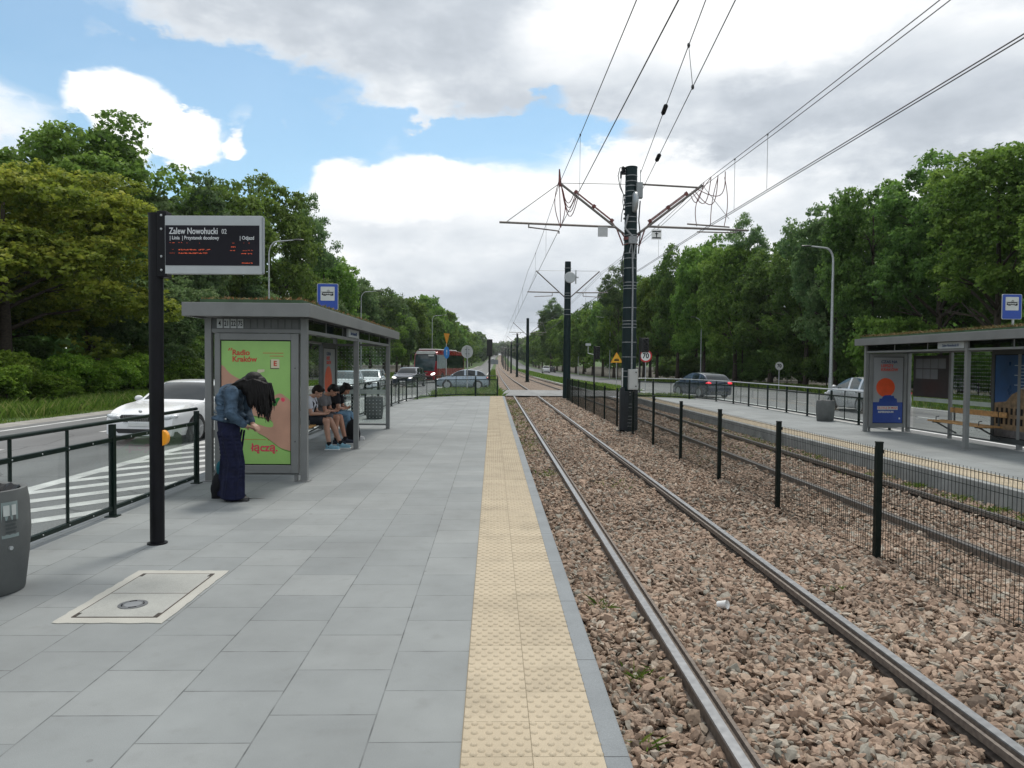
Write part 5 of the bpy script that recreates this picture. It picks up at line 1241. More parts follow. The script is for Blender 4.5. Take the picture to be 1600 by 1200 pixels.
def vehicle(style, name, label, cat, x, y, rz, col, W_=1.80, scale=1.0, group=None, lit=False, tail=False, grille=True, plate='', detail=True, rimspokes=5, roof_rails=False, cg=None):
    t = thing(name, label, cat, W3(x, y, Z_ROAD + .002), rz, group)
    P = catmull(PROF[style], 4); Lg = PROF[style][-1][0]; belt = BELT[style]; n = len(P); cg = cg or m_cglass
    T = [0, .35, .7, .9, 1.0]                      # across the top strip (half)
    def plan(yf):                                   # planform rounding at nose and tail
        f = min(yf, Lg - yf) / .75; return 1 - .13 * max(0, 1 - f) ** 2.2
    rings = []
    for (yf, z) in P:
        h = W_ / 2 * plan(yf); top = min(1, max(0, (z - belt) / .45)); hw = h * (1 - .02 - .20 * top) if z > belt else h * (.97 - .03 * max(0, (.6 - z)))
        ring = []
        zb_ = min(z, belt)
        side = [(h * .93, .20), (h * .985, .34 if z > .4 else .24), (h * 1.0, min(z, .62)), (h * .985, zb_ * .92 + .03 if zb_ > .62 else zb_), (h * .955, zb_)]
        if z > belt: side += [((h * .955 + hw) / 2 + .006, (zb_ + z) / 2), (hw, z - .035)]
        else: side += [(hw * .99, zb_), (hw * .985, zb_)]
        crown = .05 if z > belt else .035
        tops = [(hw * k, z - crown * (k ** 3) * .6) for k in reversed(T[:-1])]
        half = side + tops                       # from sill up to centre
        ring = [(-a, b) for a, b in half] + [(a, b) for a, b in reversed(half[:-1])]
        rings.append([(a, Lg / 2 - yf, min(b, z)) for a, b in ring])
    m_ = len(rings[0]); NS = 7
    parts = {'body': MB(), 'windscreen': MB(), 'rear_window': MB()}; parts.update({('side_window', a_, b_): MB() for a_ in (0, 1) for b_ in (0, 1, 2)})
    V = [v for r_ in rings for v in r_]
    def isglass_top(i): 
        z0, z1 = P[i][1], P[i + 1][1]; y0 = P[i][0]
        if min(z0, z1) > belt + .02 and max(z0, z1) < PROF[style][8][1] - .035:
            return 'windscreen' if y0 < Lg * .5 else 'rear_window'
    ymin = min(p[0] for p in P if p[1] > belt + .13); ymax = max(p[0] for p in P if p[1] > belt + .16)
    bp = [ymin + (ymax - ymin) * f for f in ((.36, .70) if style != 'hatch' else (.40, .76))]
    for i in range(n - 1):
        for j in range(m_ - 1):
            q = (i * m_ + j, (i + 1) * m_ + j, (i + 1) * m_ + j + 1, i * m_ + j + 1)
            jj = j if j < m_ // 2 else m_ - 2 - j          # mirrored index from sill
            key = 'body'; ym = (P[i][0] + P[i + 1][0]) / 2
            if jj >= NS - 0 and isglass_top(i): key = isglass_top(i)
            elif jj in (4, 5) and P[i][1] > belt + .10 and P[i + 1][1] > belt + .10 and not any(abs(ym - b) < .06 for b in bp): key = ('side_window', int(j < m_ // 2), sum(ym > b for b in bp))
            parts[key].v = V; parts[key].f.append(q); parts[key].mi.append(0)
    names = {'body': col, 'windscreen': cg, 'side_window': cg, 'rear_window': cg}
    body = None
    for k, mb in parts.items():
        if not mb.f: continue
        used = sorted(set(i for f in mb.f for i in f)); mp = {a: b for b, a in enumerate(used)}
        nb = MB(); nb.v = [mb.v[i] for i in used]; nb.f = [tuple(mp[i] for i in f) for f in mb.f]; nb.mi = mb.mi
        k = k if isinstance(k, str) else k[0]
        if k == 'body': nb.add([r for r in rings[0]], [tuple(range(m_))]); nb.add([r for r in rings[-1]], [tuple(reversed(range(m_)))])
        o = nb.build(k, names[k], t, smooth=38)
        if k == 'body': body = o
    # underside
    m = MB(); m.box(-W_ * .45, W_ * .45, -Lg / 2 + .1, Lg / 2 - .1, .17, .30); m.build('underbody', m_trim, t)
    rw = .315 if style not in ('suv', 'pickup') else .36
    ax = (Lg / 2 - .86, -Lg / 2 + .80) if style != 'pickup' else (Lg / 2 - .85, -Lg / 2 + 1.1)
    for ay in ax:
        for s in (-1, 1):
            pts = [(rw + .06) * math.cos(a) for a in np.linspace(0, PI, 14)]; pz = [(rw + .06) * math.sin(a) for a in np.linspace(0, PI, 14)]
            m = MB(); pl = [(a, max(.19, b + rw)) for a, b in zip(pts, pz)] + [(-(rw + .05), .19), (rw + .05, .19)]
            xw = W_ / 2 * plan(Lg / 2 - ay) + .004
            m.prism(pl, (s * (xw - .25), ay, 0), (0, 1, 0), (0, 0, 1), (s * .25, 0, 0)); m.build('wheel_arch', m_trim, t)
            m = MB(); m.lathe([(.18, -.10), (rw - .03, -.10), (rw, -.07), (rw, .06), (rw - .025, .09), (rw - .08, .095), (.20, .07)], (0, 0, 0), 26, 'X')
            xo = s * (xw - .075); wh = m.build('wheel', m_rubber, t, (xo, ay, rw), (0, 0, 0 if s > 0 else PI), smooth=40)
            m = MB(); m.lathe([(.01, .055), (rw * .70, .055), (rw * .70, .06), (.01, .06)], (0, 0, 0), 20, 'X'); m.build('wheel_disc', m_rimdark, wh)
            m = MB(); m.lathe([(rw * .68, .05), (rw * .76, .05), (rw * .76, .098), (rw * .68, .098)], (0, 0, 0), 22, 'X'); m.cyl((.06, 0, 0), (.10, 0, 0), .055, n=10)
            for k in range(rimspokes):
                a = 2 * PI * k / rimspokes + .3; c, s_ = math.cos(a), math.sin(a); m.bar((.085, c * .04, s_ * .04), (.088, c * rw * .72, s_ * rw * .72), .05, .02)
            m.build('rim', m_rim, wh)
    # lamps, grille, plates, mirrors
    zh = {'sedan': .64, 'wagon': .68, 'hatch': .70, 'suv': .80, 'pickup': .95}[style]; F = Lg / 2
    for s in (-1, 1):
        m = MB()
        m.ell((s * W_ * .375, F - .10, zh), (W_ * .105, .12, .062), 14, 8, Matrix.Rotation(R(s * -14), 3, 'Z') @ Matrix.Rotation(R(s * -7), 3, 'Y'))
        h_ = m.build('headlight', m_lamp if not lit else m_headlit, t, smooth=60)
        m = MB(); m.ell((s * W_ * .41, F - .13, .36), (.07, .08, .035), 10, 6); m.build('fog_light', m_lamp, t, smooth=60)
        m = MB(); m.ell((s * W_ * .39, -F + .10, belt - .12 if style != 'pickup' else .85), (W_ * .10, .12, .085 if style in ('hatch', 'suv') else .065), 14, 8); m.build('tail_light', m_taillit if tail else m_tail, t, smooth=60)
        mz = belt + .06; my = F - (1.55 if style != 'hatch' else 1.28)
        m = MB(); m.ell((s * (W_ / 2 + .10), my, mz), (.115, .065, .075), 12, 8); m.bar((s * (W_ / 2 - .08), my, mz - .05), (s * (W_ / 2 + .04), my, mz - .03), .04, .03); mi_ = m.build('wing_mirror', col, t, smooth=60)
        for b in bp:
            m = MB(); m.bar((s * (W_ / 2 + .001), F - b, .34), (s * (W_ / 2 * .985 + .003), F - b, belt - .03), .006, .008); m.build('door_gap', m_trim, t)
            m = MB(); m.bar((s * (W_ / 2 + .010), F - b + .10, belt - .13), (s * (W_ / 2 + .010), F - b + .25, belt - .13), .02, .022); m.build('door_handle', col if style != 'hatch' else m_trim, t)
    if grille:
        zg = zh - .03
        m = MB(); m.prism([(-.42, .07), (.42, .07), (.47, .02), (.38, -.10), (-.38, -.10), (-.47, .02)], (0, F - .02, zg), (1, 0, 0), (0, 0, 1), (0, .035, 0)); g_ = m.build('grille', m_trim, t)
        m = MB(); m.tube([(-.48, F + .015, zg + .02), (-.42, F + .017, zg + .075), (0, F + .02, zg + .085), (.42, F + .017, zg + .075), (.48, F + .015, zg + .02)], .009, 5)
        m.tube([(-.39, F + .017, zg - .10), (0, F + .022, zg - .105), (.39, F + .017, zg - .10)], .007, 5)
        for k in range(-7, 8): m.box(k * .053 - .003, k * .053 + .003, F + .013, F + .019, zg - .095, zg + .065)
        m.build('grille_bars', m_chrome if detail else m_trim, g_)
        m = MB(); m.prism([(-.62, .045), (.62, .045), (.52, -.055), (-.52, -.055)], (0, F - .03, .315), (1, 0, 0), (0, 0, 1), (0, .04, 0)); m.build('lower_intake', m_trim, t)
    m = MB(); m.box(-.26, .26, F + .005, F + .024, .425, .535); pl = m.build('number_plate', m_plate, t, bevel=.003)
    if plate:
        text(plate, .10, m_black, pl, (0, F + .026, .48), FACE_PY, sx=.85)
    m = MB(); m.box(-.26, .26, -F - .02, -F - .002, .58, .69); m.build('number_plate', m_plate, t, bevel=.003)
    m = MB(); m.box(-W_ * .36, W_ * .36, -F - .012, -F + .05, .24, .40); m.build('rear_diffuser', m_trim, t)
    m = MB(); m.box(-W_ * .34, W_ * .34, -F + .0, -F + .06, belt - .20, belt - .185); m.build('tailgate_strip', m_chrome, t)
    if roof_rails:
        for s in (-1, 1):
            m = MB(); zt_ = PROF[style][8][1]; m.tube([(s * W_ * .37, F - 2.2, zt_ - .03), (s * W_ * .37, F - 2.35, zt_ + .025), (s * W_ * .37, -F + .9, zt_ + .02), (s * W_ * .37, -F + .75, zt_ - .04)], .014, 6); m.build('roof_rail', m_chrome, t)
    return t

# badge outline only as a plain round emblem on the white car
c0 = vehicle('sedan', 'parked_car', 'white saloon car on the road left of the green poster, behind the railing', 'car', -7.85, 19.4, PI - R(8), paint('car_white', (.74, .75, .76), 0), 1.86, plate='', rimspokes=5)
c0.name = 'car'
m = MB(); m.ell((0, 2.30, .765), (.045, .03, .04), 12, 6, Matrix.Rotation(R(-35), 3, 'X')); m.build('badge', m_chrome, c0)
G = 'cars on the two roads'
vehicle('wagon', 'car', 'pale silver estate car behind the near shelter, largest of the queue seen through its glass', 'car', -8.15, 40.1, PI + R(2), paint('car_silver', (.42, .48, .50), .5), 1.82, group=G, roof_rails=True, cg=m_cglass2, detail=False)
vehicle('sedan', 'car', 'white car partly hidden by the middle post of the near shelter', 'car', -8.2, 48.6, PI + R(2), paint('car_white2', (.66, .70, .74), .1), 1.80, group=G, cg=m_cglass2, detail=False)
vehicle('wagon', 'car', 'beige car in the outer lane seen through the dotted glass of the near shelter', 'car', -12.1, 72.0, PI - R(12), paint('car_beige', (.40, .36, .31), .5), 1.80, group=G, cg=m_cglass2, detail=False, roof_rails=True)
vehicle('suv', 'car', 'dark grey car with lit headlights in front of the red coach', 'car', -7.0, 61.5, PI - R(9), paint('car_dark_grey', (.045, .055, .075), .5), 1.84, group=G, lit=True, detail=False)
vehicle('hatch', 'car', 'silver blue hatchback side-on at the crossing beyond the platform end', 'car', -2.35, 56.6, R(90), paint('car_silver_blue', (.30, .36, .42), .5), 1.75, group=G, cg=m_cglass, detail=False, rimspokes=9)
vehicle('hatch', 'car', 'dark blue car with a red tail light behind the railing on the right-hand road', 'car', 12.75, 44.3, R(16), paint('car_navy', (.018, .028, .055), .4), 1.80, group=G, tail=True, detail=False)
vehicle('hatch', 'car', 'light grey car on the right-hand road, cut off by the opposite shelter', 'car', 16.05, 31.0, R(2), paint('car_light_grey', (.50, .51, .52), .3), 1.84, group=G, cg=m_cglass2, rimspokes=7)
vehicle('pickup', 'pickup', 'small white pickup far away on the right-hand road', 'pickup truck', 13.4, 187, 0, paint('car_white3', (.62, .64, .66), 0), 1.85, group=None, detail=False)
vehicle('suv', 'car', 'dark car just ahead of the small white pickup', 'car', 15.6, 196, 0, paint('car_dark2', (.04, .04, .045), .3), 1.84, group=G, detail=False)
vehicle('wagon', 'car', 'tiny dark car at the far end of the left-hand road', 'car', -4.5, 520, PI, paint('car_dark_grey', (.045, .055, .075), .5), 1.84, group=G, detail=False)
t = thing('van', 'tiny white box van at the far vanishing point of the left-hand road', 'van', W3(-2.2, 560, Z_ROAD), PI)
m = MB(); m.box(-1.15, 1.15, -3.2, 1.2, .7, 3.4); m.build('cargo_box', m_white, t, bevel=.05); m = MB(); m.prism([(1.25, .5), (2.9, .5), (2.95, 1.4), (2.3, 2.4), (1.25, 2.4)], (-1.0, 0, 0), (0, 1, 0), (0, 0, 1), (2.0, 0, 0)); cb_ = m.build('cab', m_white, t, bevel=.05)
m = MB(); m.prism([(2.97, 1.4), (2.35, 2.3), (2.33, 2.3), (2.95, 1.4)], (-.9, .02, 0), (0, 1, 0), (0, 0, 1), (1.8, 0, 0)); m.build('windscreen', m_cglass, cb_)
for s in (-1, 1):
    for yy in (2.1, -2.2): m = MB(); m.cyl((s * .8, yy, .42), (s * 1.12, yy, .42), .42, n=16); m.build('wheel', m_rubber, t)

def coach():
    t = thing('coach', 'dark red coach with a large windscreen waiting on the left-hand road', 'coach', W3(-7.1, 76.0, Z_ROAD), PI - R(12))
    red = paint('coach_red', (.28, .016, .028), .1); Wd, Lg, H = 2.5, 11.5, 3.42; F = 0
    # front at y=0, body backwards
    P = catmull([(.0, .32), (-.04, .8), (-.0, 1.25), (.08, 1.7), (.28, 2.5), (.55, 3.1), (1.0, 3.36), (1.8, 3.42), (Lg - .6, 3.42), (Lg - .1, 3.1), (Lg, 1.5), (Lg, .35)], 4)
    rings = []
    for yf, z in P:
        pl = 1 - .10 * max(0, 1 - yf / .6) ** 2; h = Wd / 2 * pl; half = [(h * .98, .30), (h, .45), (h, min(z, 1.0)), (h, min(z, 1.5)), (h * .995, min(z, 2.2)), (h * .97, max(min(z, 2.95), min(z, .3))), (h * .93, z - .06), (h * .8, z - .015), (h * .4, z), (0, z)]
        rings.append([(-a, -yf, min(b, z)) for a, b in half] + [(a, -yf, min(b, z)) for a, b in reversed(half[:-1])])
    n = len(P); k = len(rings[0]); V = [v for r_ in rings for v in r_]; B, G_, S1, S2 = MB(), MB(), MB(), MB()
    for i in range(n - 1):
        for j in range(k - 1):
            q = (i * k + j, i * k + j + 1, (i + 1) * k + j + 1, (i + 1) * k + j); jj = j if j < k // 2 else k - 2 - j
            zm = (P[i][1] + P[i + 1][1]) / 2; yf = P[i][0]; tgt = B
            if jj >= 6 and 1.28 < zm < 3.0 and yf < .8: tgt = G_
            elif jj in (3, 4) and 2.6 < yf < Lg - .5: tgt = S1
            elif jj in (3, 4) and .35 < yf <= 2.6: tgt = S2
            tgt.v = V; tgt.f.append(q); tgt.mi.append(0)
    def fin(mb, name, m, **kw):
        used = sorted(set(i for f in mb.f for i in f)); mp = {a: b for b, a in enumerate(used)}; nb = MB(); nb.v = [mb.v[i] for i in used]; nb.f = [tuple(mp[i] for i in f) for f in mb.f]; nb.mi = mb.mi
        return nb.build(name, m, t, smooth=40, **kw)
    body = fin(B, 'body', red); fin(G_, 'windscreen', m_cglass2); fin(S1, 'side_windows', m_cglass); fin(S2, 'side_window', mat('sky_glass', (.30, .36, .38), .15, var=.2))
    m = MB(); m.box(-1.05, 1.05, -9, -1.2, 3.42, 3.56); m.build('roof_unit', m_offwhite, t, bevel=.06)
    m = MB(); m.prism([(-1.1, 3.0), (1.1, 3.0), (.95, 3.32), (-.95, 3.32)], (0, -.62, 0), (1, 0, 0), (0, 0, 1), (0, .25, 0)); m.build('roof_visor', m_offwhite, t, bevel=.03)
    for s in (-1, 1):
        m = MB(); m.ell((s * .92, .03, .95), (.26, .12, .11), 12, 6, Matrix.Rotation(R(-s * 20), 3, 'Y')); m.build('headlight', m_headlit if s < 0 else m_lamp, t)
        m = MB(); m.tube([(s * 1.0, -.5, 3.15), (s * 1.25, .25, 3.1), (s * 1.36, .35, 2.9)], .035, 6); m.box(s * 1.36 - .09, s * 1.36 + .09, .30, .40, 2.3, 2.95); m.build('wing_mirror', m_trim, t, bevel=.02)
        for yy in (-2.4, -8.0):
            m = MB(); m.prism([(.58 * math.cos(a), .5 + .58 * math.sin(a)) for a in np.linspace(-.6, PI + .6, 18)], (s * 1.0, yy, 0), (0, 1, 0), (0, 0, 1), (s * .255, 0, 0)); m.build('wheel_arch', m_trim, t)
            m = MB(); m.cyl((s * .95, yy, .5), (s * 1.27, yy, .5), .5, n=24); w_ = m.build('wheel', m_rubber, t); m = MB(); m.cyl((s * 1.27, yy, .5), (s * 1.285, yy, .5), .28, n=18); m.build('rim', m_rim, w_)
    m = MB(); m.box(-.9, .9, .03, .06, .38, .62); m.build('lower_grille', m_trim, t); m = MB(); m.box(-.30, .30, .05, .08, .44, .56); m.build('number_plate', m_plate, t)
    m = MB(); m.box(-.35, .35, .035, .065, 1.02, 1.10); m.build('front_emblem', m_chrome, t)
    m = MB(); m.box(-.95, -.35, -.20, -.16, 2.78, 2.95); m.build('destination_card', m_offwhite, t)
coach()
# ------------------------------------------------------------ people
def cap(m, p0, r0, p1, r1, n=12):
    m.cyl(p0, p1, r0, r1, n=n); m.ell(p0, (r0, r0, r0), n, 6); m.ell(p1, (r1, r1, r1), n, 6)
def chain(m, pts, rs, n=12):
    for a, b, ra, rb in zip(pts[:-1], pts[1:], rs[:-1], rs[1:]): cap(m, a, ra, b, rb, n)
def fuse(mb, name, m, parent, voxel=.010, sm=3, disp=0):
    """one continuous surface grown over the laid-out volumes"""
    me = bpy.data.meshes.new(name); me.from_pydata(mb.v, [], mb.f); me.update(); o = bpy.data.objects.new(name, me); COL.objects.link(o)
    r = o.modifiers.new('r', 'REMESH'); r.mode = 'VOXEL'; r.voxel_size = voxel; r.use_smooth_shade = True
    s = o.modifiers.new('s', 'SMOOTH'); s.iterations = sm; s.factor = .6
    dg = bpy.context.evaluated_depsgraph_get(); ne = bpy.data.meshes.new_from_object(o.evaluated_get(dg)); bpy.data.objects.remove(o); bpy.data.meshes.remove(me)
    ne.name = name; ne.materials.clear(); ne.materials.append(m); ne.polygons.foreach_set('use_smooth', [True] * len(ne.polygons))
    return link(name, ne, parent)
def skin_mat(name, col):
    m, t, b = newmat(name); L = t.links.new; tc = nd(t, 'ShaderNodeTexCoord'); n = nd(t, 'ShaderNodeTexNoise'); n.inputs['Scale'].default_value = 18; n.inputs['Detail'].default_value = 5; L(tc.outputs['Object'], n.inputs[0])
    L(ramp(t, n.outputs[0], [(.3, tuple(c * .85 for c in col)), (.7, tuple(min(1, c * 1.12) for c in col))]), b.inputs['Base Color']); b.inputs['Roughness'].default_value = .55
    b.inputs['Subsurface Weight'].default_value = .1; b.inputs['Subsurface Radius'].default_value = (.02, .008, .005); return m
m_skin = skin_mat('skin', (.42, .235, .165)); m_skin2 = skin_mat('skin_warm', (.40, .20, .13))
def cloth(name, col, var=.2, scale=14, bump=.4, bscale=70): return mat(name, col, .85, var=var, scale=scale, bump=bump, bscale=bscale, spec=.2)
m_hair = mat('dark_hair', (.006, .005, .005), .5, var=.5, scale=90, bump=.4, bscale=160, spec=.2); m_hair2 = mat('brown_hair', (.016, .010, .007), .55, var=.4, scale=90, bump=.4, bscale=160, spec=.2)
def hand(m, wrist, dirv, up, s=1.0, curl=.5, side=1):
    """palm, four unequal bent fingers and a thumb from the side of the palm"""
    d = Vector(dirv).normalized(); u = Vector(up); u = (u - d * u.dot(d)).normalized(); w = d.cross(u) * side; wr = Vector(wrist)
    for k in range(4):
        off = w * ((k - 1.5) * .018 * s); cap(m, wr + off * .7 + d * .01 * s, .014 * s, wr + off + d * .075 * s, .0115 * s, 8)
    lens = [.062, .072, .066, .050]
    for k in range(4):
        p = wr + w * ((k - 1.5) * .0205 * s) + d * .082 * s; dd = d.copy(); ln = lens[k] * s
        for seg, f in enumerate((.45, .32, .23)):
            a = curl * (.5 + .35 * seg + .07 * k); dd = (dd * math.cos(a * .8) - u * math.sin(a * .8)).normalized()
            q = p + dd * ln * f; cap(m, p, (.0092 - .001 * seg) * s, q, (.0085 - .001 * seg) * s, 7); p = q
    p = wr - w * .026 * s + d * .018 * s; dd = (d * .75 - w * .65 - u * .25).normalized(); q = p + dd * .038 * s; cap(m, p, .0125 * s, q, .0105 * s, 8)
    q2 = q + (dd + d * .6 - u * .3).normalized() * .030 * s; cap(m, q, .0105 * s, q2, .0085 * s, 8)
def head_shape(m, c, fwd, up, s=1.0):
    """skull, jaw, nose, lips, brow, ears; fwd is where the face points"""
    f = Vector(fwd).normalized(); u = Vector(up); u = (u - f * u.dot(f)).normalized(); w = f.cross(u); c = Vector(c)
    Rm = Matrix((w, f, u)).transposed()
    def E(a, b, h, r): m.ell(c + w * a * s + f * b * s + u * h * s, tuple(q * s for q in r), 14, 9, Rm)
    E(0, -.012, .025, (.074, .094, .092)); E(0, .022, -.035, (.058, .064, .068)); E(0, .050, -.078, (.030, .030, .022))
    E(0, .088, -.022, (.011, .020, .024)); E(0, .080, -.052, (.024, .012, .010)); E(0, .070, .012, (.052, .018, .012))
    for sd in (-1, 1): E(sd * .076, -.012, -.012, (.010, .020, .030)); E(sd * .034, .058, -.030, (.022, .020, .020))
    return Rm, c, w, f, u
def eyes(t, c, w, f, u, s=1.0):
    m = MB()
    for sd in (-1, 1): m.ell(c + w * sd * .031 * s + f * .079 * s + u * -.002 * s, (.012 * s, .008 * s, .006 * s), 8, 6)
    m.build('eyes', m_black, t)

def woman():
    t = thing('person', 'woman in a denim jacket and navy trousers bending forward before the green poster', 'person', (-3.04, 8.7, 0))
    m = MB()                      # body: legs, trunk, neck, head, arms, hands
    hip = Vector((-.06, 0, .90)); neck = Vector((.09, 0, 1.335)); hc = Vector((.235, 0, 1.385)); LX = {-1: .015, 1: -.095}
    for s in (-1, 1):
        x = LX[s]; chain(m, [(-.05 + x * .3, s * .085, .88), (x + .01, s * .09, .47), (x, s * .09, .09)], [.085, .055, .040]); cap(m, (x, s * .09, .05), .033, (x + .09, s * .095, .028), .016)
    m.ell(hip, (.12, .155, .12)); m.ell((-.09, 0, 1.06), (.11, .13, .15)); m.ell((-.08, 0, 1.20), (.12, .165, .15), 14, 9)
    cap(m, (-.02, 0, 1.28), .06, neck, .05); cap(m, neck, .048, hc - Vector((.04, 0, .01)), .045)
    f = Vector((.66, 0, -.75)); Rm, c, w, ff, u = head_shape(m, hc + Vector((.01, 0, -.01)), f, (.75, 0, .66), .98)
    ARM = {-1: (Vector((.01, -.175, 1.28)), Vector((.03, -.235, 1.03)), Vector((.155, -.11, .885))), 1: (Vector((.02, .165, 1.29)), Vector((.06, .20, 1.03)), Vector((.17, .07, .90)))}
    for s in (-1, 1):
        sh, el, wr = ARM[s]; chain(m, [sh, el, wr], [.05, .040, .028]); d = (Vector((.255, s * .03, .845)) - wr); hand(m, wr, d, (0, -s * .3, 1), 1.0, .55, -s)
    fuse(m, 'body', m_skin, t, .008, 2)
    eyes(t, c, w, ff, u)
    # trousers: wide legs, one a little ahead of the other
    m = MB()
    for s in (-1, 1):
        x = LX[s]; rings = [(-.06 + x * .2, s * .075, .93, .135, .10), (-.05 + x * .6, s * .085, .78, .13, .11), (x - .01, s * .09, .50, .115, .10), (x - .015, s * .095, .25, .125, .11), (x - .015, s * .10, .045, .14, .12)]
        for a, b in zip(rings[:-1], rings[1:]):
            for q in np.linspace(0, 1, 7): m.ell((a[0] + (b[0] - a[0]) * q, a[1] + (b[1] - a[1]) * q, a[2] + (b[2] - a[2]) * q), (a[3] + (b[3] - a[3]) * q, a[4] + (b[4] - a[4]) * q, .04), 14, 5)
        for k in range(7):            # folds
            a = k * .9 + s; m.tube([(-.05 + .12 * math.cos(a), s * .09 + .10 * math.sin(a), .82), (x + .112 * math.cos(a + .15), s * .09 + .100 * math.sin(a + .15), .45), (x - .01 + .132 * math.cos(a - .1), s * .095 + .116 * math.sin(a - .1), .03)], .015, 6)
    m.ell((-.06, 0, .92), (.145, .175, .10), 16, 8); m.ell((-.065, 0, .98), (.125, .165, .05), 16, 6)
    fuse(m, 'trousers', cloth('navy_cloth', (.010, .012, .034), .35), t, .009, 1)
    # jacket
    m = MB(); m.ell((-.05, 0, 1.00), (.165, .19, .06), 16, 6); m.ell((-.065, 0, 1.08), (.155, .185, .10), 16, 8); m.ell((-.07, 0, 1.19), (.160, .19, .13), 16, 8); m.ell((-.045, 0, 1.28), (.14, .175, .10), 16, 8)
    m.ell((.04, 0, 1.31), (.09, .11, .06), 12, 6)
    m.tube([(-.22, -.12, .975), (-.06, -.205, .955), (.09, -.15, .925), (.13, 0, .91), (.09, .15, .925), (-.06, .205, .955), (-.22, .12, .975), (-.235, 0, .98), (-.22, -.12, .975)], .022, 8)
    for s in (-1, 1):
        sh, el, wr = ARM[s]; chain(m, [sh + Vector((0, -s * .01, 0)), sh.lerp(el, .5), el, el.lerp(wr, .82)], [.084, .074, .064, .050])
        for q_ in (.35, .55, .75, .95): p_ = sh.lerp(el, q_); m.tube([(p_.x + .068 * math.cos(a), p_.y + .066 * math.sin(a), p_.z + .025 * math.sin(2 * a + q_ * 5)) for a in np.linspace(0, 2 * PI, 9)], .011, 5)
    for k in range(6): m.tube([(-.20 + .02 * k, -.16, 1.05 + .05 * k), (-.10 + .02 * k, -.205, 1.02 + .05 * k), (.0, -.19, 1.05 + .045 * k)], .008, 5)
    jk = fuse(m, 'denim_jacket', cloth('denim', (.050, .080, .118), .75, 9, .5, 120), t, .008, 1)
    m = MB(); m.ell((-.035, -.222, .975), (.012, .006, .012), 8, 5); m.build('button', m_galv, jk)
    # hair: cap over the skull, curtain hanging in front, locks down the back
    m = MB(); g = random.Random(9)
    m.ell(hc + Vector((-.02, 0, .045)), (.108, .095, .092), 16, 9); m.ell(hc + Vector((.045, 0, -.0)), (.088, .094, .09), 14, 8)
    for q, (dx, dz, a_, b_, c__) in enumerate(((-.09, .01, .10, .10, .08), (-.16, -.025, .10, .13, .075), (-.23, -.055, .10, .16, .06), (-.30, -.10, .085, .16, .05), (-.355, -.155, .05, .13, .05))): m.ell(hc + Vector((dx, 0, dz)), (a_, b_, c__), 14, 7, Matrix.Rotation(R(-24), 3, 'Y'))
    for s in (-1, 1):
        m.ell(hc + Vector((-.06, s * .075, -.06)), (.085, .045, .10), 12, 8); m.ell(hc + Vector((.03, s * .085, -.12)), (.07, .035, .13), 12, 8); m.ell(hc + Vector((.07, s * .07, -.22)), (.055, .035, .12), 12, 8); m.ell(hc + Vector((-.03, s * .09, -.17)), (.05, .035, .12), 12, 8)
    for k in range(150):
        a = g.uniform(-1.0, 1.0); sy = math.copysign(.5 + .5 * abs(a), a) if abs(a) > .1 else a
        x0 = g.uniform(-.07, .15); y0 = sy * .095; top = hc + Vector((x0, y0, .05 - abs(x0) * .35)); L_ = g.uniform(.26, .47) * (1 if x0 > .02 else .8)
        p1 = top + Vector((.02 + g.uniform(-.01, .02), sy * .012, -.12)); p2 = p1 + Vector((g.uniform(-.01, .03), g.uniform(-.015, .015), -(L_ - .12) * .5)); p3 = p2 + Vector((g.uniform(-.02, .04), g.uniform(-.02, .02), -(L_ - .12) * .5))
        m.tube([top, p1, p2, p3], [.018, .016, .011, .003], 7)
    for k in range(40):              # locks over the shoulders and back
        y0 = g.uniform(-.15, .15); p0 = hc + Vector((-.10, y0 * .6, .04)); p1 = p0 + Vector((-.11, y0 * .3, -.05)); p2 = p1 + Vector((-.12, g.uniform(-.03, .03), -.10)); m.tube([p0, p1, p2], [.018, .015, .004], 7)
    fuse(m, 'hair', m_hair, t, .0055, 0)
    for s, dx in ((-1, .035), (1, -.065)):
        m = MB(); m.ell((.04 + dx, s * .095, .032), (.125, .047, .032), 14, 6); m.ell((-.05 + dx, s * .095, .045), (.06, .042, .045), 12, 6); m.box(-.11 + dx, .15 + dx, s * .095 - .04, s * .095 + .04, .0, .018)
        fuse(m, 'shoe', mat('black_leather', (.010, .010, .011), .35, var=.3), t, .007, 2)
    # backpack standing behind her legs
    b = thing('backpack', 'black backpack with a teal corner on the paving behind the bending woman', 'bag', (-3.235, 8.83, 0))
    m = MB(); m.ell((0, 0, .17), (.13, .12, .17), 14, 9); m.ell((-.06, -.02, .11), (.08, .09, .11), 12, 8); m.box(-.11, .11, -.09, .09, .0, .10)
    fuse(m, 'bag_body', cloth('bag_black', (.010, .010, .012)), b, .012, 3)
    m = MB(); m.ell((-.02, -.05, .36), (.045, .05, .09), 10, 6); fuse(m, 'teal_cover', cloth('teal_cloth', (.015, .10, .13)), b, .01, 2)
    m = MB(); m.tube([(.06, .02, .30), (.14, -.04, .26), (.15, -.06, .12), (.10, -.05, .02)], .010, 6); m.build('strap', m_black, b)
woman()

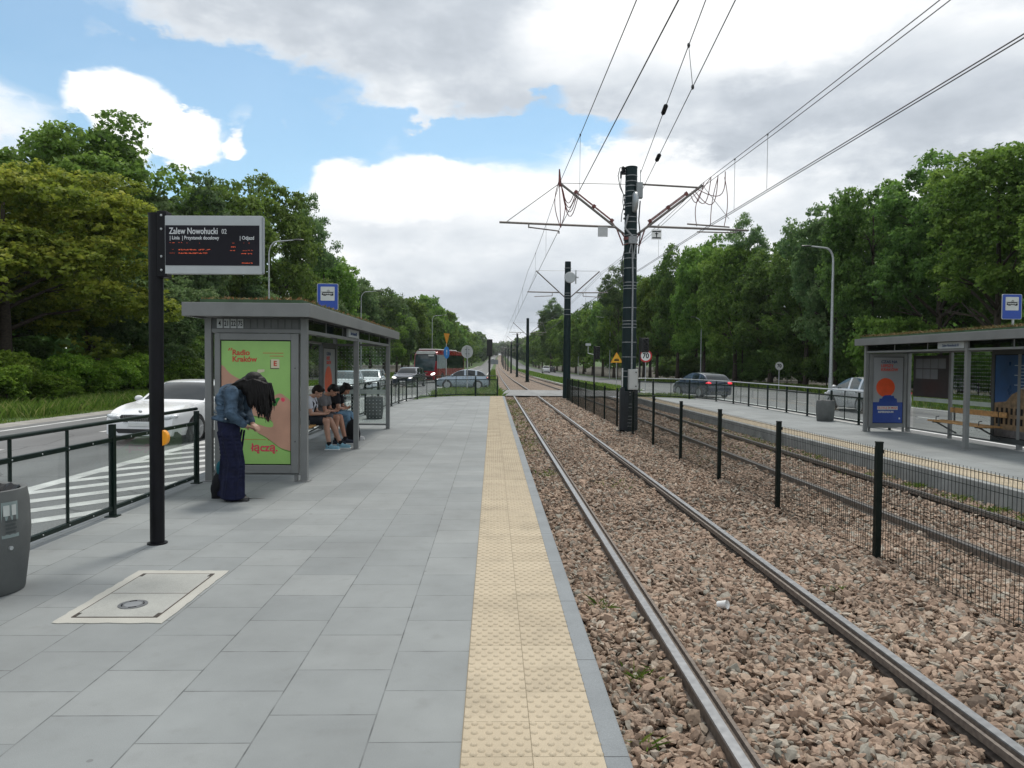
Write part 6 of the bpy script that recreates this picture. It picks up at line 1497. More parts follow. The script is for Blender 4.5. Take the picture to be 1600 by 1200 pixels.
def sitter(label, y, x0, kw):
    """person on the bench facing the track (+X)"""
    t = thing('person', label, 'person', (x0, y, 0)); S = kw.get('s', 1.0)
    hip = Vector((0, 0, .56)); lean = kw['lean']; chest = Vector((lean * .55, 0, .84)); nk = Vector((lean, 0, .985)); hc = nk + Vector((.07 + .05 * kw.get('nod', 1), 0, .105 - .02 * kw.get('nod', 1)))
    kneeL, kneeR = Vector((.43, -.10, .54)), Vector((.45, .10, .54)); aL, aR = Vector((.44 + kw.get('fa', 0), -.11, .10)), Vector((.50 + kw.get('fb', 0), .12, .10))
    m = MB()
    for k, a, s in ((kneeL, aL, -1), (kneeR, aR, 1)):
        chain(m, [(0.02, s * .09, .545), k, (k + a) / 2 + Vector((-.015, 0, .05)), a], [.085, .058, .055, .036]); cap(m, a + Vector((0, 0, -.04)), .035, a + Vector((.13, 0, -.065)), .026)
    m.ell(hip, (.13, .165, .12), 14, 8); m.ell((hip + chest) / 2, (.105, .145, .16), 14, 8); m.ell(chest, (.11, .165, .14), 14, 8); cap(m, chest + Vector((.02, 0, .08)), .06, nk, .052); cap(m, nk, .05, hc - Vector((.03, 0, .03)), .046)
    nod = kw.get('nod', 1); f = Vector((1, 0, -.75 * nod)); Rm, c, w, ff, u = head_shape(m, hc, f, (0, 0, 1), 1.0)
    wrs = []
    for s in (-1, 1):
        sh = Vector((lean * .85, s * .175, .945)); el = Vector((lean * .85 + .06, s * .22, .68)); wr = Vector((.36, s * .05 + kw.get('hy', 0), .665))
        chain(m, [sh, el, wr], [.048, .038, .026]); hand(m, wr, (.7, -s * .35, .15), (0, -s * .6, -.8) if s > 0 else (0, s * .0 + .6, -.8), 1.0, .55, s); wrs.append(wr)
    fuse(m, 'body', kw['skin'], t, .009, 2); eyes(t, c, w, ff, u)
    # top
    m = MB(); m.ell(hip + Vector((.0, 0, .06)), (.145, .175, .10), 14, 8); m.ell((hip + chest) / 2, (.13, .165, .17), 14, 8); m.ell(chest + Vector((0, 0, .01)), (.135, .185, .145), 14, 8); m.ell(nk + Vector((-.02, 0, -.045)), (.075, .12, .045), 12, 6)
    for s in (-1, 1):
        sh = Vector((lean * .85, s * .165, .94)); el = Vector((lean * .85 + .06, s * .22, .68)); q = .52 if kw['sleeve'] == 'short' else 1.0; e2 = sh.lerp(el, q); chain(m, [sh, e2], [.072, .064])
        if kw['sleeve'] != 'short': chain(m, [el, el.lerp(Vector((.36, s * .05, .665)), .8)], [.058, .042])
        for k in range(3): z = .66 + .09 * k; m.tube([(-.12 + .05 * k, s * .02, z), (-.02 + .05 * k, s * .17, z + .03), (.10 + .05 * k, s * .10, z - .02)], .013, 6)
    fuse(m, kw['topname'], kw['top'], t, .010, 2)
    # trousers or shorts
    m = MB(); m.ell(hip + Vector((-.01, 0, -.015)), (.15, .185, .115), 14, 8)
    for k, a, s in ((kneeL, aL, -1), (kneeR, aR, 1)):
        e = Vector((.02, s * .09, .545))
        if kw['legs'] == 'short': chain(m, [e, e.lerp(k, .72)], [.108, .088])
        else: chain(m, [e, k, a + Vector((0, 0, -.02))], [.105, .078, .066])
    fuse(m, 'shorts' if kw['legs'] == 'short' else 'trousers', kw['bottom'], t, .010, 2)
    for a, s in ((aL, -1), (aR, 1)):
        m = MB(); x, yy = a.x, a.y; m.ell((x + .07, yy, .045), (.135, .048, .042), 14, 6); m.ell((x - .0, yy, .07), (.07, .046, .055), 12, 6); m.box(x - .07, x + .19, yy - .042, yy + .042, 0, .028)
        sh_ = fuse(m, 'shoe', kw['shoe'], t, .008, 2)
        m = MB(); m.box(x - .075, x + .20, yy - .045, yy + .045, 0, .018); m.build('sole', m_white, sh_, bevel=.006)
        if kw['legs'] == 'short': m = MB(); m.cyl(a + Vector((0, 0, -.05)), a + Vector((-.0, 0, .05)), .044, .043, n=14); m.build('sock', cloth('black_sock', (.012, .012, .014)), t, smooth=60)
    # hair
    m = MB(); g = random.Random(int(y * 10)); up = u
    def E(a, b, h, r): m.ell(c + w * a + ff * b + up * h, r, 14, 9, Rm)
    E(0, -.022, .045, (.086, .100, .088)); E(0, -.055, .0, (.080, .066, .082)); E(0, .045, .085, (.062, .05, .035))
    if kw.get('long'):
        E(0, -.08, -.05, (.075, .05, .09)); 
        for s in (-1, 1): m.ell(c + w * s * .07 + ff * -.02 + up * -.06, (.025, .045, .09), 10, 7, Rm)
        m.ell(c + ff * -.10 + up * .06, (.04, .035, .04), 10, 6)
    for k in range(30):
        a = g.uniform(0, 2 * PI); b = g.uniform(.2, 1.1); d = (w * math.cos(a) * math.sin(b) + ff * (math.sin(a) * math.sin(b) - .15) + up * math.cos(b)); m.ell(c + d * .095 + up * .012, (.018, .018, .014), 7, 5)
    fuse(m, 'hair', kw['hair'], t, .008, 1)
    # phone held in both hands
    ph = thing('phone', kw['phone'], 'phone', (x0 + .46, y + kw.get('hy', 0) + .0, .665)); ph.rotation_euler = (0, R(-35), 0)
    m = MB(); m.box(-.075, .075, -.036, .036, 0, .009); pb = m.build('phone_body', m_black, ph, bevel=.003); m = MB(); m.box(-.07, .07, -.032, .032, .0095, .0105); m.build('phone_screen', mat('phone_glass', (.03, .035, .04), .1), ph)
    if kw.get('straps'):
        for s in (-1, 1):
            m = MB(); m.tube([chest + Vector((-.13, s * .11, -.12)), nk + Vector((-.12, s * .105, -.03)), nk + Vector((-.02, s * .115, -.0)), chest + Vector((.13, s * .11, .02)), chest + Vector((.08, s * .15, -.14)), chest + Vector((-.10, s * .14, -.18))], .014, 6); m.build('backpack_strap', m_black, t)
    return t
sitter('seated person in a white T-shirt with pale blue shoes, nearest on the bench', 13.75, -3.52, dict(lean=.13, nod=.9, skin=m_skin, sleeve='short', topname='white_t_shirt', top=cloth('white_cotton', (.50, .51, .56), .08), legs='short', bottom=cloth('dark_shorts', (.018, .020, .026)), shoe=cloth('pale_blue_canvas', (.20, .36, .45)), hair=m_hair2, phone='phone in the hands of the seated person in white', straps=True, fa=.04, fb=.14))
sitter('seated person in a grey T-shirt in the middle of the three on the bench', 14.55, -3.50, dict(lean=.20, nod=1.25, skin=m_skin2, sleeve='short', topname='grey_t_shirt', top=cloth('grey_cotton', (.15, .145, .15), .15), legs='short', bottom=cloth('grey_shorts', (.10, .10, .11)), shoe=cloth('dark_canvas', (.03, .035, .05)), hair=m_hair, phone='phone in the hands of the middle seated person', fa=-.02, fb=.05))
sitter('seated person in a black top and blue jeans with white shoes, farthest on the bench', 15.35, -3.46, dict(lean=.26, nod=1.2, skin=m_skin2, sleeve='short', topname='black_top', top=cloth('black_cotton', (.014, .013, .016), .3), legs='long', bottom=cloth('light_denim', (.13, .22, .31), .3), shoe=cloth('white_canvas', (.5, .5, .5), .05), hair=m_hair, long=True, phone='phone held low by the seated person in black', fa=.0, fb=.06))
b = thing('backpack', 'black rucksack standing on the paving in front of the person in jeans', 'bag', (-2.88, 15.1, 0))
m = MB(); m.ell((0, 0, .23), (.14, .17, .23), 14, 9); m.ell((.07, 0, .15), (.09, .14, .13), 12, 8); m.box(-.12, .12, -.14, .14, .0, .12); fuse(m, 'bag_body', cloth('bag_black', (.010, .010, .012)), b, .014, 3)
m = MB(); m.tube([(-.02, -.05, .45), (-.04, 0, .50), (-.02, .05, .45)], .012, 6); m.build('handle', m_black, b)
# ------------------------------------------------------------ trees
m_bark = mat('bark', (.055, .042, .032), .9, var=.4, scale=12, bump=.6, bscale=25)
def leaf_stops(k):
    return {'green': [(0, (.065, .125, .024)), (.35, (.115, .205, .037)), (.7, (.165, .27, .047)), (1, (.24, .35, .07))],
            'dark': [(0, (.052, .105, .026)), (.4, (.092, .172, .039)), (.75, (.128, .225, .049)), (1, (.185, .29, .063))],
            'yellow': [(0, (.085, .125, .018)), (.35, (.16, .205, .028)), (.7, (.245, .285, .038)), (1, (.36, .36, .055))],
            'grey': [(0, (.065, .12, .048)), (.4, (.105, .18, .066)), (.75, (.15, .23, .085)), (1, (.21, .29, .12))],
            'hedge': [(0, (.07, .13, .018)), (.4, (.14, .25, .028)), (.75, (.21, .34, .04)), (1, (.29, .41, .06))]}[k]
LM = {k: leafmat('leaves_' + k, leaf_stops(k), .5) for k in ('green', 'dark', 'yellow', 'grey', 'hedge')}
def crown(name, seed, rx, rz, nl, tufts, per, leaf, lobe=(.20, .34), hollow=.55, low=-.8, flat=1.0, spread=.30, mk='green', droop=0.0, shape='round'):
    """leaf blades gathered in tufts on the shells of many small lobes"""
    g = np.random.default_rng(seed)
    d = g.normal(size=(nl * 3, 3)); d /= np.linalg.norm(d, axis=1)[:, None]; d = d[d[:, 2] > low][:nl]
    nl = len(d); rad = g.uniform(hollow, 1.0, nl) ** .7
    # uneven outline
    ph = g.uniform(0, 6.28, 4); az = np.arctan2(d[:, 1], d[:, 0])
    wob = 1 + .13 * np.sin(2 * az + ph[0]) + .10 * np.sin(3 * az + ph[1] + d[:, 2] * 2) + .10 * np.sin(5 * d[:, 2] + ph[2])
    c = d * (rad * wob * .78)[:, None]
    if shape == 'cone':
        hgt = g.uniform(-1, 1, nl) ; r_ = (1 - hgt) * .5 * g.uniform(.4, 1, nl); c = np.stack([np.cos(az) * r_, np.sin(az) * r_, hgt], 1)
    c = c * np.array([rx, rx, rz]); lr = g.uniform(lobe[0], lobe[1], nl) * rx
    N = nl * tufts; ci = np.repeat(np.arange(nl), tufts)
    v = g.normal(size=(N, 3)); v[:, 2] += .35; v += .5 * d[ci] if shape != 'cone' else 0; v /= np.linalg.norm(v, axis=1)[:, None]
    tp = c[ci] + v * (lr[ci] * g.uniform(.55, 1.12, N))[:, None] * np.array([1, 1, .72 * flat])
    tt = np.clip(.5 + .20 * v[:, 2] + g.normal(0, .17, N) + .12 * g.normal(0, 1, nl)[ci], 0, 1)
    M = N * per; ti = np.repeat(np.arange(N), per)
    off = g.normal(0, 1, (M, 3)) * spread * leaf * 3.2; off[:, 2] *= .55; off[:, 2] -= droop * np.abs(g.normal(0, 1, M))
    p = tp[ti] + off
    nrm = g.normal(size=(M, 3)) * .75 + v[ti] * .55 + np.array([0, 0, .55]); nrm /= np.linalg.norm(nrm, axis=1)[:, None]
    a = np.cross(nrm, g.normal(size=(M, 3))); a /= np.linalg.norm(a, axis=1)[:, None]; b = np.cross(nrm, a)
    L_ = leaf * g.uniform(.65, 1.3, M)[:, None]; a = a * L_; b = b * L_ * .62
    V = np.stack([p - a, p + b + nrm * L_ * .1, p + a, p - b + nrm * L_ * .1], 1).reshape(-1, 3)
    F = (np.arange(M) * 4)[:, None] + np.arange(4)[None]
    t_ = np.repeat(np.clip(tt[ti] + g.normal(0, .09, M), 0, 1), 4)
    return np_mesh(name, V, F, LM[mk], {'tint': t_})
def trunk_mesh(name, seed, h, r, crown_c, crown_r, crown_rz, nb=9, mat_=None, fork=False):
    g = random.Random(seed); m = MB(); top = crown_c + crown_rz * .30; pts = []; rs = []
    for k in range(8):
        f = k / 7; pts.append((g.uniform(-.12, .12) * f * h * .08, g.uniform(-.12, .12) * f * h * .08, -0.3 + (top + .3) * f)); rs.append(r * (1.35 if k == 0 else 1 - .82 * f))
    m.tube(pts, rs, 9)
    for b in range(nb):
        f = g.uniform(.30, .82); z0 = top * f; a = g.uniform(0, 6.28); q = Vector((math.cos(a), math.sin(a), 0)); L_ = crown_r * g.uniform(.35, .62)
        p0 = Vector((pts[min(7, int(f * 7))][0], pts[min(7, int(f * 7))][1], z0)); p1 = p0 + q * L_ * .5 + Vector((0, 0, L_ * .35)); p2 = p0 + q * L_ + Vector((0, 0, L_ * .55 + g.uniform(-.3, .6)))
        r0 = r * (1 - .75 * f) * .6; m.tube([p0, p1, p2], [r0, r0 * .6, r0 * .2], 6)
        for s in range(2):
            e = p1 + (q + Vector((g.uniform(-.8, .8), g.uniform(-.8, .8), g.uniform(0, .8)))) * L_ * .45; m.tube([p1, e], [r0 * .4, r0 * .1], 5)
    me = bpy.data.meshes.new(name); me.from_pydata(m.v, [], m.f); me.materials.append(mat_ or m_bark); me.shade_smooth(); me.update(); return me
# a stock of crowns (unit sized: radius 1 wide) for the rows
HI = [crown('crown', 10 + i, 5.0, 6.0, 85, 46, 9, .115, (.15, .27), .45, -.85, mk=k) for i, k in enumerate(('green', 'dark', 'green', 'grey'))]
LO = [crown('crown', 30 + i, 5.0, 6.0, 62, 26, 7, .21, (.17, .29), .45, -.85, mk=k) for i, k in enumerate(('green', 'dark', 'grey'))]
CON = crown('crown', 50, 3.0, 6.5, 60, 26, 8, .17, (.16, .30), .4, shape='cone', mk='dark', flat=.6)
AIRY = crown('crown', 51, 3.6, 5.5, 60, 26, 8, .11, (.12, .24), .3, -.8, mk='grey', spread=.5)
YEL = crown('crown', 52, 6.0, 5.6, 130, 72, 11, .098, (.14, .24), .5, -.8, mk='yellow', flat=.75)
TR = [trunk_mesh('trunk', 60 + i, 12, .26, 8.0, 5.0, 6.0) for i in range(3)]
TRA = trunk_mesh('trunk', 70, 12, .12, 8.0, 3.2, 5.0, nb=22)
g_ = random.Random(21)
def tree(mesh, base_r, base_rz, x, y, top, rad, label, group, trunk=None, bottom=1.6, name='broadleaf_tree'):
    """top: crown top height above ground; crown reaches down to `bottom`"""
    X, Y, Z = W3(x, y, Z_ROAD); t = thing(name, label, 'tree', (X, Y, Z - .05), g_.uniform(0, 6.28), group)
    cz = (top + bottom) / 2; rz = (top - bottom) / 2
    c = link('crown', mesh, t, (0, 0, cz)); c.scale = (rad / base_r, rad / base_r, rz / (base_rz * .98))
    tr = link('trunk', trunk or g_.choice(TR), t); tr.scale = (max(.7, rad / 5), max(.7, rad / 5), top / 12.4)
    return t
LR = 'trees in the row beyond the left-hand road'; RR = 'trees in the row beyond the right-hand road'
# near left
tree(YEL, 6.0, 5.6, -22.6, 34.5, 11.9, 7.0, 'yellow-green tree at the left edge of the photo, left of the departures board', None, None, 1.2)
tree(YEL, 6.0, 5.6, -24.6, 29.0, 9.3, 4.6, 'smaller yellow-green tree cut by the left edge of the photo', None, None, .8)
tree(HI[1], 5, 6, -26.5, 38.0, 7.5, 5.2, 'low dark tree filling the shade under the yellow-green tree', None, None, .2)
tree(HI[1], 5, 6, -28.5, 31.0, 7.0, 5.2, 'low dark tree at the very left edge, behind the hedge', None, None, .2)
tree(HI[0], 5, 6, -27.0, 50.5, 20.3, 7.4, 'tallest broad green tree on the left, behind the yellow-green one', None, None, 3)
tree(HI[3], 5, 6, -22.6, 51.5, 16.8, 4.8, 'green tree directly above the departures board', None, None, 2)
left = [(-24.0, 44, 12.5, 4.6, 1, 1), (-19.8, 43, 8.5, 3.6, 3, .6), (-22.3, 60, 18.8, 5.4, 0, 2), (-20.6, 68, 19.8, 5.4, 2, 2), (-19.6, 60, 10, 3.8, 3, .6), (-30, 62, 18, 5.5, 1, 3), (-27, 74, 18, 5.5, 1, 2),
        (-18.8, 76, 11.5, 4.0, 3, .7), (-19.4, 84, 16.8, 4.8, 0, 2), (-18.6, 95, 15.5, 4.8, 3, 1.5), (-18.2, 88, 9.5, 3.6, 1, .6), (-17.4, 104, 15.6, 4.6, 3, 1), (-17.0, 114, 14.6, 4.6, 0, 1), (-24.0, 92, 18, 5.2, 1, 2), (-22.4, 108, 17, 5.2, 2, 2), (-35, 48, 17, 5.5, 2, 2)]
tree(AIRY, 3.6, 5.5, -18.9, 75, 20.6, 3.4, 'thin airy tree with bare twigs against the cloud, right of the tall left trees', None, TRA, 8, 'sparse_tree')
LL = {(-24.0, 44): 'green tree low behind the right half of the yellow-green tree', (-19.8, 43): 'low green tree directly behind the departures board post', (-22.3, 60): 'tall green tree behind the roof of the near shelter', (-20.6, 68): 'tall green tree behind the street lamp beside the departures board',
      (-19.6, 60): 'low green tree just above the planted roof of the near shelter', (-18.8, 76): 'low green tree left of the blue stop sign on the near shelter', (-19.4, 84): 'tall green tree behind the blue stop sign on the near shelter', (-18.6, 95): 'grey-green tree behind the second street lamp on the left',
      (-17.4, 104): 'rounded grey-green tree above the far end of the near shelter roof', (-17.0, 114): 'green tree between the near shelter roof and the red coach'}
for x, y, top, rad, k, bt in left:
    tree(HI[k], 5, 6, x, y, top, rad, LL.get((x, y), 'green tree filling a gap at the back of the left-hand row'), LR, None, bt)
left2 = [(-16.6, 126, 13.6, 4.6, 2), (-16.0, 138, 15.8, 4.8, 0), (-15.4, 150, 17.0, 5.0, 1), (-15.2, 163, 18.8, 5.2, 0), (-15.0, 177, 20.0, 5.6, 1), (-14.6, 192, 18.6, 5.4, 0), (-14.4, 208, 17.4, 5.4, 0), (-14.2, 226, 17.5, 5.6, 1), (-14, 246, 17.6, 5.8, 0), (-13.8, 268, 18.8, 6, 0), (-13.6, 292, 18.5, 6, 1), (-13.4, 318, 19, 6.4, 0), (-13.2, 346, 18.5, 6.4, 0), (-13, 376, 19, 6.6, 2), (-13, 408, 18.5, 6.6, 0), (-20, 135, 17, 5.4, 1), (-20, 160, 18, 5.6, 1), (-20, 190, 19, 5.8, 1), (-20, 225, 19, 6, 1)]
for x, y, top, rad, k in left2: tree(LO[k], 5, 6, x, y, top, rad, 'tree of the left-hand row dwindling towards the vanishing point', LR, None, .8)
# right side
right = [(29.5, 33.0, 16.2, 4.6, 0, 3.4), (27.0, 38.5, 15.4, 4.6, 0, 4.0), (28.2, 45.5, 16.6, 5.0, 1, 3.4), (27.5, 52.5, 17.0, 4.4, 1, 2.2), (28.2, 59.5, 18.0, 4.8, 3, 1.8), (28.6, 66.0, 16.0, 4.6, 1, 1), (28.0, 73, 15.2, 4.6, 1, .8), (26.4, 79, 18.0, 4.8, 0, .8),
         (25.0, 86, 19.6, 4.8, 0, .8), (23.4, 92, 19.2, 4.6, 1, .8), (22.6, 100, 17.4, 4.8, 0, .8), (22.4, 108, 17.2, 4.6, 1, .8), (32, 62, 17.5, 5, 1, 2), (32, 75, 17, 5, 1, 1.5), (31, 88, 18.5, 5, 1, 1.5), (35, 42, 15, 5, 1, 4), (34, 52, 16, 5, 1, 2.5), (28, 100, 18, 5, 1, 1), (37, 34, 15, 5, 1, 5)]
RL = {(29.5, 33.0): 'green tree at the very right edge of the photo', (27.0, 38.5): 'tall green tree behind the blue stop sign on the opposite shelter', (28.2, 45.5): 'dark green tree above the middle of the opposite shelter roof', (27.5, 52.5): 'dark green tree above the left end of the opposite shelter roof',
      (28.2, 59.5): 'tall grey-green tree behind the tall lamp beside the opposite shelter', (28.6, 66.0): 'dark green tree between the tall lamp and the small 70 sign', (28.0, 73): 'dark green tree behind the small 70 sign', (26.4, 79): 'green tree between the small 70 sign and the dark blue car',
      (25.0, 86): 'green tree directly above the dark blue car', (23.4, 92): 'dark green tree between the red rimmed 70 sign and the dark blue car', (22.6, 100): 'green tree behind the red rimmed 70 sign', (22.4, 108): 'dark green tree directly behind the thick equipment pole'}
for x, y, top, rad, k, bt in right:
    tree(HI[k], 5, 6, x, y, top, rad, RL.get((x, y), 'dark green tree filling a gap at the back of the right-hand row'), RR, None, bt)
tree(YEL if False else HI[0], 5, 6, 25.6, 30.2, 12.8, 3.6, 'bright green tree cut by the right edge of the photo, above the stop sign', None, None, 4.6)
tree(AIRY, 3.6, 5.5, 19.2, 112, 19.8, 3.4, 'slender airy tree poking up behind the thick equipment pole', None, TRA, 6, 'sparse_tree')
tree(AIRY, 3.6, 5.5, 27.2, 79, 20.0, 3.0, 'airy treetop rising above the middle of the right-hand row', None, TRA, 9, 'sparse_tree')
tree(HI[1], 5, 6, 18.4, 236, 22.5, 5.6, 'dark tree standing above the row just left of the second catenary pole', None, None, 6)
tree(AIRY, 3.6, 5.5, 18.8, 234, 25.0, 4.6, 'loose treetop above the dark tree left of the second catenary pole', None, TRA, 12, 'sparse_tree')
right2 = [(21.6, 118, 17.0, 4.8, 0), (21.4, 129, 16.4, 4.8, 1), (21.2, 141, 16.6, 5, 0), (21.0, 154, 16.8, 5, 1), (20.8, 168, 16.6, 5.2, 0), (20.8, 184, 16.6, 5.4, 1), (20.6, 200, 17.2, 5.4, 0), (20.6, 218, 18, 5.6, 0), (20.6, 238, 18, 5.8, 1), (20.6, 260, 18, 6, 0), (20.6, 284, 18.4, 6, 0), (20.6, 310, 18.6, 6.2, 0), (20.8, 338, 19, 6.4, 1), (21, 370, 19, 6.4, 0), (21.5, 404, 19, 6.6, 0), (27, 125, 17, 5.2, 1), (27, 150, 17.5, 5.4, 1), (27, 180, 17.5, 5.6, 1), (27, 215, 18, 6, 1)]
for x, y, top, rad, k in right2: tree(LO[k], 5, 6, x, y, top, rad, 'tree of the right-hand row dwindling towards the vanishing point', RR, None, .6)

# undergrowth that closes the rows near the ground
SH = [crown('foliage', 80 + i, 2.2, 1.6, 40, 40, 8, .085, (.2, .36), .4, -.6, mk=k) for i, k in enumerate(('hedge', 'dark', 'green'))]
ST = trunk_mesh('stem', 90, 2.0, .06, 1.0, 1.6, 1.2, nb=6)
def shrub(k, x, y, rad, h, label, group, name='shrub'):
    X, Y, Z = W3(x, y, Z_ROAD); t = thing(name, label, 'shrub', (X, Y, Z - .05), g_.uniform(0, 6.28), group)
    c = link('foliage', SH[k], t, (0, 0, h * .5)); c.scale = (rad / 2.2, rad / 2.2, h / 3.0); s = link('stem', ST, t); s.scale = (rad / 2.2, rad / 2.2, h / 2.4)
GS = 'bright green hedge bushes on the left verge'
for i in range(11): shrub(0, -19.6 + g_.uniform(-.4, .4), 24.5 + i * 1.9, 1.5 + g_.uniform(-.15, .2), 1.95 + g_.uniform(-.2, .25) - (.6 if i in (4,) else 0), 'bright green hedge bush on the left verge beyond the railing', GS, 'hedge_bush')
for i in range(6): shrub(1, -24.8, 17.5 + i * 2.6, 2.2, 3.2, 'dark bush in the shade under the yellow-green tree', 'dark undergrowth bushes on the left')
for i in range(12): shrub(1 if i % 2 else 2, -19.6 + .05 * i, 43 + i * 4.2, 2.4, 3.0 + .5 * (i % 3), 'dark undergrowth bush at the foot of the left-hand trees', 'dark undergrowth bushes on the left')
for i in range(22): shrub(1, 29.8 - (.10 * i if i > 6 else 0), 44 + i * 3.4, 2.5, 2.9 + .5 * (i % 3) + (1.0 if 3 < i < 10 else 0), 'dark undergrowth bush at the foot of the right-hand trees', 'dark undergrowth bushes on the right')
for i in range(5): shrub(1, 33.5, 30 + i * 3.4, 2.4, 2.6, 'dark undergrowth bush at the foot of the right-hand trees', 'dark undergrowth bushes on the right')
shrub(2, 25.6, 45.5, 2.6, 5.4, 'round green bush rising behind the left end of the opposite shelter roof', None)

# far wood closing the view: one mass of crowns on the rising ground
def far_wood(name, spots, seed, mk, leaf, label=None):
    g = np.random.default_rng(seed); Vs = []; Fs = []; Ts = []; off = 0
    for (x, y, top, rad) in spots:
        n = 900; d = g.normal(size=(n, 3)); d /= np.linalg.norm(d, axis=1)[:, None]
        lobes = g.normal(size=(14, 3)); lobes /= np.linalg.norm(lobes, axis=1)[:, None]
        ci = g.integers(0, 14, n); c = lobes[ci] * .6 + d * .38 * g.uniform(.7, 1.1, n)[:, None]
        p = c * np.array([rad, rad, top / 2]) + np.array([*W3(x, y, Z_ROAD + top * .52)])
        a = g.normal(size=(n, 3)); a /= np.linalg.norm(a, axis=1)[:, None]; b = np.cross(a, g.normal(size=(n, 3))); b /= np.linalg.norm(b, axis=1)[:, None]
        L_ = leaf * g.uniform(.6, 1.4, n)[:, None]; V = np.stack([p - a * L_, p + b * L_, p + a * L_, p - b * L_], 1).reshape(-1, 3)
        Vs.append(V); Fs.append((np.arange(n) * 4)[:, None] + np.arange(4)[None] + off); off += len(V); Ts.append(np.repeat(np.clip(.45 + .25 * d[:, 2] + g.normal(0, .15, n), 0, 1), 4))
    o = link(name, np_mesh(name, np.concatenate(Vs), np.concatenate(Fs), LM[mk], {'tint': np.concatenate(Ts)})); tag(o, label, None, None, 'stuff')
gg = random.Random(5); spots = []
for y in range(440, 1500, 34):
    for sx in (-1, 1):
        for c in range(3): spots.append(((-13 if sx < 0 else 22) + sx * c * 12 + gg.uniform(-3, 3), y + gg.uniform(-10, 10), 18 + gg.uniform(-2, 4), 8.5))
for k in range(46): spots.append((gg.uniform(-150, 150), 1010 + gg.uniform(-40, 120), 20 + gg.uniform(-3, 5), 12))
far_wood('far_wood', spots, 3, 'grey', 1.1, 'hazy wood closing the view at the vanishing point')
back = []
for k in range(150):
    y = gg.uniform(20, 420); s = gg.choice((-1, 1)); back.append(((-36 - gg.uniform(0, 50)) if s < 0 else (42 + gg.uniform(0, 50)), y, gg.uniform(12, 15) if y < 90 else 17, 7.5))
far_wood('woodland', back, 4, 'dark', .42, 'dark woodland behind the roadside rows')

# ------------------------------------------------------------ grass and weeds
m_grass = leafmat('grass_blades', [(0, (.06, .11, .016)), (.4, (.115, .20, .026)), (.75, (.17, .25, .04)), (1, (.29, .29, .10))], .3)
def grass(name, xf0, xf1, y0, y1, n, hmin, hmax, w, seed, z=Z_ROAD - .03, clump=.6):
    g = np.random.default_rng(seed); ys = y0 + (y1 - y0) * g.random(n) ** 1.25; a = np.array([xf0(y) if callable(xf0) else xf0 for y in ys]); b = np.array([xf1(y) if callable(xf1) else xf1 for y in ys]); xs = a + (b - a) * g.random(n)
    keep = (np.sin(xs * 2.3 + ys * .9) + np.sin(xs * .7 - ys * 1.7) + g.normal(0, .8, n)) > -clump * 1.6; xs, ys = xs[keep], ys[keep]
    zz = np.array([z + zf(y) for y in ys]); xx = np.array([xf(y) for y in ys])
    V, F, t_ = blades(g, xs + xx, ys, zz, hmin, hmax, w, .35); link(name, np_mesh(name, V, F, m_grass, {'tint': t_}))['kind'] = 'stuff'
grass('grass', -24.5, lambda y: L_out(y) - 1.5, 12, 60, 70000, .15, .55, .022, 1)
grass('grass', -16.2, lambda y: L_out(y) - .95, 8, 60, 16000, .04, .14, .02, 2)
grass('grass', -3.0, .35, 36.4, 43.4, 14000, .2, .62, .03, 3, Z_ROAD - .05)
grass('grass', 7.8, 11.0, 39.3, 43.6, 9000, .12, .38, .03, 4, Z_ROAD - .05)
grass('grass', lambda y: L_in(y) + .3, .4, 56, 260, 26000, .08, .26, .09, 5)
grass('grass', 7.9, lambda y: R_in(y) - .2, 56, 260, 30000, .10, .34, .10, 6)
grass('grass', lambda y: R_out(y) + .1, 30, 12, 110, 50000, .12, .5, .05, 7)
grass('grass', -22, lambda y: L_out(y) - 1.1, 60, 240, 40000, .12, .5, .09, 8)
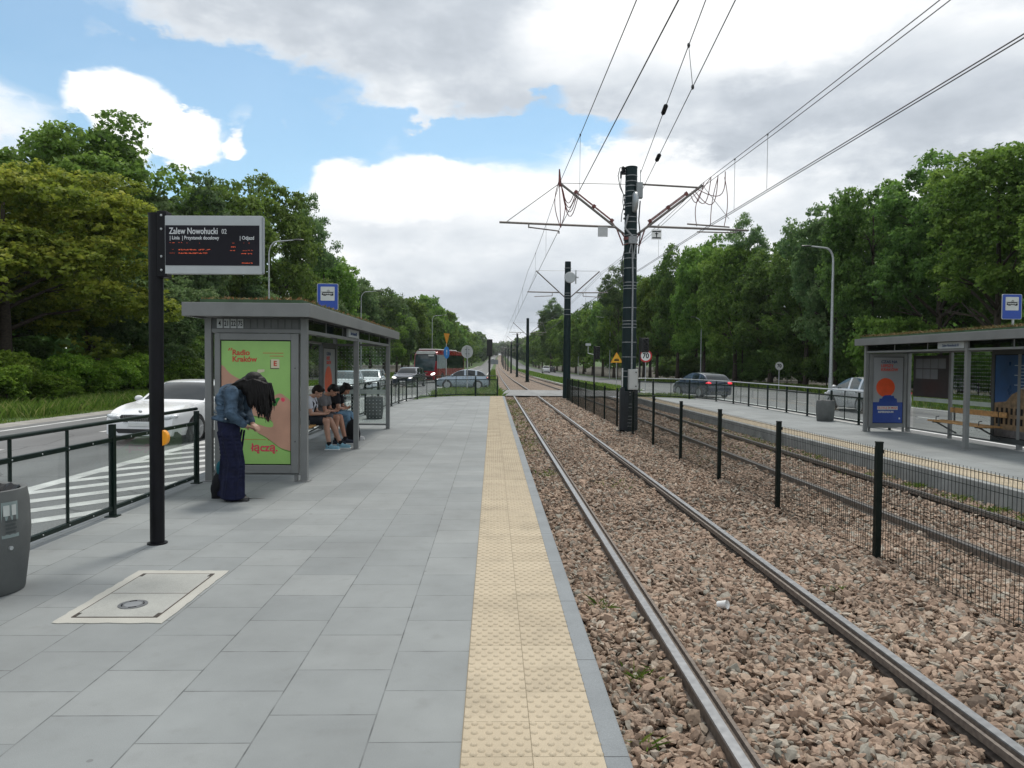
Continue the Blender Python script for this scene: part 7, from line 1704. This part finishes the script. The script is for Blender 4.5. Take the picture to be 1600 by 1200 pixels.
def weeds():
    g = np.random.default_rng(8); P = []
    for (x, y, n, r) in [(.95, 6.2, 22, .04), (.98, 4.75, 30, .06), (.85, 3.9, 8, .03), (1.0, 13.5, 60, .16), (.9, 18.5, 220, .25), (.95, 24, 420, .28), (.9, 31, 600, .3), (.95, 38, 700, .3), (7.2, 9.5, 160, .12), (7.3, 11.2, 200, .16), (7.25, 10.3, 120, .1), (7.2, 13.5, 160, .2), (7.2, 16.5, 200, .2), (7.15, 20, 300, .25), (7.2, 25, 400, .3), (6.0, 19, 200, .5), (4.6, 15.7, 60, .2), (3.2, 6.6, 12, .05), (2.1, 12.5, 30, .2), (7.3, 12.3, 200, .1)]:
        P.append(np.stack([g.normal(x, r, n), g.normal(y, r * (1 if y < 15 else 5), n)], 1))
    P = np.concatenate(P); k = (P[:, 0] > XE + .02) & (P[:, 0] < XR - .02); P = P[k]
    V, F, t_ = blades(g, P[:, 0], P[:, 1], np.full(len(P), Z_BAL - .01), .03, .10, .012, .8); link('weeds', np_mesh('weeds', V, F, m_grass, {'tint': t_}))['kind'] = 'stuff'
weeds()
# litter in the ballast
t = MB(); t.lathe([(.028, 0), (.036, .085), (.038, .088), (.034, .084), (.027, .004)], (0, 0, 0), 18); o = t.build('paper_cup', m_white, None, (1.93, 6.10, Z_BAL + .04), (R(75), R(20), R(40)), smooth=50); tag(o, 'crushed white cup lying on the stones between the rails', 'cup')
t = MB(); t.tube([(0, 0, .004), (.06, .01, .008), (.14, -.005, .005), (.19, .0, .006)], [.004, .003, .002, .001], 5); o = t.build('twig', m_bark, None, (-2.90, 8.72, .002), (0, 0, .2)); tag(o, 'short twig on the paving by the shoe of the bending woman', 'twig')

# ------------------------------------------------------------ air
m, t, b = newmat('haze'); t.nodes.remove(b); pv = nd(t, 'ShaderNodeVolumePrincipled'); pv.inputs['Color'].default_value = (.86, .91, .95, 1); pv.inputs['Density'].default_value = .00012; pv.inputs['Anisotropy'].default_value = .2
t.links.new(pv.outputs[0], t.nodes['Material Output'].inputs['Volume'])
q = MB(); q.box(-1600, 1600, -60, 5200, -4.0, 90); hz = q.build('haze', m, kind='stuff')
